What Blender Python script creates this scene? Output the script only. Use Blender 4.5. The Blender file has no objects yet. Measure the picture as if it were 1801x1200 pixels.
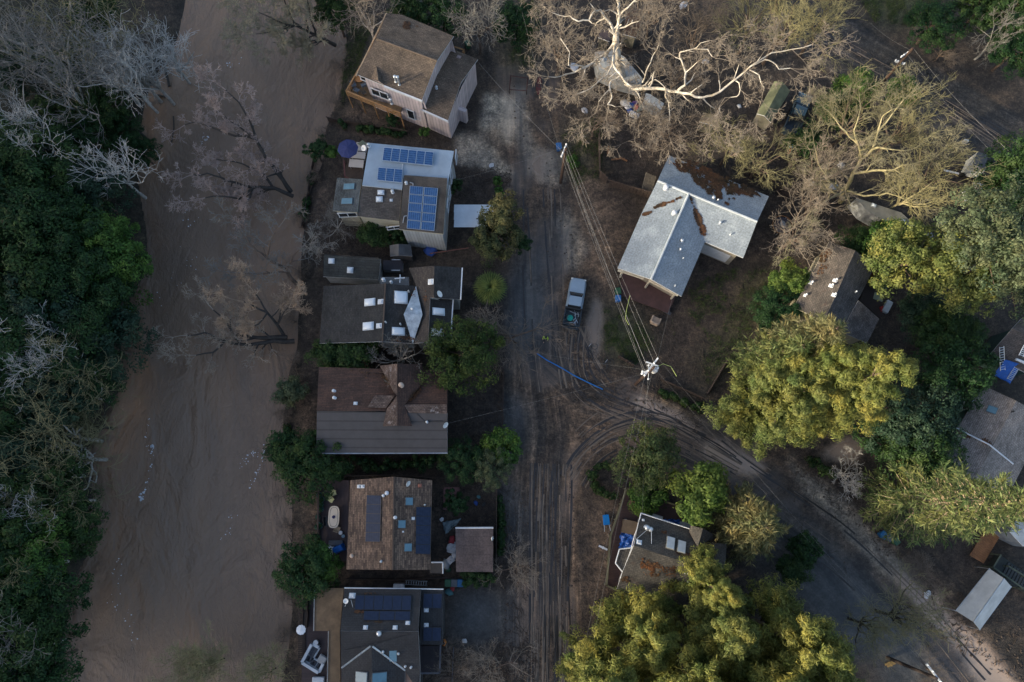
import bpy, math, random
import numpy as np
from mathutils import Vector

# ------------------------------------------------------------------ camera, sky, sun, exposure
scene = bpy.context.scene
col = scene.collection
FPX, TILT, CAMH, CX, CY = 1280.0, math.radians(12.3), 81.0, 900.5, 600.0
cam_d = bpy.data.cameras.new("camera"); cam = bpy.data.objects.new("camera", cam_d); col.objects.link(cam)
cam.location = (0, 0, CAMH); cam.rotation_euler = (TILT, 0, 0)
cam_d.sensor_width = 36.0; cam_d.lens = FPX / 1801.0 * 36.0
cam_d.clip_start = 0.5; cam_d.clip_end = 3000
scene.camera = cam

SUN_EL = math.radians(17.0)
SUN_H = np.array([-0.94, -0.34]); SUN_H /= np.linalg.norm(SUN_H)      # horizontal direction towards the sun
to_sun = Vector((SUN_H[0] * math.cos(SUN_EL), SUN_H[1] * math.cos(SUN_EL), math.sin(SUN_EL)))
world = bpy.data.worlds.new("World"); scene.world = world; world.use_nodes = True
wn = world.node_tree.nodes; wn.clear()
sky = wn.new("ShaderNodeTexSky"); sky.sky_type = 'NISHITA'; sky.sun_disc = False
sky.sun_elevation = SUN_EL; sky.sun_rotation = math.atan2(SUN_H[0], SUN_H[1])
sky.air_density = 1.0; sky.dust_density = 3.4; sky.ozone_density = 1.0
bg = wn.new("ShaderNodeBackground"); bg.inputs[1].default_value = 0.15
wo = wn.new("ShaderNodeOutputWorld")
world.node_tree.links.new(sky.outputs[0], bg.inputs[0]); world.node_tree.links.new(bg.outputs[0], wo.inputs[0])
sun_d = bpy.data.lights.new("sun", 'SUN'); sun_d.energy = 3.7; sun_d.angle = math.radians(3.0); sun_d.color = (1.0, 0.87, 0.64)
sun = bpy.data.objects.new("sun", sun_d); col.objects.link(sun)
sun.rotation_euler = to_sun.to_track_quat('Z', 'Y').to_euler(); sun.location = (-60, -30, 120)
scene.view_settings.view_transform = 'Standard'; scene.view_settings.look = 'None'
scene.view_settings.exposure = 1.25; scene.view_settings.gamma = 1.0; scene.view_settings.use_curve_mapping = False

# ------------------------------------------------------------------ helpers
rng = np.random.default_rng(7)
R = math.radians
_c, _s = math.cos(TILT), math.sin(TILT)
def P(px, py, z=0.0):
    """survey point: map position (px, py) at height z -> world metres"""
    dx, dy = (px - CX) / FPX, -(py - CY) / FPX
    vy, vz = dy * _c + _s, dy * _s - _c
    t = (z - CAMH) / vz
    return np.array([dx * t, vy * t, z])
def proj(x, y, z=0.0):
    X, Y, Z = x, y, z - CAMH
    yc, zc = Y * _c + Z * _s, -Y * _s + Z * _c
    return CX + FPX * X / -zc, CY - FPX * yc / -zc
def nrm(v):
    v = np.asarray(v, float); return v / (np.linalg.norm(v) + 1e-12)

_lat = np.random.default_rng(3).random((256, 256))
def vnoise(x, y, sc, seed=0):
    x = np.asarray(x) / sc + seed * 17.3; y = np.asarray(y) / sc + seed * 9.1
    xi, yi = np.floor(x).astype(int), np.floor(y).astype(int)
    fx, fy = x - xi, y - yi; fx = fx * fx * (3 - 2 * fx); fy = fy * fy * (3 - 2 * fy)
    g = lambda a, b: _lat[a % 256, b % 256]
    return (g(xi, yi) * (1 - fx) + g(xi + 1, yi) * fx) * (1 - fy) + (g(xi, yi + 1) * (1 - fx) + g(xi + 1, yi + 1) * fx) * fy
def fbm(x, y, sc, seed=0, o=4):
    r = 0; a = 0.5
    for k in range(o): r = r + a * vnoise(x, y, sc / 2 ** k, seed + k); a *= 0.5
    return r / (1 - 0.5 ** o)

# ---- materials
MATS = {}
def new_mat(name):
    m = bpy.data.materials.new(name); m.use_nodes = True
    nt = m.node_tree; b = nt.nodes["Principled BSDF"]
    return m, nt, b
def node(nt, typ, **kw):
    n = nt.nodes.new(typ)
    for k, v in kw.items():
        if k.startswith('i_'): n.inputs[k[2:].replace('_', ' ')].default_value = v
        else: setattr(n, k, v)
    return n
def ramp(nt, pts):
    r = nt.nodes.new("ShaderNodeValToRGB"); e = r.color_ramp.elements
    e[0].position, e[0].color = pts[0][0], (*pts[0][1], 1); e[1].position, e[1].color = pts[-1][0], (*pts[-1][1], 1)
    for p, c in pts[1:-1]:
        n = e.new(p); n.color = (*c, 1)
    return r
def mul(c, k): return tuple(min(1, x * k) for x in c)
def M(name, c, rough=0.8, var=0.35, scale=1.2, bump=0.25, metal=0.0, c2=None, coat=0.0, bscale=14):
    """plain weathered surface: base colour broken up by two noises, light bump"""
    if name in MATS: return MATS[name]
    m, nt, b = new_mat(name); L = nt.links.new
    tc = node(nt, "ShaderNodeTexCoord")
    n1 = node(nt, "ShaderNodeTexNoise", i_Scale=scale, i_Detail=6.0, i_Roughness=0.65)
    L(tc.outputs["Object"], n1.inputs["Vector"])
    c2 = c2 or mul(c, 1 - var)
    r = ramp(nt, [(0.32, c2), (0.68, mul(c, 1 + var * 0.35))]); L(n1.outputs["Fac"], r.inputs[0]); L(r.outputs[0], b.inputs["Base Color"])
    b.inputs["Roughness"].default_value = rough; b.inputs["Metallic"].default_value = metal
    if coat: b.inputs["Coat Weight"].default_value = coat
    if bump:
        n2 = node(nt, "ShaderNodeTexNoise", i_Scale=bscale, i_Detail=4.0); L(tc.outputs["Object"], n2.inputs["Vector"])
        bp = node(nt, "ShaderNodeBump", i_Strength=bump, i_Distance=0.03); L(n2.outputs["Fac"], bp.inputs["Height"]); L(bp.outputs[0], b.inputs["Normal"])
    MATS[name] = m; return m
def shingle(name, c1, c2, c3=None, w=0.42, h=0.17, mortar=0.35, stain=None, rough=0.92, patch=0.5):
    """roof tabs laid in courses along the slope (UV in metres)"""
    if name in MATS: return MATS[name]
    m, nt, b = new_mat(name); L = nt.links.new
    uv = node(nt, "ShaderNodeUVMap")
    br = node(nt, "ShaderNodeTexBrick", i_Scale=1.0, i_Mortar_Size=0.012, i_Bias=0.0, i_Brick_Width=w, i_Row_Height=h)
    br.inputs["Color1"].default_value = (*c1, 1); br.inputs["Color2"].default_value = (*c2, 1); br.inputs["Mortar"].default_value = (*mul(c2, mortar), 1)
    L(uv.outputs[0], br.inputs["Vector"])
    n1 = node(nt, "ShaderNodeTexNoise", i_Scale=0.45, i_Detail=7.0, i_Roughness=0.7); L(uv.outputs[0], n1.inputs["Vector"])
    rp = ramp(nt, [(0.36, (1 - patch,) * 3), (0.5, (0.9,) * 3), (0.66, (1.25, 1.22, 1.18))]); L(n1.outputs["Fac"], rp.inputs[0])
    mx = node(nt, "ShaderNodeMixRGB", blend_type='MULTIPLY', i_Fac=1.0); L(br.outputs["Color"], mx.inputs[1]); L(rp.outputs[0], mx.inputs[2])
    n3 = node(nt, "ShaderNodeTexNoise", i_Scale=5.5, i_Detail=3.0); L(uv.outputs[0], n3.inputs["Vector"])
    r3 = ramp(nt, [(0.35, (0.72,) * 3), (0.65, (1.2,) * 3)]); L(n3.outputs["Fac"], r3.inputs[0])
    mx2 = node(nt, "ShaderNodeMixRGB", blend_type='MULTIPLY', i_Fac=0.8); L(mx.outputs[0], mx2.inputs[1]); L(r3.outputs[0], mx2.inputs[2])
    out = mx2
    if stain:
        n4 = node(nt, "ShaderNodeTexNoise", i_Scale=0.8, i_Detail=8.0, i_Roughness=0.75); L(uv.outputs[0], n4.inputs["Vector"])
        r4 = ramp(nt, [(0.56, (0, 0, 0)), (0.68, (1, 1, 1))]); L(n4.outputs["Fac"], r4.inputs[0])
        mx3 = node(nt, "ShaderNodeMixRGB"); L(r4.outputs[0], mx3.inputs[0]); L(mx2.outputs[0], mx3.inputs[1]); mx3.inputs[2].default_value = (*stain, 1); out = mx3
    L(out.outputs[0], b.inputs["Base Color"]); b.inputs["Roughness"].default_value = rough
    bp = node(nt, "ShaderNodeBump", i_Strength=0.5, i_Distance=0.02); L(br.outputs["Fac"], bp.inputs["Height"]); bp.invert = True; L(bp.outputs[0], b.inputs["Normal"])
    MATS[name] = m; return m
def ribbed(name, c, pitch=0.3, rough=0.45, metal=0.0, var=0.3, axis=0, c2=None, depth=0.02):
    """siding, boards or standing seams: lines across one UV axis"""
    if name in MATS: return MATS[name]
    m, nt, b = new_mat(name); L = nt.links.new
    uv = node(nt, "ShaderNodeUVMap"); sp = node(nt, "ShaderNodeSeparateXYZ"); L(uv.outputs[0], sp.inputs[0])
    mm = node(nt, "ShaderNodeMath", operation='DIVIDE'); L(sp.outputs[axis], mm.inputs[0]); mm.inputs[1].default_value = pitch
    fr = node(nt, "ShaderNodeMath", operation='FRACT'); L(mm.outputs[0], fr.inputs[0])
    pp = node(nt, "ShaderNodeMath", operation='PINGPONG'); L(mm.outputs[0], pp.inputs[0]); pp.inputs[1].default_value = 0.5
    n1 = node(nt, "ShaderNodeTexNoise", i_Scale=0.9, i_Detail=7.0, i_Roughness=0.7); L(uv.outputs[0], n1.inputs["Vector"])
    r = ramp(nt, [(0.3, c2 or mul(c, 1 - var)), (0.7, mul(c, 1.1))]); L(n1.outputs["Fac"], r.inputs[0])
    fl = node(nt, "ShaderNodeMath", operation='FLOOR'); L(mm.outputs[0], fl.inputs[0])
    wn_ = node(nt, "ShaderNodeTexWhiteNoise", noise_dimensions='1D'); L(fl.outputs[0], wn_.inputs["W"])
    r1 = ramp(nt, [(0, (0.8,) * 3), (1, (1.12,) * 3)]); L(wn_.outputs["Value"], r1.inputs[0])
    mx = node(nt, "ShaderNodeMixRGB", blend_type='MULTIPLY', i_Fac=0.7); L(r.outputs[0], mx.inputs[1]); L(r1.outputs[0], mx.inputs[2])
    rl = ramp(nt, [(0.03, (0.45,) * 3), (0.12, (1, 1, 1))]); L(pp.outputs[0], rl.inputs[0])
    mx2 = node(nt, "ShaderNodeMixRGB", blend_type='MULTIPLY', i_Fac=0.8); L(mx.outputs[0], mx2.inputs[1]); L(rl.outputs[0], mx2.inputs[2])
    L(mx2.outputs[0], b.inputs["Base Color"]); b.inputs["Roughness"].default_value = rough; b.inputs["Metallic"].default_value = metal
    bp = node(nt, "ShaderNodeBump", i_Strength=0.6, i_Distance=depth); L(rl.outputs[0], bp.inputs["Height"]); L(bp.outputs[0], b.inputs["Normal"])
    MATS[name] = m; return m
def cells(name, c, line, nx, ny, rough=0.12, lw=0.06):
    """photovoltaic glass: cell grid printed under glass, UV 0..1 per panel"""
    if name in MATS: return MATS[name]
    m, nt, b = new_mat(name); L = nt.links.new
    uv = node(nt, "ShaderNodeUVMap"); sp = node(nt, "ShaderNodeSeparateXYZ"); L(uv.outputs[0], sp.inputs[0])
    ms = []
    for ax, n in ((0, nx), (1, ny)):
        mm = node(nt, "ShaderNodeMath", operation='MULTIPLY'); L(sp.outputs[ax], mm.inputs[0]); mm.inputs[1].default_value = n
        pp = node(nt, "ShaderNodeMath", operation='PINGPONG'); L(mm.outputs[0], pp.inputs[0]); pp.inputs[1].default_value = 0.5
        lt = node(nt, "ShaderNodeMath", operation='LESS_THAN'); L(pp.outputs[0], lt.inputs[0]); lt.inputs[1].default_value = lw
        ms.append(lt)
    mx_ = node(nt, "ShaderNodeMath", operation='MAXIMUM'); L(ms[0].outputs[0], mx_.inputs[0]); L(ms[1].outputs[0], mx_.inputs[1])
    n1 = node(nt, "ShaderNodeTexNoise", i_Scale=3.0, i_Detail=2.0); L(uv.outputs[0], n1.inputs["Vector"])
    r = ramp(nt, [(0.3, mul(c, 0.75)), (0.7, mul(c, 1.2))]); L(n1.outputs["Fac"], r.inputs[0])
    mx = node(nt, "ShaderNodeMixRGB"); L(mx_.outputs[0], mx.inputs[0]); L(r.outputs[0], mx.inputs[1]); mx.inputs[2].default_value = (*line, 1)
    L(mx.outputs[0], b.inputs["Base Color"]); b.inputs["Roughness"].default_value = rough; b.inputs["Specular IOR Level"].default_value = 0.12
    MATS[name] = m; return m
def leaf(name, c, c2, trans=0.3, big=0.45):
    """leaves: colour differs from leaf to leaf and slowly through the crown; part of the light passes through"""
    if name in MATS: return MATS[name]
    m, nt, b = new_mat(name); L = nt.links.new
    g = node(nt, "ShaderNodeNewGeometry"); tc = node(nt, "ShaderNodeTexCoord")
    r = ramp(nt, [(0.0, c2), (0.5, c), (1.0, mul(c, 1.45))]); L(g.outputs["Random Per Island"], r.inputs[0])
    n1 = node(nt, "ShaderNodeTexNoise", i_Scale=big, i_Detail=3.0); L(tc.outputs["Object"], n1.inputs["Vector"])
    r1 = ramp(nt, [(0.34, (0.52, 0.72, 0.66)), (0.5, (0.95, 1.0, 0.95)), (0.66, (1.4, 1.22, 1.0))]); L(n1.outputs["Fac"], r1.inputs[0])
    mx = node(nt, "ShaderNodeMixRGB", blend_type='MULTIPLY', i_Fac=0.9); L(r.outputs[0], mx.inputs[1]); L(r1.outputs[0], mx.inputs[2])
    L(mx.outputs[0], b.inputs["Base Color"]); b.inputs["Roughness"].default_value = 0.6; b.inputs["Specular IOR Level"].default_value = 0.25
    t = node(nt, "ShaderNodeBsdfTranslucent"); L(mx.outputs[0], t.inputs["Color"])
    ms = node(nt, "ShaderNodeMixShader", i_Fac=trans); L(b.outputs[0], ms.inputs[1]); L(t.outputs[0], ms.inputs[2])
    L(ms.outputs[0], nt.nodes["Material Output"].inputs["Surface"])
    MATS[name] = m; return m

# ---- objects
ORG = {}
def link(o, parent=None):
    col.objects.link(o)
    if parent is not None: o.parent = parent
    return o
def tag(o, label=None, cat=None, group=None, kind=None):
    if label: o["label"] = label
    if cat: o["category"] = cat
    if group: o["group"] = group
    if kind: o["kind"] = kind
    return o
def thing(name, label, cat, loc, group=None):
    o = bpy.data.objects.new(name, None); o.empty_display_size = 0.3; col.objects.link(o)
    o.location = tuple(float(v) for v in loc); ORG[o] = np.array(loc, float)
    return tag(o, label, cat, group)
def np_mesh(name, V, Fq, mats=(), smooth=False, Ft=None, mi=None):
    """fast mesh from numpy quads (N,4) and / or triangles (M,3)"""
    me = bpy.data.meshes.new(name); V = np.asarray(V, np.float32)
    Fq = np.zeros((0, 4), np.int32) if Fq is None else np.asarray(Fq, np.int32)
    Ft = np.zeros((0, 3), np.int32) if Ft is None else np.asarray(Ft, np.int32)
    nq, nt_ = len(Fq), len(Ft)
    me.vertices.add(len(V)); me.vertices.foreach_set("co", V.ravel())
    me.loops.add(nq * 4 + nt_ * 3); me.loops.foreach_set("vertex_index", np.concatenate([Fq.ravel(), Ft.ravel()]))
    me.polygons.add(nq + nt_)
    me.polygons.foreach_set("loop_start", np.concatenate([np.arange(nq) * 4, nq * 4 + np.arange(nt_) * 3]).astype(np.int32))
    if smooth: me.polygons.foreach_set("use_smooth", np.ones(nq + nt_, bool))
    for m in mats: me.materials.append(m)
    if mi is not None: me.polygons.foreach_set("material_index", np.asarray(mi, np.int32))
    me.update(calc_edges=True); return me
def obj(name, me, parent=None):
    o = bpy.data.objects.new(name, me); link(o, parent); return o

class MB:
    """collects shapes in world metres; build() links them as one mesh object relative to its parent's base"""
    def __init__(self): self.v = []; self.f = []; self.m = []; self.uv = []
    def face(self, pts, mi=0, uv=None):
        b = len(self.v); self.v += [tuple(map(float, p)) for p in pts]; self.f.append(tuple(range(b, b + len(pts)))); self.m.append(mi)
        if uv is None:
            p = [np.asarray(q, float) for q in pts]; n = np.zeros(3)
            for i in range(len(p)): n += np.cross(p[i], p[(i + 1) % len(p)])
            n = nrm(n); u = np.cross((0, 0, 1), n); u = nrm(u) if np.linalg.norm(u) > 1e-3 else nrm(p[1] - p[0])
            w = np.cross(n, u); uv = [(float(q @ u), float(q @ w)) for q in p]
        self.uv += uv; return self
    def hexa(self, bot, top, mi=0, mt=None, uvtop=None):
        n = len(bot); self.face(list(reversed(bot)), mi); self.face(top, mi if mt is None else mt, uvtop)
        for i in range(n):
            j = (i + 1) % n; self.face([bot[i], bot[j], top[j], top[i]], mi)
        return self
    def box(self, c, s, rz=0.0, mi=0, mt=None, ax=None):
        c = np.asarray(c, float); h = np.asarray(s, float) / 2
        if ax is None: u = np.array([math.cos(rz), math.sin(rz), 0]); v = np.array([-math.sin(rz), math.cos(rz), 0]); w = np.array([0, 0, 1.0])
        else: u, v, w = (np.asarray(a, float) for a in ax)
        k = [(-1, -1), (1, -1), (1, 1), (-1, 1)]
        bot = [c + u * a * h[0] + v * b * h[1] - w * h[2] for a, b in k]; top = [q + 2 * w * h[2] for q in bot]
        self.hexa(bot, top, mi, mt); return self
    def prism(self, poly, z0, z1, mi=0, mt=None):
        poly = [np.asarray(p, float)[:2] for p in poly]
        if sum(poly[i][0] * poly[(i + 1) % len(poly)][1] - poly[(i + 1) % len(poly)][0] * poly[i][1] for i in range(len(poly))) < 0: poly = poly[::-1]
        self.hexa([(*p, z0) for p in poly], [(*p, z1) for p in poly], mi, mt); return self
    def slab(self, poly, th, mi=0, me=None, lift=0.0, uvtop=None):
        p = [np.asarray(q, float) for q in poly]; n = np.zeros(3)
        for i in range(len(p)): n += np.cross(p[i], p[(i + 1) % len(p)])
        if n[2] < 0:
            p = p[::-1]; n = -n
            if uvtop: uvtop = uvtop[::-1]
        n = nrm(n); p = [q + n * lift for q in p]
        bot = [q - np.array([0, 0, th]) for q in p]
        tri = [tuple(range(len(p)))]
        if len(p) > 3 and max(abs((q - p[0]) @ n) for q in p) > 2e-3:
            from mathutils.geometry import tessellate_polygon
            tri = tessellate_polygon([[Vector((q[0], q[1], 0)) for q in p]])
        h = nrm(np.cross((0, 0, 1), n)) if abs(n[2]) < 0.999 else nrm(p[1] - p[0]); w_ = np.cross(n, h)
        for t in tri:
            q = [p[i] for i in t]; uu = [uvtop[i] for i in t] if uvtop else [(float(k @ h), float(k @ w_)) for k in q]
            self.face(q, mi, uu); self.face([bot[i] for i in t][::-1], me if me is not None else mi)
        for i in range(len(p)):
            j = (i + 1) % len(p); self.face([bot[i], bot[j], p[j], p[i]], me if me is not None else mi)
        return self
    def tube(self, p0, p1, r0, r1=None, n=8, mi=0, cap=True):
        p0, p1 = np.asarray(p0, float), np.asarray(p1, float); r1 = r0 if r1 is None else r1
        d = nrm(p1 - p0); a = nrm(np.cross(d, (0, 0, 1) if abs(d[2]) < 0.9 else (1, 0, 0))); b = np.cross(d, a)
        t = [2 * math.pi * k / n for k in range(n)]
        A = [p0 + (a * math.cos(x) + b * math.sin(x)) * r0 for x in t]; B = [p1 + (a * math.cos(x) + b * math.sin(x)) * r1 for x in t]
        for i in range(n):
            j = (i + 1) % n; self.face([A[i], B[i], B[j], A[j]], mi)
        if cap: self.face(A, mi); self.face(B[::-1], mi)
        return self
    def path(self, pts, r, n=6, mi=0):
        for i in range(len(pts) - 1): self.tube(pts[i], pts[i + 1], r, r, n, mi, cap=(i in (0, len(pts) - 2)))
        return self
    def lathe(self, c, prof, n=16, mi=0, axis=(0, 0, 1)):
        c = np.asarray(c, float); w = nrm(axis); a = nrm(np.cross(w, (1, 0, 0) if abs(w[0]) < 0.9 else (0, 1, 0))); b = np.cross(w, a)
        rings = [[c + w * z + (a * math.cos(2 * math.pi * k / n) + b * math.sin(2 * math.pi * k / n)) * r for k in range(n)] for r, z in prof]
        for q in range(len(rings) - 1):
            for i in range(n):
                j = (i + 1) % n; self.face([rings[q][i], rings[q][j], rings[q + 1][j], rings[q + 1][i]], mi)
        self.face(rings[0][::-1], mi); self.face(rings[-1], mi); return self
    def loft(self, rings, mi=0, cap=True):
        for q in range(len(rings) - 1):
            n = len(rings[q])
            for i in range(n):
                j = (i + 1) % n; self.face([rings[q][i], rings[q][j], rings[q + 1][j], rings[q + 1][i]], mi)
        if cap: self.face(rings[0][::-1], mi); self.face(rings[-1], mi)
        return self
    def build(self, name, mats, parent=None, org=None, smooth=False, bevel=0.0):
        if not isinstance(mats, (list, tuple)): mats = [mats]
        o0 = ORG.get(parent) if parent is not None else None
        if o0 is None: o0 = np.zeros(3) if org is None else np.asarray(org, float)
        me = bpy.data.meshes.new(name); V = np.array(self.v) - o0
        me.from_pydata([tuple(x) for x in V], [], self.f)
        for m in mats: me.materials.append(m)
        me.polygons.foreach_set("material_index", self.m)
        ul = me.uv_layers.new(name="UVMap"); ul.data.foreach_set("uv", np.array(self.uv, np.float32).ravel())
        if smooth: me.polygons.foreach_set("use_smooth", [True] * len(self.f))
        import bmesh
        bm = bmesh.new(); bm.from_mesh(me); bmesh.ops.remove_doubles(bm, verts=bm.verts, dist=1e-4); bmesh.ops.recalc_face_normals(bm, faces=bm.faces); bm.to_mesh(me); bm.free()
        o = bpy.data.objects.new(name, me); link(o, parent); ORG[o] = o0
        if parent is None: o.location = tuple(o0)
        if bevel:
            bv = o.modifiers.new("bevel", 'BEVEL'); bv.width = bevel; bv.segments = 2; bv.limit_method = 'ANGLE'
        return o
# ------------------------------------------------------------------ terrain: one height field cut into ground, roads and banks
def axis(lo, hi, step, far):
    a = np.arange(lo, hi + 1e-6, step); e = np.array([4, 10, 22, 45, 90, 180, 320, far])
    return np.concatenate([lo - e[::-1], a, hi + e])
gx, gy = axis(-72, 72, 0.3, 700), axis(-26, 70, 0.3, 700)
GX, GY = np.meshgrid(gx, gy); NX, NY = len(gx), len(gy)
cGX, cGY = np.clip(GX, -90, 90), np.clip(GY, -40, 90)
MPX, MPY = proj(cGX, cGY, 0.0)
wob = lambda s, a, k: (fbm(cGX, cGY, s, k) - 0.5) * 2 * a
VX, VY = MPX + wob(4, 6, 3) + wob(1, 5, 4), MPY + wob(4, 6, 7) + wob(1, 5, 8)
WX, WY = MPX + wob(5, 16, 1) + wob(1.2, 7, 2), MPY + wob(5, 16, 5) + wob(1.2, 7, 6)
def inpoly(X, Y, poly):
    r = np.zeros(X.shape, bool); n = len(poly)
    for i in range(n):
        x0, y0 = poly[i]; x1, y1 = poly[(i + 1) % n]
        if y0 == y1: continue
        c = ((y0 > Y) != (y1 > Y)) & (X < (x1 - x0) * (Y - y0) / (y1 - y0) + x0); r ^= c
    return r
def blur(a, k):
    a = a.astype(float)
    for _ in range(2):
        for ax in (0, 1):
            p = np.pad(a, [(k, k) if i == ax else (0, 0) for i in (0, 1)], mode='edge'); cs = np.cumsum(p, axis=ax)
            z = np.zeros_like(np.take(cs, [0], ax)); cs = np.concatenate([z, cs], ax); n = a.shape[ax]
            a = (np.take(cs, range(2 * k + 1, 2 * k + 1 + n), ax) - np.take(cs, range(n), ax)) / (2 * k + 1)
    return a
def zone(poly, k=3, wobble=True):
    return blur(inpoly(WX if wobble else MPX, WY if wobble else MPY, poly), k)
def along(path):
    """lateral offset and run length (m) from a centre line given on the map"""
    pts = [P(*p)[:2] for p in path]; best = np.full(GX.shape, 1e9); U = np.zeros(GX.shape); Vv = np.zeros(GX.shape); run = 0
    for a, b in zip(pts[:-1], pts[1:]):
        d = b - a; Ln = np.linalg.norm(d); d = d / Ln
        t = np.clip((GX - a[0]) * d[0] + (GY - a[1]) * d[1], 0, Ln); qx, qy = GX - a[0] - t * d[0], GY - a[1] - t * d[1]
        dist = np.hypot(qx, qy); side = np.sign(d[0] * qy - d[1] * qx); m = dist < best
        best = np.where(m, dist, best); U = np.where(m, dist * side, U); Vv = np.where(m, run + t, Vv); run += Ln
    return best, U, Vv
RIVER = [(420, -900), (345, -60), (318, 60), (262, 150), (238, 240), (240, 330), (255, 470), (215, 560), (205, 680), (140, 790), (150, 950), (112, 1090), (90, 1210), (60, 1900),
         (490, 1900), (486, 1210), (492, 1100), (498, 980), (494, 900), (482, 790), (490, 690), (516, 620), (522, 480), (528, 400), (540, 330), (562, 235), (586, 150), (598, 70), (560, -60), (700, -900)]
riv = inpoly(MPX + wob(5, 16, 11) + wob(1.2, 9, 12), MPY + wob(4, 10, 13), RIVER); rivm = blur(riv, 5)
main_c = [(920, 60), (930, 160), (945, 300), (948, 450), (946, 620), (965, 760), (955, 900), (952, 1050), (952, 1400)]
bran_c = [(955, 650), (1010, 700), (1100, 722), (1200, 775), (1330, 855), (1480, 960), (1600, 1075), (1730, 1225), (1900, 1430)]
uppr_c = [(1330, -10), (1430, 52), (1560, 128), (1700, 212), (1850, 305), (2100, 460)]
dM, uM, vM = along(main_c); dB, uB, vB = along(bran_c); dU, uU, vU = along(uppr_c)
sm = lambda d, a, b: np.clip((b - d) / (b - a), 0, 1)
nz = wob(3, 0.8, 21)
road_main = sm(dM + nz, 3.2, 4.0); road_bran = sm(dB + nz, 3.8, 4.8); road_uppr = sm(dU + nz, 3.6, 4.4)
west = np.clip((300 - MPX - (MPY - 600) * -0.05) / 300, 0, 1) * (~riv) * (MPX < 420)
# heights
HZ = 0.10 * (fbm(cGX, cGY, 6, 31) - 0.5) + 0.16 * (fbm(cGX, cGY, 1.6, 33) - 0.5) * (1 - np.maximum(np.maximum(road_main, road_bran), road_uppr) * 0.75)
HZ += west * 3.5
HZ += np.where(MPX > 430, 0.25 * blur(inpoly(MPX, MPY, [(1000, 200), (1060, 200), (1060, 520), (1010, 480)]), 8), 0)
HZ = HZ * (1 - rivm) - 2.4 * rivm
edge = (MPX < -60) | (MPX > 1860) | (MPY < -60) | (MPY > 1260)
# colours (albedo) per zone
mud, mud2, asph, silt, grass, sand, soil = map(np.array, ((0.090, 0.067, 0.052), (0.066, 0.050, 0.040), (0.052, 0.059, 0.066), (0.30, 0.265, 0.22), (0.050, 0.060, 0.024), (0.16, 0.112, 0.078), (0.045, 0.035, 0.028)))
C = np.ones(GX.shape + (3,)) * soil
f1 = fbm(cGX, cGY, 7, 41)[..., None]; f2 = fbm(cGX, cGY, 2.2, 43)[..., None]
C = C * (0.75 + 0.5 * f2) + (mud2 - soil) * np.clip((f1 - 0.42) * 4, 0, 1)
WET = np.zeros(GX.shape); TS = np.zeros(GX.shape)
def lay(mask, c, var=0.35, wet=None, a=1.0):
    global C
    m = (mask * a)[..., None]; C = C * (1 - m) + c * (1 - var / 2 + var * f2) * m
    if wet is not None: np.copyto(WET, WET * (1 - mask) + wet * mask)
lay(road_main, mud, 0.5); lay(road_bran, mud * 1.02, 0.5); lay(road_uppr, asph * 0.45 + mud2 * 0.5, 0.4)
lay(zone([(990, 600), (1230, 690), (1250, 800), (1090, 800), (1000, 830)], 6), mud * 1.05, 0.5)
for pl in ([(1020, 870), (1075, 868), (1100, 900), (1066, 1040), (1064, 1090), (1010, 1090)], [(500, 850), (556, 860), (556, 1000), (540, 1200), (494, 1200), (498, 980)],
           [(500, 660), (560, 660), (558, 790), (520, 790), (494, 740)], [(606, 165), (720, 205), (700, 235), (590, 230)], [(1010, 200), (1050, 210), (1060, 300), (1080, 400), (1080, 520), (1050, 560), (1030, 470), (1000, 330)]):
    lay(zone(pl, 4), sand, 0.4, a=0.85)
lay(zone([(1190, 480), (1360, 470), (1330, 600), (1240, 690), (1150, 650), (1170, 540)], 5), mud * 0.62, 0.4)
lay(zone([(1090, 210), (1240, 290), (1130, 360), (1060, 310)], 5), mud2 * 0.75, 0.4)
for pl, aa in (([(850, 165), (918, 168), (916, 225), (905, 258), (880, 262), (850, 235)], 1), ([(800, 238), (845, 232), (880, 262), (905, 310), (935, 322), (860, 300), (810, 278)], 0.9),
           ([(935, 262), (978, 265), (985, 330), (940, 330)], 0.6), ([(900, 150), (930, 150), (950, 300), (925, 320), (915, 250)], 0.55),
           ([(968, 380), (1000, 360), (1035, 440), (1010, 485), (985, 480)], 0.45), ([(1380, 800), (1440, 850), (1560, 960), (1600, 1010), (1570, 1020), (1500, 960), (1420, 880)], 0.75)):
    lay(zone(pl, 1), silt, 0.3, wet=0.0, a=aa)
lay(zone([(855, 225), (872, 262), (908, 312), (925, 306), (905, 270), (880, 230)], 2), mud2, 0.4)
for pl in ([(898, 430), (966, 440), (968, 560), (955, 640), (900, 650), (890, 540)], [(882, 690), (930, 700), (930, 800), (905, 850), (884, 850)], [(788, 1032), (888, 1046), (890, 1130), (785, 1135)],
           [(1215, 800), (1290, 850), (1400, 905), (1520, 990), (1600, 1085), (1640, 1150), (1500, 1160), (1380, 1040), (1230, 890)], [(880, 850), (925, 850), (925, 980), (880, 980)], [(1560, 1090), (1650, 1150), (1700, 1210), (1540, 1210)]):
    lay(zone(pl, 4), asph, 0.5, wet=0.45, a=0.85)
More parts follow.
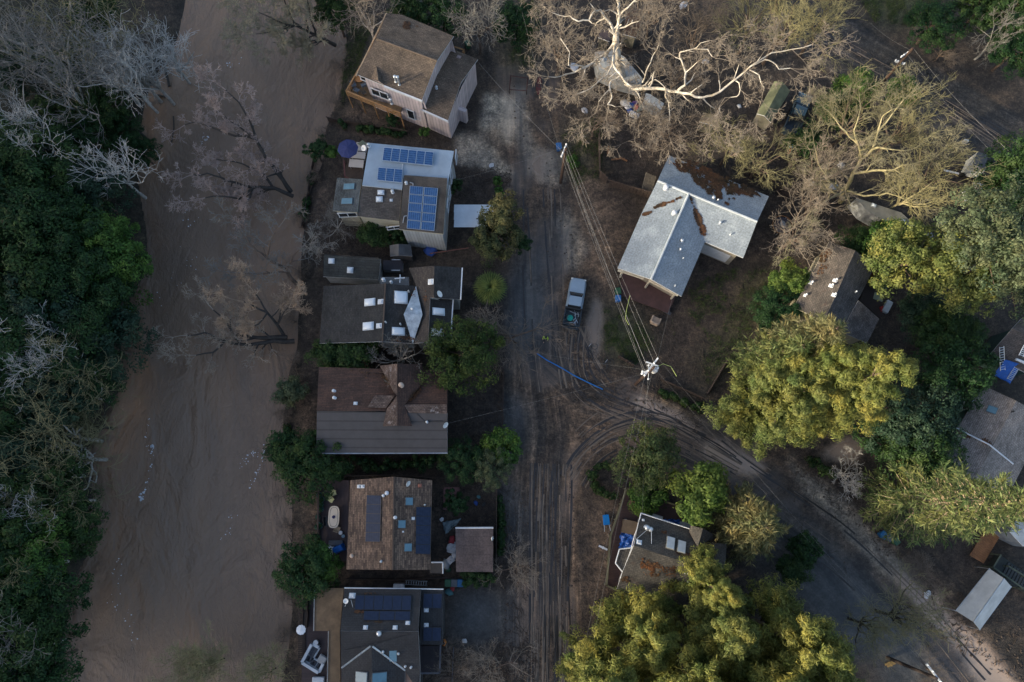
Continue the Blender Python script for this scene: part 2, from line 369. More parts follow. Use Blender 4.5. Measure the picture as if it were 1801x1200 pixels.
for pl, aa in (([(1060, 545), (1100, 545), (1150, 600), (1120, 640), (1065, 620)], 0.8), ([(1320, 470), (1365, 480), (1300, 630), (1245, 690), (1235, 640), (1290, 560)], 0.55), ([(985, 240), (1010, 230), (1055, 200), (1058, 310), (1040, 300), (1010, 330)], 0.5),
           ([(1510, -20), (1660, -20), (1610, 45), (1540, 40)], 0.85), ([(590, 60), (660, 35), (625, 130), (600, 190), (588, 150)], 0.6), ([(880, 20), (940, 0), (940, 120), (900, 110)], 0.7), ([(1150, 690), (1240, 720), (1240, 745), (1160, 705)], 0.6)):
    lay(zone(pl, 4), grass, 0.6, a=aa)
lay(np.clip(west * 4, 0, 1), np.array((0.032, 0.030, 0.018)), 0.6)
# dark soaked rim along the river
rim = np.clip(1 - np.abs(blur(riv, 8) - 0.28) / 0.24, 0, 1) * (fbm(cGX, cGY, 2.5, 71) > 0.42); rim = blur(rim, 1); lay(rim, np.array((0.030, 0.026, 0.020)), 0.6, a=0.85)
# standing water on the mud
PUD = np.zeros(GX.shape)
for pl in ([(1032, 560), (1050, 520), (1062, 560), (1052, 625), (1038, 640)], [(1238, 770), (1300, 790), (1352, 822), (1330, 838), (1270, 822), (1236, 800)], [(1566, 1004), (1596, 1014), (1664, 1076), (1738, 1140), (1798, 1225), (1742, 1225), (1690, 1150), (1622, 1078)], [(1640, 1045), (1658, 1050), (1650, 1070), (1632, 1062)],
           [(1120, 695), (1190, 720), (1240, 770), (1180, 745), (1110, 712)], [(930, 290), (958, 262), (962, 300), (950, 330)], [(1480, 770), (1520, 780), (1500, 815), (1440, 800)]):
    zz = blur(inpoly(VX, VY, pl), 1); lay(zz, np.array((0.34, 0.265, 0.21)) * (0.55 if pl[0][0] < 1100 else 1), 0.1, wet=1.0, a=0.97)
    HZ -= 0.06 * zz; PUD = np.maximum(PUD, zz)
np.copyto(WET, np.maximum(WET, 0.62 * np.clip((fbm(cGX, cGY, 5, 51) - 0.44) * 5, 0, 1) * np.maximum(road_main, road_bran)))
# wheel ruts: lateral coordinate drives streaks in the shader and real furrows here
TU, TV = np.where(dB < dM, uB, uM), np.where(dB < dM, vB, vM); TU = np.where(dU < 12, uU, TU); TV = np.where(dU < 12, vU, TV)
TS = np.maximum.reduce([road_main * np.clip((MPY - 700) / 200, 0.12, 1), road_bran * np.where(MPX < 1260, 0.75, 0.3), road_uppr * 0.6])
TS = np.maximum(TS, zone([(990, 860), (1022, 880), (1030, 1210), (990, 1210)], 3) * 0.9)
for pl in ([(1380, 800), (1440, 850), (1560, 960), (1600, 1010), (1570, 1020), (1500, 960), (1420, 880)],): PUD = np.maximum(PUD, zone(pl, 1) * 0.8)
TS = TS * (1 - PUD)
ph = TU + 0.25 * np.sin(TV * 0.13) + 0.35 * (fbm(cGX, cGY, 9, 61) - 0.5)
HZ += TS * (0.05 * np.sin(ph * 7.3) * np.sin(ph * 2.1 + 1.0) + 0.03 * np.sin(ph * 15.1)) * (1 - WET)
RMASK = np.clip(np.maximum.reduce([sm(dM + nz, 3.4, 6.5), sm(dB + nz, 4.2, 8), sm(dU + nz, 4, 6)]), 0, 1) * (1 - PUD * 0.8)
gv = np.stack([GX, GY, HZ], -1).reshape(-1, 3)
gm, nt, b = new_mat("flood mud"); L = nt.links.new
ac = node(nt, "ShaderNodeAttribute", attribute_name="zone_colour"); aw = node(nt, "ShaderNodeAttribute", attribute_name="wet"); at = node(nt, "ShaderNodeAttribute", attribute_name="rut")
tc = node(nt, "ShaderNodeTexCoord")
st = node(nt, "ShaderNodeSeparateXYZ"); L(at.outputs["Vector"], st.inputs[0])
cx = node(nt, "ShaderNodeCombineXYZ"); k1 = node(nt, "ShaderNodeMath", operation='MULTIPLY'); k1.inputs[1].default_value = 1.7; k2 = node(nt, "ShaderNodeMath", operation='MULTIPLY'); k2.inputs[1].default_value = 0.035
L(st.outputs[0], k1.inputs[0]); L(st.outputs[1], k2.inputs[0]); L(k1.outputs[0], cx.inputs[0]); L(k2.outputs[0], cx.inputs[1])
ns = node(nt, "ShaderNodeTexNoise", i_Scale=1.0, i_Detail=5.0, i_Roughness=0.7); L(cx.outputs[0], ns.inputs["Vector"])
rs = ramp(nt, [(0.36, (0.36,) * 3), (0.46, (0.78,) * 3), (0.55, (1.1, 1.08, 1.05)), (0.64, (2.0, 1.92, 1.8))]); L(ns.outputs["Fac"], rs.inputs[0])
n1 = node(nt, "ShaderNodeTexNoise", i_Scale=0.55, i_Detail=9.0, i_Roughness=0.72); L(tc.outputs["Object"], n1.inputs["Vector"])
r1 = ramp(nt, [(0.32, (0.42, 0.43, 0.46)), (0.48, (0.88,) * 3), (0.56, (1.1, 1.08, 1.05)), (0.68, (1.75, 1.66, 1.55))]); L(n1.outputs["Fac"], r1.inputs[0])
n2 = node(nt, "ShaderNodeTexNoise", i_Scale=5.0, i_Detail=6.0, i_Roughness=0.7); L(tc.outputs["Object"], n2.inputs["Vector"])
r2 = ramp(nt, [(0.33, (0.5,) * 3), (0.66, (1.4,) * 3)]); L(n2.outputs["Fac"], r2.inputs[0])
ma = node(nt, "ShaderNodeMixRGB", blend_type='MULTIPLY', i_Fac=1.0); L(ac.outputs["Color"], ma.inputs[1]); L(r1.outputs[0], ma.inputs[2])
dry = node(nt, "ShaderNodeMath", operation='SUBTRACT'); dry.inputs[0].default_value = 1.0; L(aw.outputs["Fac"], dry.inputs[1])
L(dry.outputs[0], ma.inputs[0])
mb_ = node(nt, "ShaderNodeMixRGB", blend_type='MULTIPLY'); L(dry.outputs[0], mb_.inputs[0]); L(ma.outputs[0], mb_.inputs[1]); L(r2.outputs[0], mb_.inputs[2])
mc = node(nt, "ShaderNodeMixRGB", blend_type='MULTIPLY'); L(st.outputs[2], mc.inputs[0]); L(mb_.outputs[0], mc.inputs[1]); L(rs.outputs[0], mc.inputs[2])
n4 = node(nt, "ShaderNodeTexNoise", i_Scale=1.7, i_Detail=5.0, i_Roughness=0.75); L(tc.outputs["Object"], n4.inputs["Vector"])
r4 = ramp(nt, [(0.36, (0.55,) * 3), (0.5, (0.95,) * 3), (0.63, (1.5, 1.45, 1.38))]); L(n4.outputs["Fac"], r4.inputs[0])
md_ = node(nt, "ShaderNodeMixRGB", blend_type='MULTIPLY'); L(dry.outputs[0], md_.inputs[0]); L(mc.outputs[0], md_.inputs[1]); L(r4.outputs[0], md_.inputs[2])
cy_ = node(nt, "ShaderNodeCombineXYZ"); k3 = node(nt, "ShaderNodeMath", operation='MULTIPLY'); k3.inputs[1].default_value = 0.42; k4 = node(nt, "ShaderNodeMath", operation='MULTIPLY'); k4.inputs[1].default_value = 0.06
L(st.outputs[0], k3.inputs[0]); L(st.outputs[1], k4.inputs[0]); L(k3.outputs[0], cy_.inputs[0]); L(k4.outputs[0], cy_.inputs[1])
n5 = node(nt, "ShaderNodeTexNoise", i_Scale=1.0, i_Detail=8.0, i_Roughness=0.62); n5.inputs["Distortion"].default_value = 0.9; L(cy_.outputs[0], n5.inputs["Vector"])
r5 = ramp(nt, [(0.36, (0.45, 0.5, 0.56)), (0.47, (0.85, 0.87, 0.9)), (0.54, (1.15, 1.1, 1.03)), (0.66, (1.9, 1.74, 1.56))]); L(n5.outputs["Fac"], r5.inputs[0])
me_ = node(nt, "ShaderNodeMixRGB", blend_type='MULTIPLY'); L(ac.outputs["Alpha"], me_.inputs[0]); L(md_.outputs[0], me_.inputs[1]); L(r5.outputs[0], me_.inputs[2])
L(me_.outputs[0], b.inputs["Base Color"])
wn2 = node(nt, "ShaderNodeMath", operation='MULTIPLY_ADD'); L(n2.outputs["Fac"], wn2.inputs[0]); wn2.inputs[1].default_value = -0.25; L(aw.outputs["Fac"], wn2.inputs[2])
mr = node(nt, "ShaderNodeMapRange"); mr.inputs["From Min"].default_value = 0.0; mr.inputs["From Max"].default_value = 0.85; mr.inputs["To Min"].default_value = 0.9; mr.inputs["To Max"].default_value = 0.12; L(wn2.outputs[0], mr.inputs["Value"]); L(mr.outputs[0], b.inputs["Roughness"])
bh = node(nt, "ShaderNodeMath", operation='MULTIPLY_ADD'); L(ns.outputs["Fac"], bh.inputs[0]); L(st.outputs[2], bh.inputs[1]); L(n2.outputs["Fac"], bh.inputs[2])
bp = node(nt, "ShaderNodeBump", i_Distance=0.16); L(bh.outputs[0], bp.inputs["Height"]); L(dry.outputs[0], bp.inputs["Strength"]); L(bp.outputs[0], b.inputs["Normal"])
idx = np.arange(NX * NY).reshape(NY, NX)
Q = np.stack([idx[:-1, :-1], idx[:-1, 1:], idx[1:, 1:], idx[1:, :-1]], -1).reshape(-1, 4)
fc = lambda a: (a[:-1, :-1] + a[1:, 1:]).reshape(-1) / 2
cls = np.zeros(len(Q), int)
cls[fc(rivm) > 0.55] = 4
cls[(fc(road_uppr) > 0.5)] = 3; cls[fc(road_bran) > 0.5] = 2; cls[fc(road_main) > 0.5] = 1
cls[(cls == 0) & (fc(MPX) < 330) & (fc(MPX) > -2000)] = 5
GRD = [("ground", "brown flood mud and yards around the houses", "ground"), ("road", "muddy street with wheel ruts running down the middle", "road"),
       ("road", "mud covered side street leading to the lower corner past the tall conifers", "road"), ("road", "dark road behind the trees with a utility pole beside it", "road"),
       ("river_bed", "drowned river bed under the brown water", "river bed"), ("river_bank", "dark wooded far bank of the river", "river bank")]
for k, (nm, lb, ct) in enumerate(GRD):
    q = Q[cls == k]; used, inv = np.unique(q, return_inverse=True)
    me = np_mesh(nm, gv[used], inv.reshape(-1, 4), [gm], smooth=True)
    a = me.color_attributes.new("zone_colour", 'FLOAT_COLOR', 'POINT'); cc = np.ones((len(used), 4), np.float32); cc[:, 3] = RMASK.reshape(-1)[used]; cc[:, :3] = C.reshape(-1, 3)[used]; a.data.foreach_set("color", cc.ravel())
    a = me.attributes.new("wet", 'FLOAT', 'POINT'); a.data.foreach_set("value", WET.reshape(-1)[used].astype(np.float32))
    a = me.attributes.new("rut", 'FLOAT_VECTOR', 'POINT'); a.data.foreach_set("vector", np.stack([TU, TV, TS], -1).reshape(-1, 3)[used].astype(np.float32).ravel())
    tag(obj(nm, me), lb, ct, kind="structure")
from bisect import bisect
def gz(x, y):
    i = min(max(bisect(gx, x) - 1, 0), NX - 2); j = min(max(bisect(gy, y) - 1, 0), NY - 2)
    fx = (x - gx[i]) / (gx[i + 1] - gx[i]); fy = (y - gy[j]) / (gy[j + 1] - gy[j])
    return float((HZ[j, i] * (1 - fx) + HZ[j, i + 1] * fx) * (1 - fy) + (HZ[j + 1, i] * (1 - fx) + HZ[j + 1, i + 1] * fx) * fy)
def G(px, py):
    p = P(px, py); p[2] = gz(p[0], p[1]); return p

# tyre tracks: pale squeezed-up mud ridges and dark wet wheel ruts, broken here and there
def tracks(label, paths, mat, seed, w0, rise):
    r2 = np.random.default_rng(seed); V, F = [], []
    for path, n, spread in paths:
        pts = np.array([P(*p)[:2] for p in path]); seg = np.linalg.norm(np.diff(pts, axis=0), axis=1); cum = np.concatenate([[0], np.cumsum(seg)]); m = int(cum[-1] / 0.35)
        ss = np.linspace(0, cum[-1], m); cx_, cy2 = np.interp(ss, cum, pts[:, 0]), np.interp(ss, cum, pts[:, 1])
        for _k in range(2):
            cx_ = np.convolve(np.pad(cx_, 6, mode='edge'), np.ones(13) / 13, 'valid'); cy2 = np.convolve(np.pad(cy2, 6, mode='edge'), np.ones(13) / 13, 'valid')
        tx, ty = np.gradient(cx_), np.gradient(cy2); ln = np.hypot(tx, ty) + 1e-9; nx_, ny_ = -ty / ln, tx / ln
        for k in range(n):
            off = r2.uniform(-spread, spread) + 0.18 * np.sin(ss * r2.uniform(0.1, 0.3) + r2.uniform(0, 6)); x, y = cx_ + nx_ * off, cy2 + ny_ * off
            w = w0 * r2.uniform(0.5, 1.3) * (0.6 + 0.8 * vnoise(ss, ss * 0 + k, 1.3, seed + k)); on = vnoise(ss, ss * 0 + 3 * k, 3.5, seed + 2 * k) > 0.42
            for i in range(m - 1):
                if not (on[i] and on[i + 1]): continue
                a0 = len(V)
                for j in (i, i + 1):
                    for sg, hz_ in ((-1, 0.008), (0, rise), (1, 0.008)): X, Y = x[j] + nx_[j] * w[j] * sg, y[j] + ny_[j] * w[j] * sg; V.append((X, Y, gz(X, Y) + hz_))
                F += [(a0, a0 + 3, a0 + 4, a0 + 1), (a0 + 1, a0 + 4, a0 + 5, a0 + 2)]
    tag(obj("tyre_tracks", np_mesh("tyre_tracks", V, F, [mat])), label, "tyre tracks", kind="stuff")
lowr = [(958, 800), (955, 900), (952, 1050), (952, 1230)]; swing = [(1000, 860), (1030, 800), (1090, 762), (1160, 758), (1230, 790), (1310, 840)]; diag = [(1020, 560), (1010, 620), (1015, 680), (1060, 710), (1150, 740), (1240, 790)]; upr = [(955, 320), (960, 480), (968, 600), (985, 700)]; lane = [(1240, 790), (1330, 855), (1480, 960), (1600, 1075), (1730, 1225)]; yard = [(1000, 560), (1025, 600), (1040, 640), (1080, 690)]; ntrk = [(1430, 52), (1560, 128), (1700, 212), (1850, 305)]; sweep = [(1020, 790), (1070, 740), (1150, 725), (1240, 770)]
tracks("pale ridges of squeezed mud along the wheel tracks", [(lowr, 17, 2.9), (swing, 8, 1.6), (diag, 6, 1.5), (upr, 4, 2.4), (lane, 3, 2.6), (yard, 4, 0.9), (sweep, 8, 1.7), (ntrk, 6, 2.4)], M("squeezed mud", (0.155, 0.122, 0.095), 0.8, 0.4, 1.0), 91, 0.075, 0.06)
tracks("dark wet wheel ruts along the streets", [(lowr, 22, 3.0), (swing, 10, 1.8), (diag, 9, 1.6), (upr, 5, 2.6), (lane, 4, 2.8), (yard, 6, 1.0), (sweep, 9, 1.8), (ntrk, 7, 2.6)], M("wet rut", (0.030, 0.027, 0.026), 0.28, 0.3, 1.0), 92, 0.085, 0.012)

# river
WL = -0.85
wm, nt, b = new_mat("silty river water"); L = nt.links.new
tc = node(nt, "ShaderNodeTexCoord"); mp = node(nt, "ShaderNodeMapping"); mp.inputs["Scale"].default_value = (1, 0.45, 1); L(tc.outputs["Object"], mp.inputs[0])
n1 = node(nt, "ShaderNodeTexNoise", i_Scale=0.07, i_Detail=5.0); n1.inputs["Distortion"].default_value = 1.2; L(mp.outputs[0], n1.inputs["Vector"])
r = ramp(nt, [(0.30, (0.172, 0.122, 0.090)), (0.5, (0.200, 0.141, 0.103)), (0.70, (0.255, 0.168, 0.112))]); L(n1.outputs["Fac"], r.inputs[0]); L(r.outputs[0], b.inputs["Base Color"])
n2 = node(nt, "ShaderNodeTexNoise", i_Scale=1.5, i_Detail=6.0, i_Roughness=0.55); n2.inputs["Distortion"].default_value = 2.2; L(mp.outputs[0], n2.inputs["Vector"])
n3 = node(nt, "ShaderNodeTexNoise", i_Scale=0.16, i_Detail=3.0); n3.inputs["Distortion"].default_value = 2.0; L(mp.outputs[0], n3.inputs["Vector"])
b1 = node(nt, "ShaderNodeBump", i_Strength=0.5, i_Distance=0.4); L(n2.outputs["Fac"], b1.inputs["Height"])
b2 = node(nt, "ShaderNodeBump", i_Strength=0.55, i_Distance=1.6); L(n3.outputs["Fac"], b2.inputs["Height"]); L(b1.outputs[0], b2.inputs["Normal"]); L(b2.outputs[0], b.inputs["Normal"])
b.inputs["Roughness"].default_value = 0.07; b.inputs["IOR"].default_value = 1.33
xs, ys = np.linspace(-64, -13, 40), np.linspace(-120, 150, 120)
wx, wy = np.meshgrid(xs, ys); wi = np.arange(wx.size).reshape(wx.shape)
me = np_mesh("river", np.stack([wx, wy, np.full_like(wx, WL)], -1).reshape(-1, 3), np.stack([wi[:-1, :-1], wi[:-1, 1:], wi[1:, 1:], wi[1:, :-1]], -1).reshape(-1, 4), [wm], smooth=True)
tag(obj("river", me), "swollen brown river flowing past the houses", "river", kind="structure")
# foam flecks in the current
fo = []
def foam_line(pts, n, spread, s0):
    pts = [P(*p, WL) for p in pts]
    for _ in range(n):
        k = rng.integers(len(pts) - 1); t = rng.random(); p = pts[k] * (1 - t) + pts[k + 1] * t + np.array([*rng.normal(0, spread, 2), 0]); fo.append((p, s0 * 0.55 * rng.uniform(0.15, 1.0) ** 1.6 * 1.8, rng.uniform(0, 6)))
foam_line([(262, 730), (256, 780), (268, 800), (262, 840), (249, 880)], 45, 0.10, 0.10); foam_line([(268, 786), (268, 790)], 8, 0.15, 0.22); foam_line([(250, 866), (249, 884)], 14, 0.12, 0.16)
foam_line([(338, 430), (335, 460), (300, 500), (285, 560)], 22, 0.8, 0.09); foam_line([(362, 240), (362, 250)], 22, 0.35, 0.10); foam_line([(325, 370), (330, 400)], 14, 0.7, 0.09)
foam_line([(465, 780), (466, 800), (455, 830), (440, 855)], 45, 0.14, 0.09); foam_line([(425, 820), (440, 800), (462, 795)], 30, 0.25, 0.08); foam_line([(410, 905), (400, 945)], 20, 0.3, 0.07)
foam_line([(190, 1055), (230, 1090), (245, 1140)], 24, 0.35, 0.08); foam_line([(205, 985), (206, 1060)], 14, 0.3, 0.07); foam_line([(418, 100), (400, 120)], 12, 0.3, 0.09)
mb = MB()
for p, s, a in fo:
    k = [p + np.array([math.cos(a + t) * s * (1.5 if j % 2 else 0.8), math.sin(a + t) * s, 0.012]) for j, t in enumerate(np.arange(5) * 2 * math.pi / 5)]
    mb.hexa([q - np.array([0, 0, 0.02]) for q in k], k)
tag(mb.build("foam", M("foam", (0.62, 0.66, 0.72), 0.6, 0.2)), "white flecks of foam drifting on the river", "foam", kind="stuff")

# unseen ridge to the west, shaped so the valley floor stays in shade
hv = []; hs = np.array([-300, -240, -185, -150, -135, -118, -102, -90]); hh = np.array([22, 41, 54, 59.0, 54, 37, 14, -1.0])
lat = np.linspace(-420, 420, 281); side = np.array([-SUN_H[1], SUN_H[0]])
for i, l in enumerate(lat):
    wv = 1.5 * math.sin(l * 0.11) + 1.4 * math.sin(l * 0.31 + 1) + 1.4 * math.sin(l * 0.83 + 2) + rng.normal(0, 1.0) - 8.0 / (1 + math.exp(-(l - 9) / 2.5)) / (1 + math.exp((l - 26) / 1.2)) - 3.0 / (1 + math.exp((l + 30) / 4)) + 1.5 * math.exp(-((l + 12) / 8) ** 2)  # crest dips to let sun onto the conifers, rises to shade the roof
    for s, h in zip(hs, hh): hv.append((SUN_H[0] * -s + side[0] * l, SUN_H[1] * -s + side[1] * l, h + (wv if -200 < s < -125 else 0)))
nh = len(hs); hi_ = np.arange(len(hv)).reshape(-1, nh)
me = np_mesh("shade_hill", hv, np.stack([hi_[:-1, :-1], hi_[:-1, 1:], hi_[1:, 1:], hi_[1:, :-1]], -1).reshape(-1, 4), [M("shade hill slope", (0.05, 0.055, 0.03), 0.95, 0.5, 0.08)])
tag(obj("shade_hill", me), "unseen ridge beyond the far bank, shaped to shade the valley floor", "shade_hill", kind="structure")
# ------------------------------------------------------------------ houses
white = M("white paint", (0.62, 0.64, 0.67), 0.5, 0.15, 2.0, 0.1)
galv = M("galvanised steel", (0.62, 0.66, 0.70), 0.35, 0.3, 3.0, 0.1, metal=0.6)
dark = M("dark opening", (0.02, 0.022, 0.025), 0.5, 0.3)
black_m = M("black plastic", (0.02, 0.021, 0.023), 0.45, 0.3)
glass_d = M("window glass", (0.025, 0.032, 0.04), 0.06, 0.2, bump=0)
glass_b = M("skylight glass", (0.10, 0.20, 0.26), 0.14, 0.2, bump=0)
dome_m = M("skylight acrylic", (0.60, 0.66, 0.72), 0.12, 0.1, bump=0)
alu = M("aluminium", (0.70, 0.72, 0.74), 0.3, 0.15, metal=0.8, bump=0)
wood_n = M("new lumber", (0.36, 0.20, 0.085), 0.7, 0.35, 3.0)
wood_d = M("dark weathered wood", (0.06, 0.042, 0.034), 0.85, 0.4, 3.0)
wood_g = M("greyed wood", (0.13, 0.11, 0.085), 0.85, 0.4, 3.0)
rust = M("rusty red boards", (0.17, 0.06, 0.035), 0.85, 0.4, 2.0)
blue_tarp = M("blue tarpaulin", (0.01, 0.10, 0.42), 0.4, 0.35, 3.0, 0.6, bscale=5)
pv_blue = cells("blue photovoltaic cells", (0.008, 0.048, 0.16), (0.16, 0.27, 0.42), 6, 6)
pv_dark = cells("dark photovoltaic cells", (0.022, 0.032, 0.06), (0.032, 0.043, 0.075), 6, 10, 0.15, 0.05)

def inpoly1(x, y, p):
    r = False; n = len(p)
    for i in range(n):
        a, b_ = p[i], p[(i + 1) % n]
        if (a[1] > y) != (b_[1] > y) and x < (b_[0] - a[0]) * (y - a[1]) / (b_[1] - a[1]) + a[0]: r = not r
    return r
def segd(x, y, a, b_):
    d = b_[:2] - a[:2]; t = np.clip(((x - a[0]) * d[0] + (y - a[1]) * d[1]) / max(d @ d, 1e-9), 0, 1); return math.hypot(x - a[0] - t * d[0], y - a[1] - t * d[1])
class House:
    def __init__(s, name, label, cat, px, py, group=None):
        s.root = thing(name, label, cat, P(px, py), group); s.planes = []
    def roof(s, pts, mat, th=0.16, edge=None, name="roof_slope", parent=None):
        w = [P(*p) for p in pts]; o = MB().slab(w, th, 0, 1).build(name, [mat, edge or white], parent or s.root)
        p = [np.asarray(q) for q in w]; n = np.zeros(3)
        for i in range(len(p)): n += np.cross(p[i], p[(i + 1) % len(p)])
        n = nrm(n); n = -n if n[2] < 0 else n; s.planes.append((p, n, sum(p) / len(p), o)); return o
    def roofz(s, x, y, default):
        z = [c[2] - (n[0] * (x - c[0]) + n[1] * (y - c[1])) / n[2] for p, n, c, o in s.planes if inpoly1(x, y, p)]
        if z: return max(z)
        p, n, c, o = min(s.planes, key=lambda k: min(segd(x, y, k[0][i], k[0][(i + 1) % len(k[0])]) for i in range(len(k[0]))))
        return c[2] - (n[0] * (x - c[0]) + n[1] * (y - c[1])) / n[2]
    def hit(s, px, py):
        o = np.array([0, 0, CAMH]); d = P(px, py, 0) - o; best = None
        for p, n, c, ob in s.planes:
            t = ((c - o) @ n) / (d @ n); q = o + d * t
            if inpoly1(q[0], q[1], p) and (best is None or q[2] > best[0][2]): best = (q, n)
        if best is None:
            p, n, c, ob = min(s.planes, key=lambda k: np.linalg.norm((P(px, py, k[2][2]) - k[2])[:2])); t = ((c - o) @ n) / (d @ n); best = (o + d * t, n)
        return best
    def walls(s, pts, z, mat, inset=0.35, base=-0.3, drop=0.22, name="wall", n=9):
        w = [P(px, py, z)[:2] for px, py in pts]; c = sum(w) / len(w)
        w = [c + (q - c) * (1 - inset * 1.35 / max(np.linalg.norm(q - c), 0.1)) for q in w]
        if sum(w[i][0] * w[(i + 1) % len(w)][1] - w[(i + 1) % len(w)][0] * w[i][1] for i in range(len(w))) < 0: w = w[::-1]
        ring = []
        for i in range(len(w)):
            a, b_ = w[i], w[(i + 1) % len(w)]
            for k in range(n):
                q = a + (b_ - a) * k / n; ring.append((q, s.roofz(q[0], q[1], z) - drop))
        mb = MB(); m = len(ring); run = 0
        for i in range(m):
            (a, za), (b_, zb) = ring[i], ring[(i + 1) % m]; d = np.linalg.norm(b_ - a)
            mb.face([(*a, base), (*b_, base), (*b_, zb), (*a, za)], 0, [(run, base), (run + d, base), (run + d, zb), (run, za)]); run += d
        o = mb.build(name, mat, s.root); s.wpoly = w; return o
    def window(s, px, py, z, w, h, nrm_px, panes=2, frame=white, name="window"):
        """window on a wall: centre on the map at height z, facing the map direction nrm_px"""
        c = P(px, py, z); q = P(px + nrm_px[0], py + nrm_px[1], z) - c; nn = nrm(q); u = np.cross((0, 0, 1), nn); up = np.array([0, 0, 1.0])
        f = MB(); t = 0.09
        f.box(c + up * (h / 2), (w + 2 * t, 0.1, t), ax=(u, nn, up)); f.box(c - up * (h / 2), (w + 2 * t, 0.12, t), ax=(u, nn, up))
        for k in range(panes + 1): f.box(c + u * (w * (k / panes - 0.5)), (t, 0.1, h), ax=(u, nn, up))
        o = f.build(name, frame, s.root)
        for k in range(panes): MB().box(c + u * (w * ((k + 0.5) / panes - 0.5)) - nn * 0.02, (w / panes - t, 0.04, h - t), ax=(u, nn, up)).build("pane", glass_d, o)
        return o
    def frame_at(s, px, py, ang=None):
        q, n = s.hit(px, py); u = np.cross((0, 0, 1), n); u = nrm(u) if np.linalg.norm(u) > 0.02 else np.array([1.0, 0, 0])
        if ang is not None:
            e = P(px + 10 * math.cos(ang), py + 10 * math.sin(ang), q[2]) - q; u = nrm(e - n * (e @ n))
        return q, n, u, np.cross(n, u)
    def skylight(s, px, py, w, h, kind="dome", ang=0.0):
        q, n, u, v = s.frame_at(px, py, ang); k = 1 / 15.6; w, h = w * k, h * k
        fr = MB().box(q + n * 0.06, (w + 0.1, h + 0.1, 0.16), ax=(u, v, n)).build("skylight", galv if kind != "flat" else M("skylight kerb", (0.10, 0.11, 0.12), 0.6), s.root)
        mb = MB(); z0 = 0.141
        if kind == "dome":
            prof = [(1, 0), (0.92, 0.09), (0.7, 0.15), (0.3, 0.18)]
            rings = [[q + n * (z0 + zz) + u * a * w / 2 * sc + v * b_ * h / 2 * sc for a, b_ in ((-1, -1), (0, -1), (1, -1), (1, 0), (1, 1), (0, 1), (-1, 1), (-1, 0))] for sc, zz in prof]
            mb.loft(rings); mb.build("dome", dome_m, fr, smooth=True)
        else: mb.box(q + n * (z0 + 0.02), (w, h, 0.04), ax=(u, v, n)).build("pane", glass_b, fr)
        return fr
    def vent(s, px, py, r=0.14, h=0.5, mat=None, cap=True):
        r *= 0.62; h *= 0.8
        q, n = s.hit(px, py); mb = MB().lathe(q - (0, 0, 0.05), [(r * 1.7, 0.0), (r * 1.6, 0.06), (r, 0.09), (r, h * 0.7)], 10)
        o = mb.build("vent", mat or galv, s.root)
        if cap: MB().lathe(q + (0, 0, h * 0.72), [(r * 1.5, 0), (r * 1.7, 0.06), (r * 1.2, 0.16), (r * 0.3, 0.2)], 10).build("cap", mat or galv, o, smooth=True)
        return o
    def plate_vent(s, px, py, w=0.4, ang=0.0, mat=None):
        q, n, u, v = s.frame_at(px, py, ang); o = MB().box(q + n * 0.02, (w * 1.4, w * 1.2, 0.04), ax=(u, v, n)).build("vent", mat or galv, s.root)
        MB().hexa([q + n * 0.04 + u * a * w / 2 + v * b_ * w / 2 for a, b_ in ((-1, -1), (1, -1), (1, 1), (-1, 1))], [q + n * 0.17 + u * a * w / 2.8 + v * b_ * w / 2.8 for a, b_ in ((-1, -1), (1, -1), (1, 1), (-1, 1))]).build("cap", mat or white, o); return o
    def dish(s, px, py, r=0.4, face=(0.4, -0.6, 0.7), h=0.5):
        r *= 0.75
        q, n = s.hit(px, py); o = MB().tube(q, q + np.array([0, 0, h]), 0.03).build("satellite_dish", galv, s.root); f = nrm(face)
        c = q + np.array([0, 0, h])
        MB().lathe(c, [(0.05, -0.02), (r * 0.6, 0.02), (r, 0.12), (r * 1.02, 0.13), (r * 0.98, 0.135), (r * 0.6, 0.05), (0.05, 0.01)], 18, axis=f).build("reflector", M("dish enamel", (0.72, 0.72, 0.7), 0.4, 0.1), o, smooth=True)
        MB().tube(c + f * 0.1, c + f * (r * 1.1) - np.array([0, 0, r * 0.3]), 0.02).build("feed_arm", galv, o); return o
    def panels(s, c4, nx, ny, mat, frame, lift=0.14, gap=0.03, uvs=(6, 10)):
        """array of nx by ny panels; corners TL, TR, BR, BL on the map"""
        w = []; n0 = None
        for px, py in c4:
            q, n = s.hit(px, py); w.append(q); n0 = n if n0 is None else n0
        p0 = w[0]; w = [q - n0 * ((q - p0) @ n0) for q in w]; TL, TR, BR, BL = w
        bl = lambda a, b_: (TL * (1 - a) + TR * a) * (1 - b_) + (BL * (1 - a) + BR * a) * b_
        for i in range(nx):
            for j in range(ny):
                g = gap / 2 / max(np.linalg.norm(TR - TL) / nx, 0.1); a0, a1, b0, b1 = (i + g) / nx, (i + 1 - g) / nx, (j + g) / ny, (j + 1 - g) / ny
                c = [bl(a0, b0), bl(a0, b1), bl(a1, b1), bl(a1, b0)]; c = [q + n0 * lift for q in c]
                o = MB().slab(c, 0.05).build("solar_panel", frame, s.root)
                m = sum(c) / 4; ci = [m + (q - m) * (1 - 0.05) + n0 * 0.006 for q in c]
                MB().slab(ci, 0.012, 0, 0, 0, [(0, 1), (0, 0), (1, 0), (1, 1)]).build("cell_sheet", mat, o)
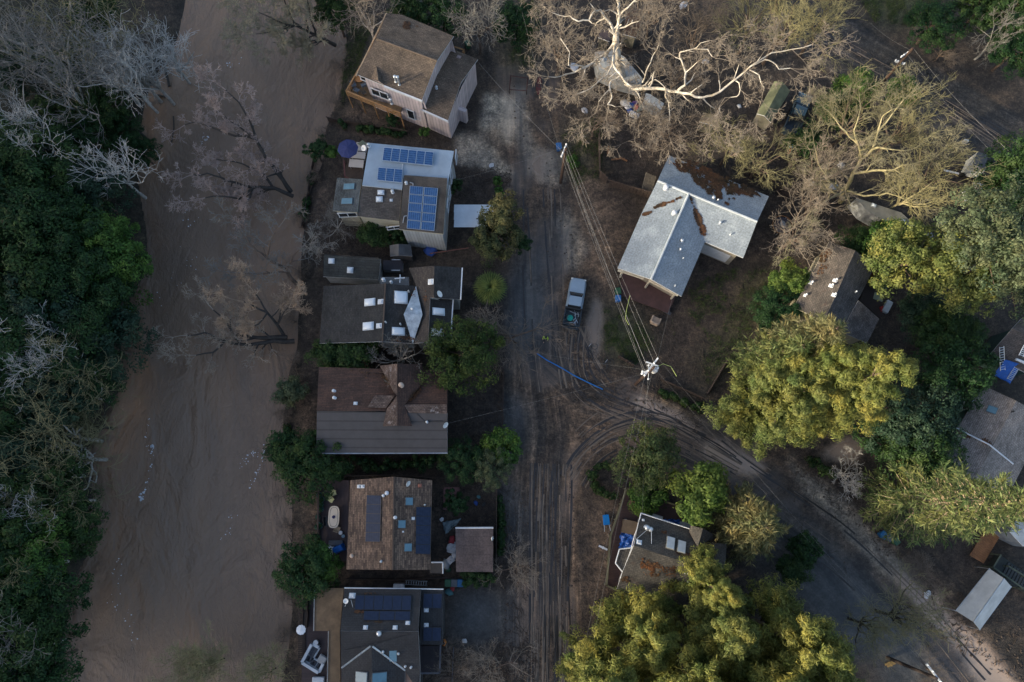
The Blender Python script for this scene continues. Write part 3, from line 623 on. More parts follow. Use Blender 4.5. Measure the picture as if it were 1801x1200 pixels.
    def litter(s, px, py, rx, ry, n, mat, ang=0.0, name="leaf_litter", size=0.13):
        """fallen leaves lying on the roof, gathered in drifts"""
        V = []; F = []; k = 0
        for i in range(n):
            a, rr = rng.uniform(0, 6.28), math.sqrt(rng.random()); ex, ey = rx * rr * math.cos(a), ry * rr * math.sin(a)
            x, y = px + ex * math.cos(ang) - ey * math.sin(ang), py + ex * math.sin(ang) + ey * math.cos(ang)
            if vnoise(x, y, 9, 5) + 0.35 * (1 - rr) < rng.uniform(0.35, 0.85): continue
            q, n_ = s.hit(x, y); t = rng.normal(size=3); t = nrm(t - n_ * (t @ n_)); w = np.cross(n_, t); sz = size * rng.uniform(0.5, 1.4); n2 = n_ * (0.03 + 0.06 * rng.random())
            V += [q + n2 - t * sz, q + n2 + n_ * 0.03 - w * sz * 0.6, q + n2 + t * sz, q + n2 + n_ * 0.02 + w * sz * 0.6]; F.append((k, k + 1, k + 2, k + 3)); k += 4
        if not F: return
        o = obj(name, np_mesh(name, np.array(V) - ORG[s.root], F, [mat]), s.root); o["kind"] = "stuff"; return o

dead_leaf = leaf("dead leaves", (0.085, 0.042, 0.022), (0.035, 0.02, 0.014), 0.1)
def sc(x0, y0, k): return lambda x, y, *z: (x0 + x / k, y0 + y / k, *z)

# --- two storey house with a deck above the river bend
c = sc(580, 10, 5.218)
A = House("two_storey_house", "tall pale house with brown gable roof and orange wood deck beside the river bend", "house", 720, 130)
shA = shingle("tan brown shingles", (0.165, 0.125, 0.092), (0.105, 0.08, 0.062), patch=0.42)
sideA = ribbed("pinkish white board siding", (0.60, 0.52, 0.52), 0.42, 0.6, axis=0, var=0.2)
A.roof([c(245, 630, 7.2), c(845, 872, 7.2), c(985, 508, 8.7), c(428, 303, 8.7)], shA, name="roof_slope"); A.roof([c(428, 303, 8.7), c(985, 508, 8.7), c(1138, 280, 7.4), c(665, 85, 7.4), c(522, 68, 7.4)], shA)
A.walls([c(270, 640)[:2], c(845, 872)[:2], c(1130, 290)[:2], c(540, 80)[:2]], 7.2, sideA, 0.35, drop=0.25)
wing = [c(848, 962, 4.7), c(1083, 1062, 4.7), c(1205, 708, 5.6), c(970, 640, 5.6)]
A.roof(wing, shA); A.roof([c(970, 640, 5.6), c(1205, 708, 5.6), c(1360, 492, 4.8), c(1118, 396, 4.8)], shA)
A.walls([c(850, 962)[:2], c(1083, 1062)[:2], c(1355, 495)[:2], c(1110, 400)[:2]], 4.7, sideA, 0.25, drop=0.22)
# small cross gable on the river slope
za = A.hit(*c(428, 556)[:2])[0][2]; ze = 7.34
A.roof([c(378, 668, ze), c(428, 556, za + 0.03), c(446, 690, ze + 1.0)], shA, 0.1, edge=shA, name="dormer_slope"); A.roof([c(428, 556, za + 0.03), c(497, 725, ze), c(446, 690, ze + 1.0)], shA, 0.1, edge=shA, name="dormer_slope")
MB().slab([P(*c(378, 668, ze)), P(*c(446, 690, ze + 1.0)), P(*c(497, 725, ze))], 0.1).build("dormer_wall", sideA, A.root)
MB().slab([P(*c(495, 740, 7.28)), P(*c(850, 880, 7.28)), P(*c(848, 868, 7.3)), P(*c(500, 730, 7.3))], 0.32).build("gutter", white, A.root)
MB().slab([P(*c(848, 960, 4.76)), P(*c(1088, 1068, 4.76)), P(*c(1084, 1054, 4.78)), P(*c(850, 950, 4.78))], 0.3).build("gutter", white, A.root)
MB().slab([P(*c(236, 640, 7.3)), P(*c(246, 642, 7.3)), P(*c(526, 66, 7.45)), P(*c(514, 66, 7.45))], 0.22).build("barge_board", M("tan trim", (0.42, 0.31, 0.2), 0.7), A.root)
sdir = (-0.45, 0.9)
A.window(*c(325, 672)[:2], 6.1, 1.2, 1.0, sdir, 1); A.window(*c(460, 812)[:2], 4.6, 2.1, 1.3, sdir, 2); A.window(*c(803, 1025)[:2], 1.9, 0.9, 0.9, sdir, 1); A.window(*c(745, 1000)[:2], 2.3, 0.9, 1.9, sdir, 1)
edir = (0.9, 0.42)
A.window(*c(1012, 488)[:2], 6.3, 2.2, 1.1, edir, 2)
for x, y in ((1282, 610), (1222, 730), (1180, 830)): A.window(*c(x, y)[:2], 3.6, 0.9, 1.2, edir, 1, M("grey frame", (0.3, 0.31, 0.33)))
MB().tube(P(*c(836, 958, 5.0)), P(*c(836, 958, 0.1)), 0.07).build("downpipe", white, A.root)
MB().box(P(*c(1182, 985, 1.3)), (0.5, 2.2, 2.6), math.atan2(0.9, 0.42)).build("garage_pillar", sideA, A.root)
for x, y, h in ((608, 700, 1.0), (640, 728, 1.5), (690, 905, 2.4), (620, 850, 0.9), (570, 900, 0.9)):
    q, n = A.hit(*c(x, y)[:2]); zz = q[2] - (0.1 if y < 760 else 2.4); q = P(*c(x, y)[:2], zz); mb = MB().lathe(q, [(0.2, 0), (0.17, 0.1), (0.12, 0.15), (0.12, h)], 12); o = mb.build("flue", galv, A.root, smooth=False); MB().lathe(q + (0, 0, h), [(0.18, 0.0), (0.2, 0.08), (0.14, 0.16), (0.06, 0.2)], 12).build("cap", galv, o, smooth=True)
A.plate_vent(*c(1185, 472)[:2], 0.35, 0.4, M("pinkish vent", (0.3, 0.24, 0.24))); A.vent(*c(980, 760)[:2], 0.16, 0.5)
A.litter(*c(715, 185)[:2], 17, 6, 380, dead_leaf, 0.12, "leaf_litter", 0.16)
MB().prism([P(*c(x, y, 4.3))[:2] for x, y in ((612, 860), (850, 955), (840, 925), (640, 840))], 4.0, 4.25).build("porch_roof", shA, A.root)
# deck
D = [c(262, 660), c(150, 782), c(648, 985), c(665, 930)]
dk = MB().prism([P(*p, 2.9)[:2] for p in ([q[:2] for q in D] + [c(400, 860)[:2], c(330, 700)[:2]])], 2.72, 2.9).build("deck_floor", M("mud stained deck", (0.20, 0.13, 0.07), 0.85, 0.5, 2.0), A.root)
def rail(root, pts, z0, h, mat, step=1.6, balusters=True, boards=0, name="railing", drop=0.0):
    w = [P(px, py, z0 + h) for px, py in pts]
    for a, b_ in zip(w[:-1], w[1:]):
        L_ = np.linalg.norm(b_ - a); d = (b_ - a) / L_; ang = math.atan2(d[1], d[0])
        MB().box((a + b_) / 2, (L_ + 0.1, 0.16, 0.06), ang).build("handrail", mat, root)
        if boards:
            for k in range(boards): MB().box((a + b_) / 2 - (0, 0, h * (k + 0.7) / boards), (L_, 0.04, h / boards * 0.5), ang).build("rail_board", mat, root)
        n = max(2, int(L_ / step) + 1)
        for k in range(n): q = a + d * L_ * k / (n - 1); MB().box(q - (0, 0, (h + drop) / 2), (0.11, 0.11, h + drop), ang).build("post", mat, root)
rail(A.root, [c(428, 303)[:2], c(150, 782)[:2], c(645, 985)[:2]], 2.9, 1.0, wood_n, 1.5, boards=3, drop=2.8)
rail(A.root, [c(1105, 365)[:2], c(1230, 405)[:2], c(1222, 425)[:2]], 2.4, 0.9, wood_n, 1.2, drop=2.4)

MB().path([P(*c(428, 303, 8.76)), P(*c(985, 508, 8.76))], 0.1, 6).build("ridge_cap", M("tan ridge cap", (0.13, 0.095, 0.07)), A.root)
# --- house with blue-white flat roof and three solar arrays
c = sc(570, 230, 5.4576)
B = House("solar_roof_house", "house with blue white flat roof, grey shingles and three blue solar arrays", "house", 690, 330)
flat = M("blue white roof membrane", (0.25, 0.32, 0.40), 0.42, 0.22, 0.5, 0.2)
shB = shingle("brown grey shingles", (0.095, 0.085, 0.078), (0.06, 0.055, 0.052), patch=0.5); shB2 = shingle("blue grey shingles", (0.10, 0.115, 0.12), (0.07, 0.08, 0.085)); shB3 = shingle("smooth brown roofing", (0.085, 0.073, 0.064), (0.075, 0.065, 0.057), w=1.0, h=0.12)
B.roof([c(435, 118, 6.5), c(1245, 195, 6.5), c(1178, 565, 6.5), c(1180, 455, 6.5), c(765, 425, 6.5), c(750, 565, 6.5), c(365, 525, 6.5)], flat, 0.2, M("pale kerb", (0.5, 0.55, 0.6)))
B.roof([c(770, 428, 6.95), c(1182, 456, 6.95), c(1145, 992, 6.2), c(720, 945, 6.2)], shB3, 0.22, M("cream trim", (0.48, 0.44, 0.34)))
B.roof([c(365, 530, 6.2), c(748, 569, 6.2), c(722, 868, 5.5), c(318, 822, 5.5)], shB, 0.2, M("cream trim", (0.48, 0.44, 0.34)))
B.roof([c(365, 465, 6.1), c(318, 785, 5.8), c(80, 768, 5.1), c(125, 452, 5.3)], shB2, 0.18, M("cream trim", (0.48, 0.44, 0.34)))
crm = ribbed("cream clapboard", (0.42, 0.39, 0.30), 0.3, 0.7, axis=1, var=0.2); gyw = ribbed("pale grey siding", (0.42, 0.45, 0.47), 0.35, 0.6, axis=0, var=0.2)
B.walls([c(435, 118)[:2], c(1245, 195)[:2], c(1180, 500)[:2], c(365, 525)[:2]], 6.5, gyw, 0.2)
B.walls([c(740, 430)[:2], c(1180, 456)[:2], c(1143, 992)[:2], c(720, 945)[:2]], 6.2, gyw, 0.25); B.walls([c(365, 520)[:2], c(748, 569)[:2], c(722, 868)[:2], c(318, 822)[:2]], 5.5, crm, 0.2); B.walls([c(345, 465)[:2], c(318, 785)[:2], c(80, 768)[:2], c(125, 452)[:2]], 5.3, crm, 0.3)
B.window(*c(228, 808)[:2], 4.4, 2.0, 1.1, (0, 1), 2); B.window(*c(672, 932)[:2], 3.6, 1.5, 0.8, (0.1, 1), 2)
for x, y in ((1268, 255), (1222, 440), (1205, 600), (1190, 720)): B.window(*c(x, y)[:2], 4.6, 1.0, 1.5, (1, 0.05), 1)
B.panels([c(580, 168)[:2], c(1055, 215)[:2], c(1040, 350)[:2], c(562, 300)[:2]], 6, 1, pv_blue, alu, 0.3); B.panels([c(525, 360)[:2], c(760, 380)[:2], c(750, 513)[:2], c(512, 488)[:2]], 3, 1, pv_blue, alu, 0.3)
B.panels([c(822, 530)[:2], c(1098, 555)[:2], c(1062, 968)[:2], c(792, 942)[:2]], 2, 5, pv_blue, alu, 0.15, 0.09)
B.skylight(*c(245, 540)[:2], 20, 10, "flat", 0.06); B.skylight(*c(225, 680)[:2], 20, 10, "flat", 0.06); B.skylight(*c(547, 595)[:2], 10, 7, "dome"); B.skylight(*c(532, 660)[:2], 10, 8, "dome")
B.vent(*c(660, 592)[:2], 0.2, 0.6); B.plate_vent(*c(645, 668)[:2], 0.25); B.vent(*c(790, 507)[:2], 0.18, 0.4); B.vent(*c(433, 150)[:2], 0.2, 0.7)
for pl in (((825, 502), (855, 510), (855, 530)), ((795, 822), (770, 825), (758, 890)), ((755, 325), (750, 375))):
    MB().path([B.hit(*c(*q)[:2])[0] + (0, 0, 0.12) for q in pl], 0.04).build("conduit", alu, B.root)
B.dish(*c(400, 200)[:2], 0.45, (-0.5, -0.3, 0.8), 0.8)
MB().tube(P(*c(540, 850, 5.2)), P(*c(540, 850, 0)), 0.05).build("downpipe", white, B.root)
DKB = thing("raised_deck", "small brown deck between the blue parasol and the flat roofed house", "deck", P(*c(330, 300)))
MB().prism([P(*c(x, y, 1.2))[:2] for x, y in ((235, 130), (420, 130), (370, 460), (200, 455))], 1.0, 1.2).build("deck_floor", wood_d, DKB)
for x, y in ((235, 455), (205, 300)): MB().tube(P(*c(x, y, 0)), P(*c(x, y, 1.1)), 0.08).build("post", wood_d, DKB)
rail(DKB, [c(190, 290)[:2], c(200, 440)[:2], c(240, 460)[:2]], 1.2, 0.9, M("maroon rail", (0.10, 0.04, 0.04)), 1.0)

# --- dark shingled house with white diamond cricket
c = sc(540, 420, 6.0)
Ch = House("diamond_roof_house", "dark shingled house with a pale diamond shaped roof panel and white skylights", "house", 690, 545)
shC = shingle("charcoal shingles", (0.040, 0.040, 0.040), (0.026, 0.026, 0.027), stain=(0.052, 0.047, 0.043)); shC2 = shingle("brown charcoal shingles", (0.066, 0.056, 0.049), (0.042, 0.036, 0.034))
Ch.roof([c(130, 1105, 4.2), c(175, 500, 4.2), c(828, 474, 6.2), c(798, 1085, 6.2)], shC); Ch.roof([c(828, 474, 6.2), c(1150, 500, 5.1), c(1115, 1105, 5.1), c(798, 1085, 6.2)], shC)
Ch.roof([c(1075, 310, 5.3), c(1343, 286, 6.5), c(1340, 625, 6.5), c(1150, 500, 5.15)], shC2); Ch.roof([c(1150, 500, 5.15), c(1340, 625, 6.5), c(1300, 625, 6.3), c(1280, 1090, 6.3), c(1115, 1105, 5.15)], shC2)
Ch.roof([c(1343, 286, 6.5), c(1632, 306, 5.2), c(1615, 642, 5.2), c(1340, 625, 6.5)], shC, 0.16, galv); Ch.roof([c(1300, 625, 6.0), c(1535, 642, 4.9), c(1515, 1100, 4.9), c(1280, 1090, 6.0)], shC, 0.16, galv)
Ch.roof([c(775, 405, 4.6), c(1072, 405, 4.6), c(1075, 500, 4.6), c(770, 478, 4.6)], M("grey flat roof", (0.10, 0.11, 0.12)), 0.15)
dm = M("oxidised pale sheet metal", (0.34, 0.41, 0.48), 0.38, 0.5, 1.3, 0.15, metal=0.15)
N_, E_, S_, W_ = c(1150, 500, 5.45), c(1218, 800, 6.3), c(1115, 1108, 5.45), c(1020, 800, 6.3)
Ch.roof([N_, E_, W_], dm, 0.1, galv, "cricket_panel"); Ch.roof([S_, W_, E_], dm, 0.1, galv, "cricket_panel")
MB().path([P(*c(828, 474, 6.26)), P(*c(798, 1085, 6.26))], 0.09, 6).build("ridge_cap", M("dark ridge cap", (0.07, 0.05, 0.04)), Ch.root); Ch.litter(*c(1000, 1060)[:2], 22, 5, 130, dead_leaf, 0.0, size=0.11); Ch.litter(*c(1130, 560)[:2], 5, 10, 50, dead_leaf, 0.1, size=0.1); Ch.litter(*c(1250, 620)[:2], 4, 12, 40, dead_leaf, 0.0, size=0.1)
wlC = ribbed("grey clapboard", (0.33, 0.36, 0.36), 0.2, 0.7, axis=1, var=0.2)
Ch.walls([c(150, 1095)[:2], c(185, 510)[:2], c(1110, 500)[:2], c(1110, 1090)[:2]], 4.2, wlC, 0.35); Ch.walls([c(1080, 320)[:2], c(1625, 312)[:2], c(1610, 640)[:2], c(1150, 640)[:2]], 5.2, wlC, 0.3); Ch.walls([c(1110, 630)[:2], c(1530, 640)[:2], c(1515, 1090)[:2], c(1115, 1090)[:2]], 4.9, wlC, 0.3)
for x, y, w, h in ((667, 672, 18, 11), (650, 925, 18, 12), (990, 622, 21, 20), (962, 980, 20, 12), (1385, 772, 20, 11), (1372, 990, 20, 11)): Ch.skylight(*c(x, y)[:2], w, h, "dome", -0.02)
for x, y, w in ((777, 665, 0.45), (760, 920, 0.45), (1307, 455, 0.5)): Ch.plate_vent(*c(x, y)[:2], w)
for x, y in ((832, 885), (988, 905), (1075, 560)): Ch.vent(*c(x, y)[:2], 0.1, 0.5)
Ch.vent(*c(1112, 745)[:2], 0.16, 0.35, white); Ch.vent(*c(812, 440)[:2], 0.22, 0.6); Ch.vent(*c(890, 462)[:2], 0.18, 0.4); Ch.dish(*c(1398, 605)[:2], 0.5, (0.7, 0.2, 0.6), 0.6)
q, n = Ch.hit(*c(990, 440)[:2]); MB().box(q + (0, 0, 0.8), (1.1, 0.1, 0.1), 0.1).box(q + (0, 0, 0.6), (0.1, 0.9, 0.1)).tube(q, q + (0, 0, 1.0), 0.05).build("aerial", galv, Ch.root)
MB().slab([P(*c(1632, 306, 5.25)), P(*c(1644, 306, 5.25)), P(*c(1626, 642, 5.25)), P(*c(1615, 642, 5.25))], 0.18).build("gutter", white, Ch.root); MB().slab([P(*c(1536, 642, 4.95)), P(*c(1548, 642, 4.95)), P(*c(1526, 960, 4.95)), P(*c(1515, 960, 4.95))], 0.18).build("gutter", white, Ch.root)
def shed(name, label, cat, quad, z0, z1, mat, wm, ridge=None, edge=None, base=-0.2):
    h = House(name, label, cat, *(np.mean(np.array(quad), 0))); a, b_, c_, d = quad
    if ridge is None: h.roof([(*a, z1), (*b_, z1), (*c_, z0), (*d, z0)], mat, 0.12, edge)
    else:
        e, f = ridge; h.roof([(*a, z0), (*e, z1), (*f, z1), (*d, z0)], mat, 0.1, edge); h.roof([(*e, z1), (*b_, z0), (*c_, z0), (*f, z1)], mat, 0.1, edge)
    h.walls([a, b_, c_, d], z0, wm, 0.15, base=base, drop=0.12); return h
shd = shed("long_shed", "long low shed with mossy dark roof beside the diamond roof house", "shed", [c(180, 175)[:2], c(780, 212)[:2], c(757, 432)[:2], c(170, 400)[:2]], 2.6, 3.2, shingle("dark mossy roofing", (0.045, 0.05, 0.048), (0.03, 0.034, 0.034), w=1.0, h=0.3), M("pale grey boards", (0.3, 0.3, 0.29)))
shd.skylight(*c(260, 235)[:2], 9, 8, "dome", 0.06); shd.skylight(*c(457, 332)[:2], 9, 9, "dome", 0.06)
shed("garden_shed", "small grey gabled garden shed behind the diamond roof house", "shed", [c(870, 70)[:2], c(1092, 62)[:2], c(1112, 185)[:2], c(878, 185)[:2]], 2.0, 2.8, M("grey shed roofing", (0.085, 0.09, 0.1), 0.8), M("brown shed wall", (0.12, 0.10, 0.09)), (c(966, 55)[:2], c(968, 175)[:2]), M("pale fascia", (0.4, 0.42, 0.45)))
HT = thing("covered_tub", "square dark covered tub littered with sticks between the sheds", "tub", P(*c(905, 280)))
MB().prism([P(*c(x, y, 1.0))[:2] for x, y in ((805, 235), (1005, 235), (1005, 328), (805, 328))], 0, 0.95).build("body", M("grey tub side", (0.2, 0.21, 0.22)), HT); MB().prism([P(*c(x, y, 1.0))[:2] for x, y in ((802, 230), (1010, 230), (1010, 332), (802, 332))], 0.96, 1.06).build("lid", M("dark tub cover", (0.03, 0.026, 0.034), 0.6), HT)
for x, y in ((940, 222), (935, 334)): MB().box(P(*c(x, y, 1.1)), (1.0, 0.09, 0.08)).build("rim", white, HT)

# --- brown house with cross gable
c = sc(540, 620, 6.21)
Dh = House("brown_roof_house", "wide house with rust brown upper roof and smooth grey lower roof", "house", 672, 722)
shD = shingle("rust brown shingles", (0.095, 0.050, 0.036), (0.062, 0.036, 0.028), w=0.9, h=0.2, patch=0.45); memb = ribbed("grey roll roofing", (0.052, 0.049, 0.052), 0.95, 0.7, axis=1, var=0.22, depth=0.01)
shDw = shingle("frost worn shingles", (0.16, 0.115, 0.095), (0.085, 0.055, 0.045), w=0.3, h=0.17, stain=(0.36, 0.34, 0.34))
Dh.roof([c(108, 640, 6.3), c(1532, 640, 6.3), c(1532, 200, 4.6), c(130, 160, 4.6)], shD, 0.16, M("brown edge", (0.13, 0.1, 0.09))); Dh.roof([c(108, 640, 6.3), c(1532, 660, 6.3), c(1534, 1096, 4.6), c(100, 1100, 4.6)], memb, 0.16, M("pale gutter", (0.4, 0.42, 0.45)))
Dh.roof([c(985, 125, 7.0), c(985, 470, 7.0), c(945, 430, 6.75), c(795, 145, 5.3)], shDw, 0.14, white); Dh.roof([c(985, 470, 7.0), c(985, 800, 7.0), c(828, 808, 6.3), c(870, 620, 6.4)], shDw, 0.14, wood_d, "roof_slope")
Dh.roof([c(985, 125, 7.0), c(985, 800, 7.0), c(1150, 805, 6.25), c(1060, 575, 6.4), c(1290, 300, 5.3), c(1250, 130, 5.2)], shD, 0.14, wood_d)
Dh.roof([c(1060, 572, 6.42), c(1525, 568, 6.42), c(1530, 668, 6.38), c(1110, 660, 6.38)], shDw, 0.05, wood_d, "ridge_course"); Dh.roof([c(742, 468, 6.12), c(960, 470, 6.12), c(865, 605, 6.37), c(660, 600, 6.37)], shDw, 0.05, wood_d, "ridge_course")
wlD = ribbed("brown board wall", (0.12, 0.085, 0.065), 0.25, 0.8, axis=0); Dh.walls([c(115, 1090)[:2], c(1525, 1090)[:2], c(1525, 210)[:2], c(135, 170)[:2]], 4.6, wlD, 0.5)
MB().prism([P(*c(x, y, 6.0))[:2] for x, y in ((850, 795), (1130, 795), (1110, 760), (880, 760))], 5.2, 6.1).build("gable_wall", wlD, Dh.root)
for x, y in ((300, 425), (305, 500)): Dh.vent(*c(x, y)[:2], 0.17, 0.75, white)
Dh.plate_vent(*c(530, 558)[:2], 0.3); Dh.vent(*c(1032, 362)[:2], 0.26, 0.8, M("copper flue", (0.55, 0.42, 0.33), 0.4)); Dh.dish(*c(1510, 795)[:2], 0.45, (0.7, -0.5, 0.5), 0.5); Dh.vent(*c(1312, 762)[:2], 0.14, 0.35)
Dh.litter(*c(860, 300)[:2], 10, 5, 80, dead_leaf, 0.9, size=0.12); Dh.litter(*c(1180, 460)[:2], 16, 5, 150, dead_leaf, -0.8, size=0.12); Dh.litter(*c(620, 230)[:2], 26, 8, 60, dead_leaf, 0.2, size=0.1)
MB().path([Dh.hit(*c(*q)[:2])[0] + (0, 0, 0.05) for q in ((1200, 670), (1290, 755), (1330, 750), (1480, 748))], 0.025).build("cable", black_m, Dh.root)
MB().slab([P(*c(100, 1098, 4.66)), P(*c(1536, 1094, 4.66)), P(*c(1536, 1106, 4.66)), P(*c(100, 1110, 4.66))], 0.1).build("gutter", M("blue grey gutter", (0.22, 0.25, 0.30)), Dh.root)

# --- brown gable house with two dark solar arrays
c = sc(540, 820, 6.0)
E = House("brown_gable_house", "brown speckled gable house with two dark solar strips and three blue skylights", "house", 688, 922)
shE = shingle("speckled brown shingles", (0.20, 0.135, 0.095), (0.075, 0.050, 0.040), w=0.5, h=0.2, patch=0.35)
E.roof([c(415, 1090, 4.6), c(455, 150, 4.6), c(920, 112, 6.4), c(905, 1095, 6.4)], shE, 0.16, M("brown edge", (0.13, 0.1, 0.09))); E.roof([c(920, 112, 6.4), c(1320, 150, 4.8), c(1300, 1095, 4.8), c(905, 1095, 6.4)], shE, 0.16, M("brown edge", (0.13, 0.1, 0.09)))
MB().path([P(*c(920, 112, 6.47)), P(*c(905, 1095, 6.47))], 0.1, 6).build("ridge_cap", M("dark ridge cap", (0.07, 0.05, 0.04)), E.root)
E.walls([c(425, 1085)[:2], c(460, 155)[:2], c(1315, 155)[:2], c(1295, 1085)[:2]], 4.6, M("dark red wall", (0.10, 0.055, 0.042)), 0.45)
E.panels([c(635, 305)[:2], c(792, 310)[:2], c(780, 800)[:2], c(620, 797)[:2]], 1, 5, pv_dark, black_m); E.panels([c(1145, 430)[:2], c(1308, 430)[:2], c(1300, 930)[:2], c(1138, 925)[:2]], 1, 5, pv_dark, black_m)
for x, y in ((1075, 372), (997, 612), (1063, 857)): E.skylight(*c(x, y)[:2], 11, 11, "flat")
E.vent(*c(845, 285)[:2], 0.22, 0.3, white); E.vent(*c(808, 312)[:2], 0.16, 0.3, white); E.vent(*c(932, 542)[:2], 0.17, 0.45, white); E.plate_vent(*c(548, 215)[:2], 0.28); E.plate_vent(*c(590, 215)[:2], 0.28); E.vent(*c(785, 1005)[:2], 0.13, 0.4); E.vent(*c(478, 945)[:2], 0.2, 0.5, M("copper flue", (0.55, 0.42, 0.33), 0.4)); E.dish(*c(1065, 182)[:2], 0.42, (0.8, -0.4, 0.4), 0.4); E.plate_vent(*c(1120, 552)[:2], 0.25); E.plate_vent(*c(1012, 692)[:2], 0.14); E.vent(*c(1245, 410)[:2], 0.1, 0.35); E.plate_vent(*c(1190, 205)[:2], 0.3, 0, M("rusty vent", (0.3, 0.12, 0.08)))
MB().prism([P(*c(x, y, 3.2))[:2] for x, y in ((1295, 1018), (1430, 1018), (1430, 1132), (1295, 1132))], 3.0, 3.15).build("porch_roof", M("dark brown roll roofing", (0.055, 0.045, 0.038)), E.root)
for pl in (((1310, 1016), (1435, 1016)), ((1433, 1016), (1433, 1135))): MB().path([P(*c(*q, 3.2)) for q in pl], 0.07, 4).build("fascia", white, E.root)
for x, y in ((1425, 1025), (1425, 1125)): MB().tube(P(*c(x, y, 0)), P(*c(x, y, 3.0)), 0.07).build("post", wood_d, E.root)
DE = thing("river_deck", "dark purple brown deck with an oval table between the brown gable house and the river", "deck", P(*c(260, 600)))
deckm = ribbed("purple brown deck boards", (0.058, 0.038, 0.040), 0.15, 0.7, axis=0, var=0.3)
MB().prism([P(*c(x, y, 0.9))[:2] for x, y in ((140, 150), (445, 150), (430, 1000), (120, 1000))], 0.72, 0.9).build("deck_floor", deckm, DE)
rail(DE, [c(120, 240)[:2], c(105, 990)[:2]], 0.9, 0.9, wood_d, 1.6, boards=2, drop=0.8)
c = sc(750, 840, 5.452)
Gg = House("garage", "flat brown roofed garage with a white fascia beside the street", "garage", 835, 967)
Gg.roof([c(278, 486, 3.1), c(640, 484, 3.1), c(640, 906, 2.9), c(285, 906, 2.9)], shingle("purple brown roll roofing", (0.098, 0.074, 0.070), (0.085, 0.064, 0.062), w=2.0, h=0.9, patch=0.4), 0.18, M("dark brown edge", (0.06, 0.045, 0.04)))
Gg.walls([c(282, 490)[:2], c(636, 490)[:2], c(636, 902)[:2], c(288, 902)[:2]], 2.9, M("garage wall", (0.10, 0.075, 0.065)), 0.15); MB().path([P(*c(277, 484, 3.12)), P(*c(641, 482, 3.12))], 0.09, 4).build("fascia", white, Gg.root); Gg.dish(*c(624, 582)[:2], 0.32, (0.9, -0.2, 0.25), 0.35)

# --- charcoal house at the bottom with sofa terrace
c = sc(520, 1020, 6.432)
Fh = House("charcoal_house", "charcoal roofed house with dark solar panels and a brown side terrace", "house", 670, 1120)
shF = shingle("near black shingles", (0.040, 0.040, 0.043), (0.030, 0.030, 0.033), w=0.35, patch=0.3)
Fh.roof([c(552, 96, 4.9), c(1418, 108, 4.9), c(1388, 580, 6.6), c(505, 575, 6.6)], shF, 0.16, galv); Fh.roof([c(505, 580, 6.6), c(1388, 585, 6.6), c(1410, 1025, 5.6), c(1400, 1290, 5.0), c(1240, 1030, 5.6), c(860, 750, 6.5), c(515, 1000, 5.6), c(515, 800, 6.0)], shF)
Fh.roof([c(860, 750, 6.62), c(860, 1500, 6.62), c(520, 1500, 5.3), c(518, 998, 5.5)], shF); Fh.roof([c(860, 750, 6.62), c(1238, 1030, 5.5), c(1225, 1500, 5.3), c(860, 1500, 6.62)], shF)
for pl in (((845, 752), (520, 996)), ((870, 755), (1238, 1026))): MB().path([P(*c(*pl[0], 6.62)), P(*c(*pl[1], 5.62))], 0.085, 4).build("valley_flashing", galv, Fh.root)
Fh.roof([c(1422, 110, 4.4), c(1668, 110, 4.3), c(1662, 735, 4.3), c(1405, 732, 4.4)], shF, 0.16, galv)
Fh.roof([c(1235, 1025, 5.2), c(1410, 1028, 5.2), c(1405, 1500, 5.2), c(1225, 1500, 5.2)], M("tan flat roof", (0.20, 0.13, 0.10)), 0.14)
wlF = M("dark grey wall", (0.07, 0.072, 0.078)); Fh.walls([c(552, 105)[:2], c(1415, 115)[:2], c(1405, 1480)[:2], c(515, 1480)[:2]], 4.9, wlF, 0.4); Fh.walls([c(1422, 120)[:2], c(1662, 120)[:2], c(1655, 728)[:2], c(1410, 725)[:2]], 4.3, wlF, 0.25)
Fh.panels([c(680, 176)[:2], c(1314, 181)[:2], c(1305, 352)[:2], c(668, 345)[:2]], 6, 1, pv_dark, black_m); Fh.panels([c(775, 356)[:2], c(1303, 360)[:2], c(1298, 466)[:2], c(768, 462)[:2]], 3, 1, pv_dark, black_m); Fh.panels([c(1447, 150)[:2], c(1660, 150)[:2], c(1650, 325)[:2], c(1440, 320)[:2]], 2, 1, pv_dark, black_m); Fh.panels([c(1445, 533)[:2], c(1648, 533)[:2], c(1646, 693)[:2], c(1440, 693)[:2]], 2, 1, pv_dark, black_m)
for x, y in ((790, 540), (1125, 540), (1268, 487), (1478, 342), (1478, 512)): Fh.plate_vent(*c(x, y)[:2], 0.33)
Fh.vent(*c(950, 600)[:2], 0.26, 0.6); Fh.vent(*c(995, 806)[:2], 0.14, 0.5); Fh.vent(*c(1168, 828)[:2], 0.14, 0.5); Fh.vent(*c(1242, 975)[:2], 0.11, 0.4, white); Fh.vent(*c(1307, 985)[:2], 0.11, 0.5, white); Fh.dish(*c(593, 222)[:2], 0.34, (0, -0.2, 1), 0.9); Fh.plate_vent(*c(640, 180)[:2], 0.45)
Fh.skylight(*c(752, 1098)[:2], 19, 14, "flat"); Fh.skylight(*c(945, 1102)[:2], 21, 13, "flat"); Fh.skylight(*c(1104, 855)[:2], 11, 16, "flat")
for (x0, y0), (x1, y1) in (((590, 225), (545, 335)), ((625, 225), (660, 355))): MB().tube(P(*c(x0, y0, 6.2)), P(*c(x1, y1, 5.4)), 0.025).build("mast_stay", galv, Fh.root)
Fh.litter(*c(720, 362)[:2], 9, 2.2, 60, dead_leaf, 0.02, size=0.1); Fh.litter(*c(900, 478)[:2], 14, 2.0, 80, dead_leaf, 0.0, size=0.1); Fh.litter(*c(830, 150)[:2], 16, 2.0, 40, dead_leaf, 0.0, size=0.1)
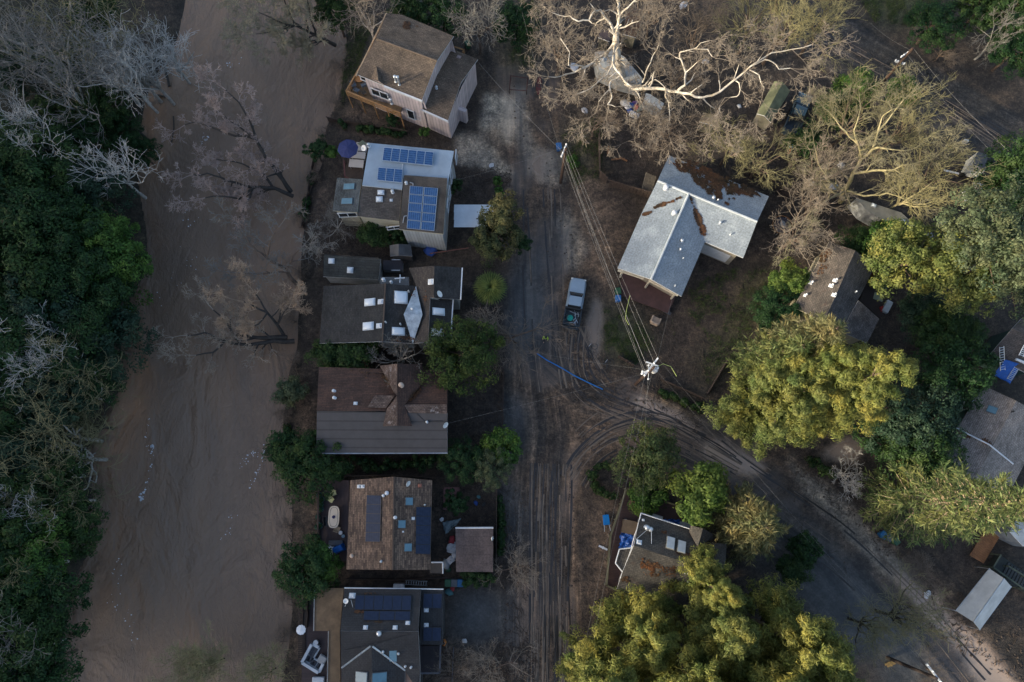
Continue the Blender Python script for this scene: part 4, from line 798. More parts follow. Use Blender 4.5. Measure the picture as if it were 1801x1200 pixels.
MB().path([P(*c(552, 92, 5.0)), P(*c(1672, 106, 4.6))], 0.06, 4).build("gutter", white, Fh.root)
DF = thing("terrace", "flat tan terrace with a brown lower deck beside the charcoal house", "terrace", P(*c(400, 500)))
tan_roof = M("tan terrace sheet", (0.155, 0.105, 0.062), 0.85, 0.45, 0.9)
MB().prism([P(*c(x, y, 3.4))[:2] for x, y in ((215, 95), (545, 95), (500, 575), (510, 1500), (350, 1500), (372, 580), (205, 575))], 3.2, 3.4).build("upper_floor", tan_roof, DF)
MB().prism([P(*c(x, y, 0.8))[:2] for x, y in ((85, 100), (560, 100), (560, 1500), (60, 1500), (75, 700))], 0.6, 0.8).build("deck_floor", deckm, DF)
for x, y in ((222, 110), (215, 560), (380, 600), (365, 1000)): MB().tube(P(*c(x, y, 0.7)), P(*c(x, y, 3.25)), 0.09).build("post", wood_d, DF)
for pl in (((213, 95), (204, 578)), ((372, 582), (352, 1450))): MB().path([P(*c(*q, 3.5)) for q in pl], 0.05, 4).build("edge_trim", galv, DF)
for k in range(34): MB().box(P(*c(68 - 0.02 * k, 240 + k * 22, 0.9)), (0.75, 0.12, 0.1)).build("slat", wood_d, DF)
ST = thing("stairs", "dark stair and railing beside the charcoal house driveway", "stairs", P(*c(1700, 900)))
for k in range(9): MB().box(P(*c(1720, 780 + 42 * k, 0.2 + 0.16 * k)), (1.7, 0.36, 0.1)).build("step", wood_d, ST)
MB().path([P(*c(1785, 760, 1.0)), P(*c(1770, 1150, 2.5))], 0.05, 4).build("handrail", M("grey rail", (0.12, 0.12, 0.14)), ST)
PF = thing("porch_deck", "dark railed porch deck below the small solar wing", "deck", P(*c(1520, 880)))
MB().prism([P(*c(x, y, 2.0))[:2] for x, y in ((1405, 745), (1640, 745), (1625, 1055), (1400, 1060))], 1.8, 2.0).build("deck_floor", ribbed("dark deck boards", (0.035, 0.028, 0.034), 0.15, 0.7, axis=0), PF)
rail(PF, [c(1640, 745)[:2], c(1628, 1055)[:2], c(1400, 1058)[:2]], 2.0, 0.95, M("grey rail", (0.12, 0.12, 0.14)), 1.2, drop=2.0)

# --- metal roofed house
c = sc(1080, 260, 4.443)
Gh = House("metal_roof_house", "T shaped house with pale blue metal roof and brown leaf drifts", "house", 1220, 395)
metl = shingle("pale blue metal shingles", (0.275, 0.315, 0.35), (0.25, 0.29, 0.325), w=0.55, h=0.32, mortar=0.72, rough=0.5, patch=0.18)
Gh.roof([c(430, 60, 4.2), c(1210, 380, 4.2), c(1118, 578, 5.8), c(340, 258, 5.8)], metl, 0.16); Gh.roof([c(340, 258, 5.8), c(1118, 578, 5.8), c(1010, 860, 4.2), c(708, 735, 4.2), c(582, 362, 5.72)], metl, 0.16)
Gh.roof([c(340, 258, 5.8), c(582, 362, 5.72), c(222, 500, 4.2)], metl, 0.16); Gh.roof([c(582, 364, 5.8), c(290, 1028, 5.8), c(28, 940, 4.2), c(220, 502, 4.2)], metl, 0.16); Gh.roof([c(582, 364, 5.8), c(710, 737, 4.2), c(527, 1162, 4.2), c(290, 1028, 5.8)], metl, 0.16)
wlG = ribbed("tan grey siding", (0.30, 0.27, 0.22), 0.2, 0.7, axis=1); Gh.walls([c(420, 85)[:2], c(1185, 395)[:2], c(995, 845)[:2], c(240, 520)[:2]], 4.2, wlG, 0.3); Gh.walls([c(230, 520)[:2], c(90, 885)[:2], c(520, 1120)[:2], c(690, 740)[:2]], 4.2, wlG, 0.25)
mdl = M("ridge cap", (0.46, 0.50, 0.53), 0.45, 0.2); MB().path([P(*c(340, 258, 5.88)), P(*c(1118, 578, 5.88))], 0.13, 6).build("ridge_cap", mdl, Gh.root); MB().path([P(*c(582, 364, 5.9)), P(*c(290, 1028, 5.88))], 0.13, 6).build("ridge_cap", mdl, Gh.root)
for x, y, r_, h in ((402, 318, 0.3, 0.7), (468, 515, 0.28, 0.6), (775, 395, 0.2, 0.4), (810, 412, 0.12, 0.3), (828, 590, 0.16, 0.4), (530, 730, 0.2, 0.4), (518, 798, 0.16, 0.35), (908, 680, 0.08, 0.3), (540, 865, 0.08, 0.3), (475, 1080, 0.1, 0.4)): Gh.vent(*c(x, y)[:2], r_, h, white if r_ > 0.25 else galv)
GD = MB().box(P(*c(775, 822, 1.5)), (3.6, 0.1, 2.2), math.atan2(P(*c(1010, 860, 4))[1] - P(*c(708, 735, 4))[1], P(*c(1010, 860, 4))[0] - P(*c(708, 735, 4))[0])).build("garage_door", white, Gh.root)
for (x, y, a, b_, n_, an) in ((640, 185, 44, 14, 1500, 0.41), (800, 285, 46, 21, 2600, 0.44), (950, 300, 46, 9, 800, 0.42), (1085, 355, 14, 5, 130, 0.5), (800, 365, 20, 9, 420, 0.5), (420, 430, 26, 3.2, 300, -0.36), (255, 515, 9, 2.6, 90, -0.36), (660, 560, 22, 5, 420, 1.15), (690, 640, 16, 6.5, 460, 1.15), (620, 450, 15, 3, 180, 1.25), (875, 437, 5, 2, 40, 0.4)): Gh.litter(*c(x, y)[:2], a, b_, n_, dead_leaf, an, size=0.17)
GP = thing("porch", "dark porch deck with clutter under the metal roof's front gable", "porch", P(*c(250, 1080)))
MB().prism([P(*c(x, y, 0.7))[:2] for x, y in ((70, 960), (300, 1035), (490, 1150), (420, 1290), (40, 1150))], 0.55, 0.7).build("deck_floor", M("maroon deck", (0.06, 0.03, 0.03), 0.8), GP)
for x, y in ((62, 975), (470, 1150), (265, 1060)): MB().box(P(*c(x, y, 2.3)), (0.18, 0.18, 3.4)).build("post", M("cream post", (0.5, 0.46, 0.38)), GP)
MB().box(P(*c(130, 990, 3.6)), (3.0, 0.2, 0.25), -0.33).build("beam", M("cream post", (0.5, 0.46, 0.38)), GP); MB().box(P(*c(385, 1095, 3.6)), (3.6, 0.2, 0.3), -0.5).build("beam", M("cream post", (0.5, 0.46, 0.38)), GP)
for k in range(5): MB().box(P(*c(330 + k * 12, 1170 + k * 24, 0.6 - 0.1 * k)), (2.2, 0.35, 0.08), -0.5).build("step", M("blue grey step", (0.05, 0.055, 0.07)), GP)
def crate(name, label, cat, p, s, rz, mat, group=None):
    o = MB().box((0, 0, s[2] / 2), s, rz).build(name, mat, None, org=(0, 0, 0), bevel=min(s) * 0.12); o.location = tuple(p); return tag(o, label, cat, group)
PAL = thing("wooden_pallet", "slatted wooden platform leaning at the metal roof house's upper left eave", "platform", P(*c(285, 270)))
for k in range(9): a = P(*c(255 + 9 * k, 195 + 4 * k + (3 if k % 2 else 0), 1.2)); b_ = P(*c(222 + 8.5 * k, 322 + 4 * k, 1.0)); MB().tube(a, b_, 0.11, 0.11, 4).build("plank", wood_g, PAL)
MB().path([P(*c(222, 328, 0.9)), P(*c(295, 352, 0.9))], 0.07, 4).build("rail", white, PAL)

# --- grey house on the right behind the golden conifer
c = sc(1380, 400, 6.0)
Hh = House("grey_gable_house", "grey brown gable house half hidden behind the golden conifer", "house", 1465, 505)
shH = shingle("mottled grey shingles", (0.125, 0.105, 0.09), (0.075, 0.065, 0.058), patch=0.45, stain=(0.07, 0.045, 0.035)); shH2 = shingle("blue grey mottled shingles", (0.11, 0.105, 0.105), (0.07, 0.067, 0.068))
Hh.roof([c(470, 150, 4.2), c(745, 245, 5.6), c(420, 990, 5.6), c(95, 845, 4.2)], shH, 0.16, M("cream edge", (0.5, 0.46, 0.36))); Hh.roof([c(745, 245, 5.6), c(955, 408, 4.2), c(770, 775, 4.2), c(600, 1180, 4.2), c(420, 990, 5.6)], shH2, 0.16, M("pale eave", (0.42, 0.43, 0.45)))
Hh.roof([c(780, 770, 4.4), c(1000, 965, 3.9), c(870, 1220, 3.9), c(600, 1100, 4.4)], shH2, 0.16, M("pale eave", (0.42, 0.43, 0.45)))
Hh.walls([c(480, 160)[:2], c(940, 410)[:2], c(620, 1120)[:2], c(110, 840)[:2]], 4.2, M("cream stucco", (0.42, 0.38, 0.27)), 0.3); Hh.walls([c(780, 790)[:2], c(985, 970)[:2], c(870, 1200)[:2], c(640, 1090)[:2]], 3.9, M("cream stucco", (0.42, 0.38, 0.27)), 0.3)
for x, y in ((278, 588), (490, 618), (532, 562), (215, 722), (520, 715)): Hh.plate_vent(*c(x, y)[:2], 0.35, 0.5, white); Hh.vent(*c(x + 6, y - 6)[:2], 0.13, 0.5, white)
Hh.vent(*c(745, 685)[:2], 0.1, 0.5)
Hh.litter(*c(430, 300)[:2], 14, 8, 160, dead_leaf, -0.9, size=0.12); Hh.litter(*c(400, 440)[:2], 14, 7, 70, dead_leaf, -0.9, size=0.11)
YD = thing("patio", "dark patio floor behind the grey gable house", "patio", P(*c(950, 780)))
MB().prism([P(*c(x, y, 0.35))[:2] for x, y in ((860, 560), (1180, 600), (1110, 830), (1010, 960), (790, 780))], 0.1, 0.35).build("patio_floor", M("dark patio", (0.04, 0.028, 0.026)), YD)
crate("patio_mat", "pale green mat lying on the dark patio", "mat", P(*c(990, 735, 0.355)), (1.1, 0.85, 0.03), -0.35, M("pale green mat", (0.27, 0.30, 0.22))); crate("cool_box", "white and blue lidded box on the patio corner", "box", P(*c(1068, 845, 0.36)), (0.7, 1.5, 0.5), -0.55, M("pale plastic", (0.45, 0.5, 0.55))); crate("red_bag", "red bag next to the patio box", "bag", P(*c(1022, 865, 0.36)), (0.4, 0.6, 0.35), 0.3, M("red cloth", (0.35, 0.03, 0.03)))
PT = MB().lathe((0, 0, 0), [(0.3, 0), (0.36, 0.35), (0.42, 0.36), (0.42, 0.42), (0.34, 0.42), (0.33, 0.25), (0.05, 0.24)], 18).build("planter", M("teal pot", (0.08, 0.17, 0.15), 0.5)); PT.location = tuple(P(*c(1032, 628, 0.36))); tag(PT, "round teal planter on the dark patio", "planter")
FB = thing("plank_fence", "reddish plank fence behind the patio of the grey gable house", "fence", P(*c(1080, 545)))
for k in range(16): q = P(*c(940 + k * 16, 485 + k * 8.3, 0.9)); MB().box(q, (0.36, 0.05, 1.8), -0.45).build("plank", rust, FB)

# --- house with blue tarp and ladders, right edge
c = sc(1580, 560, 4.137)
Ih = House("tarped_house", "brown roofed house at the frame edge with a blue tarp and ladders", "house", 1785, 625)
shI = shingle("brown composition shingles", (0.13, 0.105, 0.09), (0.085, 0.07, 0.062)); Ih.roof([c(830, 75, 5.4), c(1100, 200, 5.4), c(985, 425, 4.2), c(665, 265, 4.2)], shI, 0.15); Ih.roof([c(830, 75, 5.4), c(1100, 200, 5.4), c(1150, 60, 4.4), c(900, 0, 4.4)], shI, 0.15)
Ih.walls([c(860, 40)[:2], c(1130, 100)[:2], c(975, 420)[:2], c(680, 270)[:2]], 4.3, M("dark green wall", (0.03, 0.065, 0.058)), 0.3)
MB().slab([P(*c(775, 300, 4.35)), P(*c(897, 338, 4.25)), P(*c(810, 476, 3.3)), P(*c(688, 412, 3.4))], 0.04).build("lower_roof_sheet", wood_g, Ih.root)
def sheet(name, label, cat, pts, mat, rough=0.1, n=14, seed=1, org=None, kind=None):
    """crumpled cloth: bilinear patch between four corners with folds"""
    a, b_, c_, d = [np.asarray(p, float) for p in pts]; r2 = np.random.default_rng(seed); V = []
    for i in range(n + 1):
        for j in range(n + 1):
            s, t = i / n, j / n; q = (a * (1 - s) + b_ * s) * (1 - t) + (d * (1 - s) + c_ * s) * t
            f = abs(math.sin(7 * s + 3 * t + seed)) * 0.6 + abs(math.sin(5 * t - 4 * s + 2 * seed)) * 0.5 + 0.35 * abs(math.sin(13 * s + 9 * t)); q = q + np.array([r2.normal(0, rough * 0.25), r2.normal(0, rough * 0.25), rough * f + r2.normal(0, rough * 0.1)]); V.append(q)
    I = np.arange((n + 1) ** 2).reshape(n + 1, n + 1); o0 = a; me = np_mesh(name, np.array(V) - o0, np.stack([I[:-1, :-1], I[:-1, 1:], I[1:, 1:], I[1:, :-1]], -1).reshape(-1, 4), [mat], smooth=True)
    o = obj(name, me); o.location = tuple(o0); sd = o.modifiers.new("thickness", 'SOLIDIFY'); sd.thickness = 0.012; return tag(o, label, cat)
sheet("tarpaulin", "bright blue tarpaulin spread over the edge house's lower roof", "tarpaulin", [P(*c(775, 300, 4.42)), P(*c(897, 338, 4.32)), P(*c(812, 478, 3.38)), P(*c(688, 412, 3.48))], blue_tarp, 0.05, seed=3)
def ladder(label, a, b_, w=0.45, n=9):
    a, b_ = np.asarray(a), np.asarray(b_); t = thing("ladder", label, "ladder", a); d = nrm(b_ - a); u = nrm(np.cross(d, (0, 0, 1)))
    for s in (-1, 1): MB().tube(a + u * s * w / 2, b_ + u * s * w / 2, 0.05, 0.05, 4).build("stile", alu, t)
    for k in range(n): q = a + (b_ - a) * (k + 0.5) / n; MB().tube(q - u * w / 2, q + u * w / 2, 0.035, 0.035, 5).build("rung", alu, t)
ladder("upright aluminium ladder lying from brown roof onto blue tarp", P(*c(752, 205, 5.0)), P(*c(760, 380, 3.9)), 0.5, 10); ladder("slanting aluminium ladder on the lower corner of blue tarp", P(*c(862, 358, 4.2)), P(*c(805, 448, 3.6)), 0.45, 8); ladder("short aluminium ladder on the roof above blue tarp", P(*c(893, 275, 4.9)), P(*c(930, 200, 5.3)), 0.45, 6)
o = MB().tube((0, 0, 0), P(*c(920, 325, 4.75)) - P(*c(855, 296, 4.75)), 0.13, 0.16, 10).build("white_pipe", white); o.location = tuple(P(*c(855, 296, 4.9))); tag(o, "thick white pipe lying beside blue tarp", "pipe")

# --- large house at right with green walls
Jh = House("green_wall_house", "large grey brown gable house with dark green walls and white ridge strip", "house", 1730, 760)
shJ = shingle("mottled tan grey shingles", (0.30, 0.26, 0.235), (0.20, 0.172, 0.155), patch=0.4); grn = ribbed("dark green clapboard", (0.02, 0.085, 0.075), 0.2, 0.6, axis=1)
Jh.roof([c(620, 490, 4.8), c(858, 600, 6.3), c(480, 1330, 6.3), c(210, 1150, 4.8)], shJ, 0.16, M("dark trim", (0.05, 0.05, 0.05))); Jh.roof([c(858, 600, 6.3), c(1090, 730, 4.9), c(740, 1400, 4.9), c(480, 1330, 6.3)], shJ, 0.16)
Jh.walls([c(610, 510)[:2], c(1060, 740)[:2], c(740, 1370)[:2], c(235, 1150)[:2]], 4.8, grn, 0.4); Jh.skylight(*c(680, 668)[:2], 13, 11, "flat", 0.5)
MB().path([P(*c(422, 800, 5.05)), P(*c(662, 920, 6.42)), P(*c(835, 1060, 5.35))], 0.08, 5).build("flashing_strip", white, Jh.root)
Jh.window(*c(222, 1035)[:2], 2.9, 1.3, 1.4, (-0.85, -0.3), 1); Jh.window(*c(505, 625)[:2], 4.0, 1.2, 1.4, (-0.85, -0.4), 1); Jh.vent(*c(455, 1035)[:2], 0.1, 0.4, black_m); Jh.vent(*c(825, 680)[:2], 0.1, 0.4, black_m)
Jh.litter(*c(480, 850)[:2], 16, 7, 110, dead_leaf, 0.5, size=0.12); Jh.litter(*c(640, 900)[:2], 14, 5, 60, dead_leaf, 0.5, size=0.11)
RF = thing("red_plank_walk", "reddish plank walkway beneath the green walled house", "walkway", P(*c(310, 905)))
for k in range(14): MB().box(P(*c(240 + k * 11, 985 - k * 12, 0.5)), (0.2, 1.3, 0.05), 0.75).build("plank", rust, RF)
c = sc(1500, 780, 5.983)
DKW = thing("board_walk", "long orange brown board walk below the redwood", "walkway", P(*c(1440, 980)))
for k in range(30): MB().box(P(*c(1640 - 11.5 * k, 660 + 19 * k, 0.4)), (1.6, 0.215, 0.06), -0.54).build("plank", M("orange boards", (0.26, 0.12, 0.05), 0.8, 0.45), DKW)
Kk = House("pale_roof_house", "pale grey metal roofed house cut off by the frame beside the board walk", "house", 1800, 940); gr = M("pale grey sheet roof", (0.36, 0.42, 0.47), 0.5)
Kk.roof([c(1655, 935, 4.0), c(1740, 780, 4.0), c(2000, 860, 5.2), c(2000, 960, 5.2)], gr, 0.12); Kk.roof([c(1655, 935, 4.0), c(2000, 960, 5.2), c(2000, 1150, 4.0), c(1790, 1080, 4.0)], gr, 0.12); Kk.walls([c(1665, 935)[:2], c(1745, 790)[:2], c(1990, 850)[:2], c(1990, 1140)[:2], c(1795, 1070)[:2]], 4.0, M("grey wall", (0.2, 0.22, 0.24)), 0.3)
LR = House("lean_to_shed", "pale sheet roofed lean-to beside the redwood tip", "shed", 1745, 905); LR.roof([c(1430, 800, 3.0), c(1545, 640, 3.2), c(1620, 690, 3.2), c(1500, 858, 3.0)], M("pale blue sheet", (0.42, 0.48, 0.5), 0.5), 0.08); LR.walls([c(1440, 798)[:2], c(1548, 650)[:2], c(1610, 690)[:2], c(1498, 848)[:2]], 3.0, M("grey wall", (0.2, 0.22, 0.24)), 0.1)
LR2 = House("lean_to_shed", "pale sheet roofed lean-to touching the green walled house's lower corner", "shed", 1775, 832); LR2.roof([c(1575, 350, 3.0), c(1625, 270, 3.2), c(1692, 310, 3.2), c(1640, 390, 3.0)], M("pale blue sheet", (0.42, 0.48, 0.5), 0.5), 0.08); LR2.walls([c(1580, 350)[:2], c(1628, 278)[:2], c(1685, 312)[:2], c(1640, 382)[:2]], 3.0, M("grey wall", (0.2, 0.22, 0.24)), 0.1)

# --- white fabric carport
c = sc(1500, 980, 5.455)
Kc = thing("carport", "white peaked fabric carport in the lower corner", "carport", P(*c(1260, 400)))
fab = M("white fabric", (0.52, 0.52, 0.50), 0.55, 0.25, 0.8, 0.3, bscale=3); fabb = fab
ez, rz_ = 2.5, 3.7
A_, B_, C_, D_ = c(1312, 112, ez), c(1522, 285, ez), c(1218, 697, ez), c(990, 515, ez); e_, f_ = c(1452, 205, rz_), c(1158, 622, rz_)
for quad in ((A_, e_, f_, D_), (e_, B_, C_, f_)):
    for k in range(3):
        q = [P(*p) for p in quad]; a, b_, c2, d = q; t0, t1 = k / 3, (k + 1) / 3; MB().slab([a + (d - a) * t0, b_ + (c2 - b_) * t0, b_ + (c2 - b_) * t1, a + (d - a) * t1], 0.05).build("canopy_panel", fab, Kc)
for p in (A_, B_, C_, D_): w = P(*p); MB().tube((w[0], w[1], -0.1), w, 0.05).build("pole", alu, Kc)
for k in (0, 1): a, b_ = [P(*p) for p in ((A_, D_), (B_, C_))[k]]; MB().path([a - (0, 0, 0.05), b_ - (0, 0, 0.05)], 0.05).build("eave_tube", alu, Kc)
MB().path([P(*e_), P(*f_)], 0.05).build("ridge_tube", alu, Kc)
SR = thing("railed_ramp", "dark green railed ramp behind the white carport", "ramp", P(*c(1560, 120)))
MB().prism([P(*c(x, y, 1.2))[:2] for x, y in ((1350, 100), (1420, -20), (1800, 250), (1760, 380), (1520, 260))], 0.2, 1.1).build("ramp_floor", M("green black deck", (0.02, 0.028, 0.028)), SR)
for k in range(9): MB().box(P(*c(1470 + 28 * k, 120 + 18 * k, 1.16)), (0.25, 1.6, 0.07), -0.6).build("tread", M("dark tread", (0.035, 0.04, 0.042)), SR)
rail(SR, [c(1420, -20)[:2], c(1348, 98)[:2], c(1640, 305)[:2]], 1.1, 0.9, M("moss green rail", (0.07, 0.085, 0.06)), 1.4, drop=1.1); rail(SR, [c(1500, 90)[:2], c(1660, 190)[:2]], 1.1, 0.9, M("moss green rail", (0.07, 0.085, 0.06)), 1.4, drop=1.1)

# --- house under the big conifers, bottom centre, with deck
c = sc(1040, 840, 5.456)
Lh = House("deck_house", "grey shingled house with white eaves, wrapped by a brown deck, below the conifers", "house", 1180, 970)
shL = shingle("olive grey shingles", (0.088, 0.080, 0.070), (0.058, 0.054, 0.049), stain=(0.06, 0.042, 0.032))
Lh.roof([c(475, 345, 4.2), c(945, 495, 4.2), c(1180, 575, 4.2), c(1110, 620, 4.7), c(1000, 850, 5.9), c(408, 652, 5.9), c(440, 500, 5.0)], shL, 0.16); Lh.roof([c(408, 652, 5.9), c(1000, 850, 5.9), c(900, 1260, 4.2), c(348, 1112, 4.4), c(245, 1070, 4.4), c(300, 905, 5.0)], shL, 0.16)
Lh.roof([c(405, 655, 5.75), c(385, 672, 4.3), c(270, 690, 4.3), c(232, 820, 4.3), c(300, 908, 4.3)], shL, 0.16); Lh.roof([c(1000, 850, 5.9), c(1110, 620, 4.7), c(1300, 640, 4.4), c(1280, 900, 4.8), c(900, 1260, 4.2)], shL, 0.16)
Lh.roof([c(955, 460, 4.9), c(1072, 490, 5.5), c(1022, 665, 5.5), c(940, 520, 4.6)], shL, 0.14, wood_d, "dormer_slope"); Lh.roof([c(1072, 490, 5.5), c(1170, 545, 4.6), c(1110, 620, 4.9), c(1022, 665, 5.5)], shL, 0.14, wood_d, "dormer_slope")
for pl in (((475, 342), (945, 492)), ((478, 342), (438, 500), (415, 560), (388, 668)), ((390, 672), (270, 688), (232, 822), (302, 910)), ((300, 912), (278, 970))): MB().path([P(*c(*q, 4.45)) for q in pl], 0.065, 4).build("gutter", white, Lh.root)
Lh.walls([c(480, 360)[:2], c(1170, 580)[:2], c(1270, 700)[:2], c(900, 1240)[:2], c(260, 1060)[:2], c(310, 900)[:2], c(390, 700)[:2]], 4.3, M("tan wall", (0.25, 0.22, 0.18)), 0.35)
for x, y in ((758, 632), (864, 668)): o = Lh.skylight(*c(x, y)[:2], 12, 19, "flat", 0.27); o.data.materials[0] = M("bronze kerb", (0.16, 0.16, 0.15)); o.children[0].data.materials[0] = M("pale skylight glass", (0.52, 0.55, 0.56), 0.2, 0.2, bump=0)
Lh.vent(*c(528, 480)[:2], 0.28, 1.0); Lh.vent(*c(562, 495)[:2], 0.26, 0.8); Lh.plate_vent(*c(457, 622)[:2], 0.42, 0.2); Lh.plate_vent(*c(912, 908)[:2], 0.3, 0.1); Lh.vent(*c(922, 1005)[:2], 0.12, 0.4, white); Lh.plate_vent(*c(497, 410)[:2], 0.2)
for (x0, y0), (x1, y1) in (((520, 500), (430, 595)), ((562, 505), (578, 640))): q0, q1 = Lh.hit(*c(x0, y0)[:2])[0], Lh.hit(*c(x1, y1)[:2])[0]; MB().tube(q0 + (0, 0, 0.8), q1, 0.025).build("mast_stay", alu, Lh.root)
for x, y, a, b_, n_ in ((650, 860, 40, 12, 260), (900, 740, 20, 4, 120), (560, 900, 18, 8, 90), (680, 520, 8, 3, 30), (1120, 610, 12, 5, 60), (330, 980, 9, 5, 40)): Lh.litter(*c(x, y)[:2], a, b_, n_, dead_leaf, 0.3, size=0.13)
LD = thing("wrap_deck", "brown deck with mossy rail wrapping round the deck house", "deck", P(*c(330, 520)))
MB().prism([P(*c(x, y, 1.0))[:2] for x, y in ((342, 108), (1170, 392), (1160, 470), (700, 420), (480, 420), (390, 700), (320, 1110), (155, 1030), (190, 560))], 0.8, 1.0).build("deck_floor", ribbed("wine brown deck boards", (0.082, 0.045, 0.040), 0.16, 0.75, axis=0, var=0.3), LD)
mossr = M("mossy rail", (0.12, 0.11, 0.065), 0.85); rail(LD, [c(1172, 480)[:2], c(1178, 392)[:2], c(340, 105)[:2], c(188, 560)[:2], c(148, 1035)[:2], c(330, 1130)[:2]], 1.0, 1.0, mossr, 1.7, boards=3, drop=1.0)
sheet("tarpaulin", "crumpled blue tarpaulin heaped on the deck at the bay roof", "tarpaulin", [P(*c(285, 515, 1.3)), P(*c(425, 545, 1.4)), P(*c(395, 680, 1.5)), P(*c(268, 675, 1.2))], blue_tarp, 0.35, seed=5); sheet("tarpaulin", "crumpled blue tarpaulin along the deck house's upper eave", "tarpaulin", [P(*c(700, 400, 1.2)), P(*c(845, 405, 1.3)), P(*c(835, 470, 1.4)), P(*c(715, 440, 1.3))], blue_tarp, 0.25, seed=8)
HB = thing("deck_tub", "brown covered tub with a white end step on the wrap deck", "tub", P(*c(375, 480))); MB().box(P(*c(382, 480, 1.45)), (1.9, 1.4, 0.85), -0.2).build("body", M("tub cover", (0.14, 0.10, 0.065)), HB); MB().box(P(*c(318, 462, 1.25)), (0.28, 1.35, 0.5), -0.2).build("step", white, HB)
LN = thing("deck_table", "square reddish wooden table on the wrap deck's upper corner", "table", P(*c(402, 262, 1.0)))
for k in range(5): MB().box(P(*c(402, 262, 1.75)) + np.array([(k - 2) * 0.18, 0, 0]), (0.16, 0.95, 0.05), 0.0).build("board", M("red cedar", (0.26, 0.14, 0.10)), LN)
for a, b_ in ((-1, -1), (1, -1), (1, 1), (-1, 1)): MB().box(P(*c(402, 262, 1.36)) + np.array([a * 0.38, b_ * 0.4, 0]), (0.08, 0.08, 0.72)).build("leg", wood_d, LN)
crate("storage_box", "pale grey storage chest by the deck dormer", "chest", P(*c(900, 465, 1.0)), (1.5, 0.7, 0.6), -0.3, M("pale grey plastic", (0.35, 0.37, 0.38))); crate("window_box", "white framed rack leaning below the deck house's upper eave", "rack", P(*c(595, 365, 1.0)), (1.9, 0.35, 0.5), -0.3, M("off white rack", (0.5, 0.5, 0.5)))
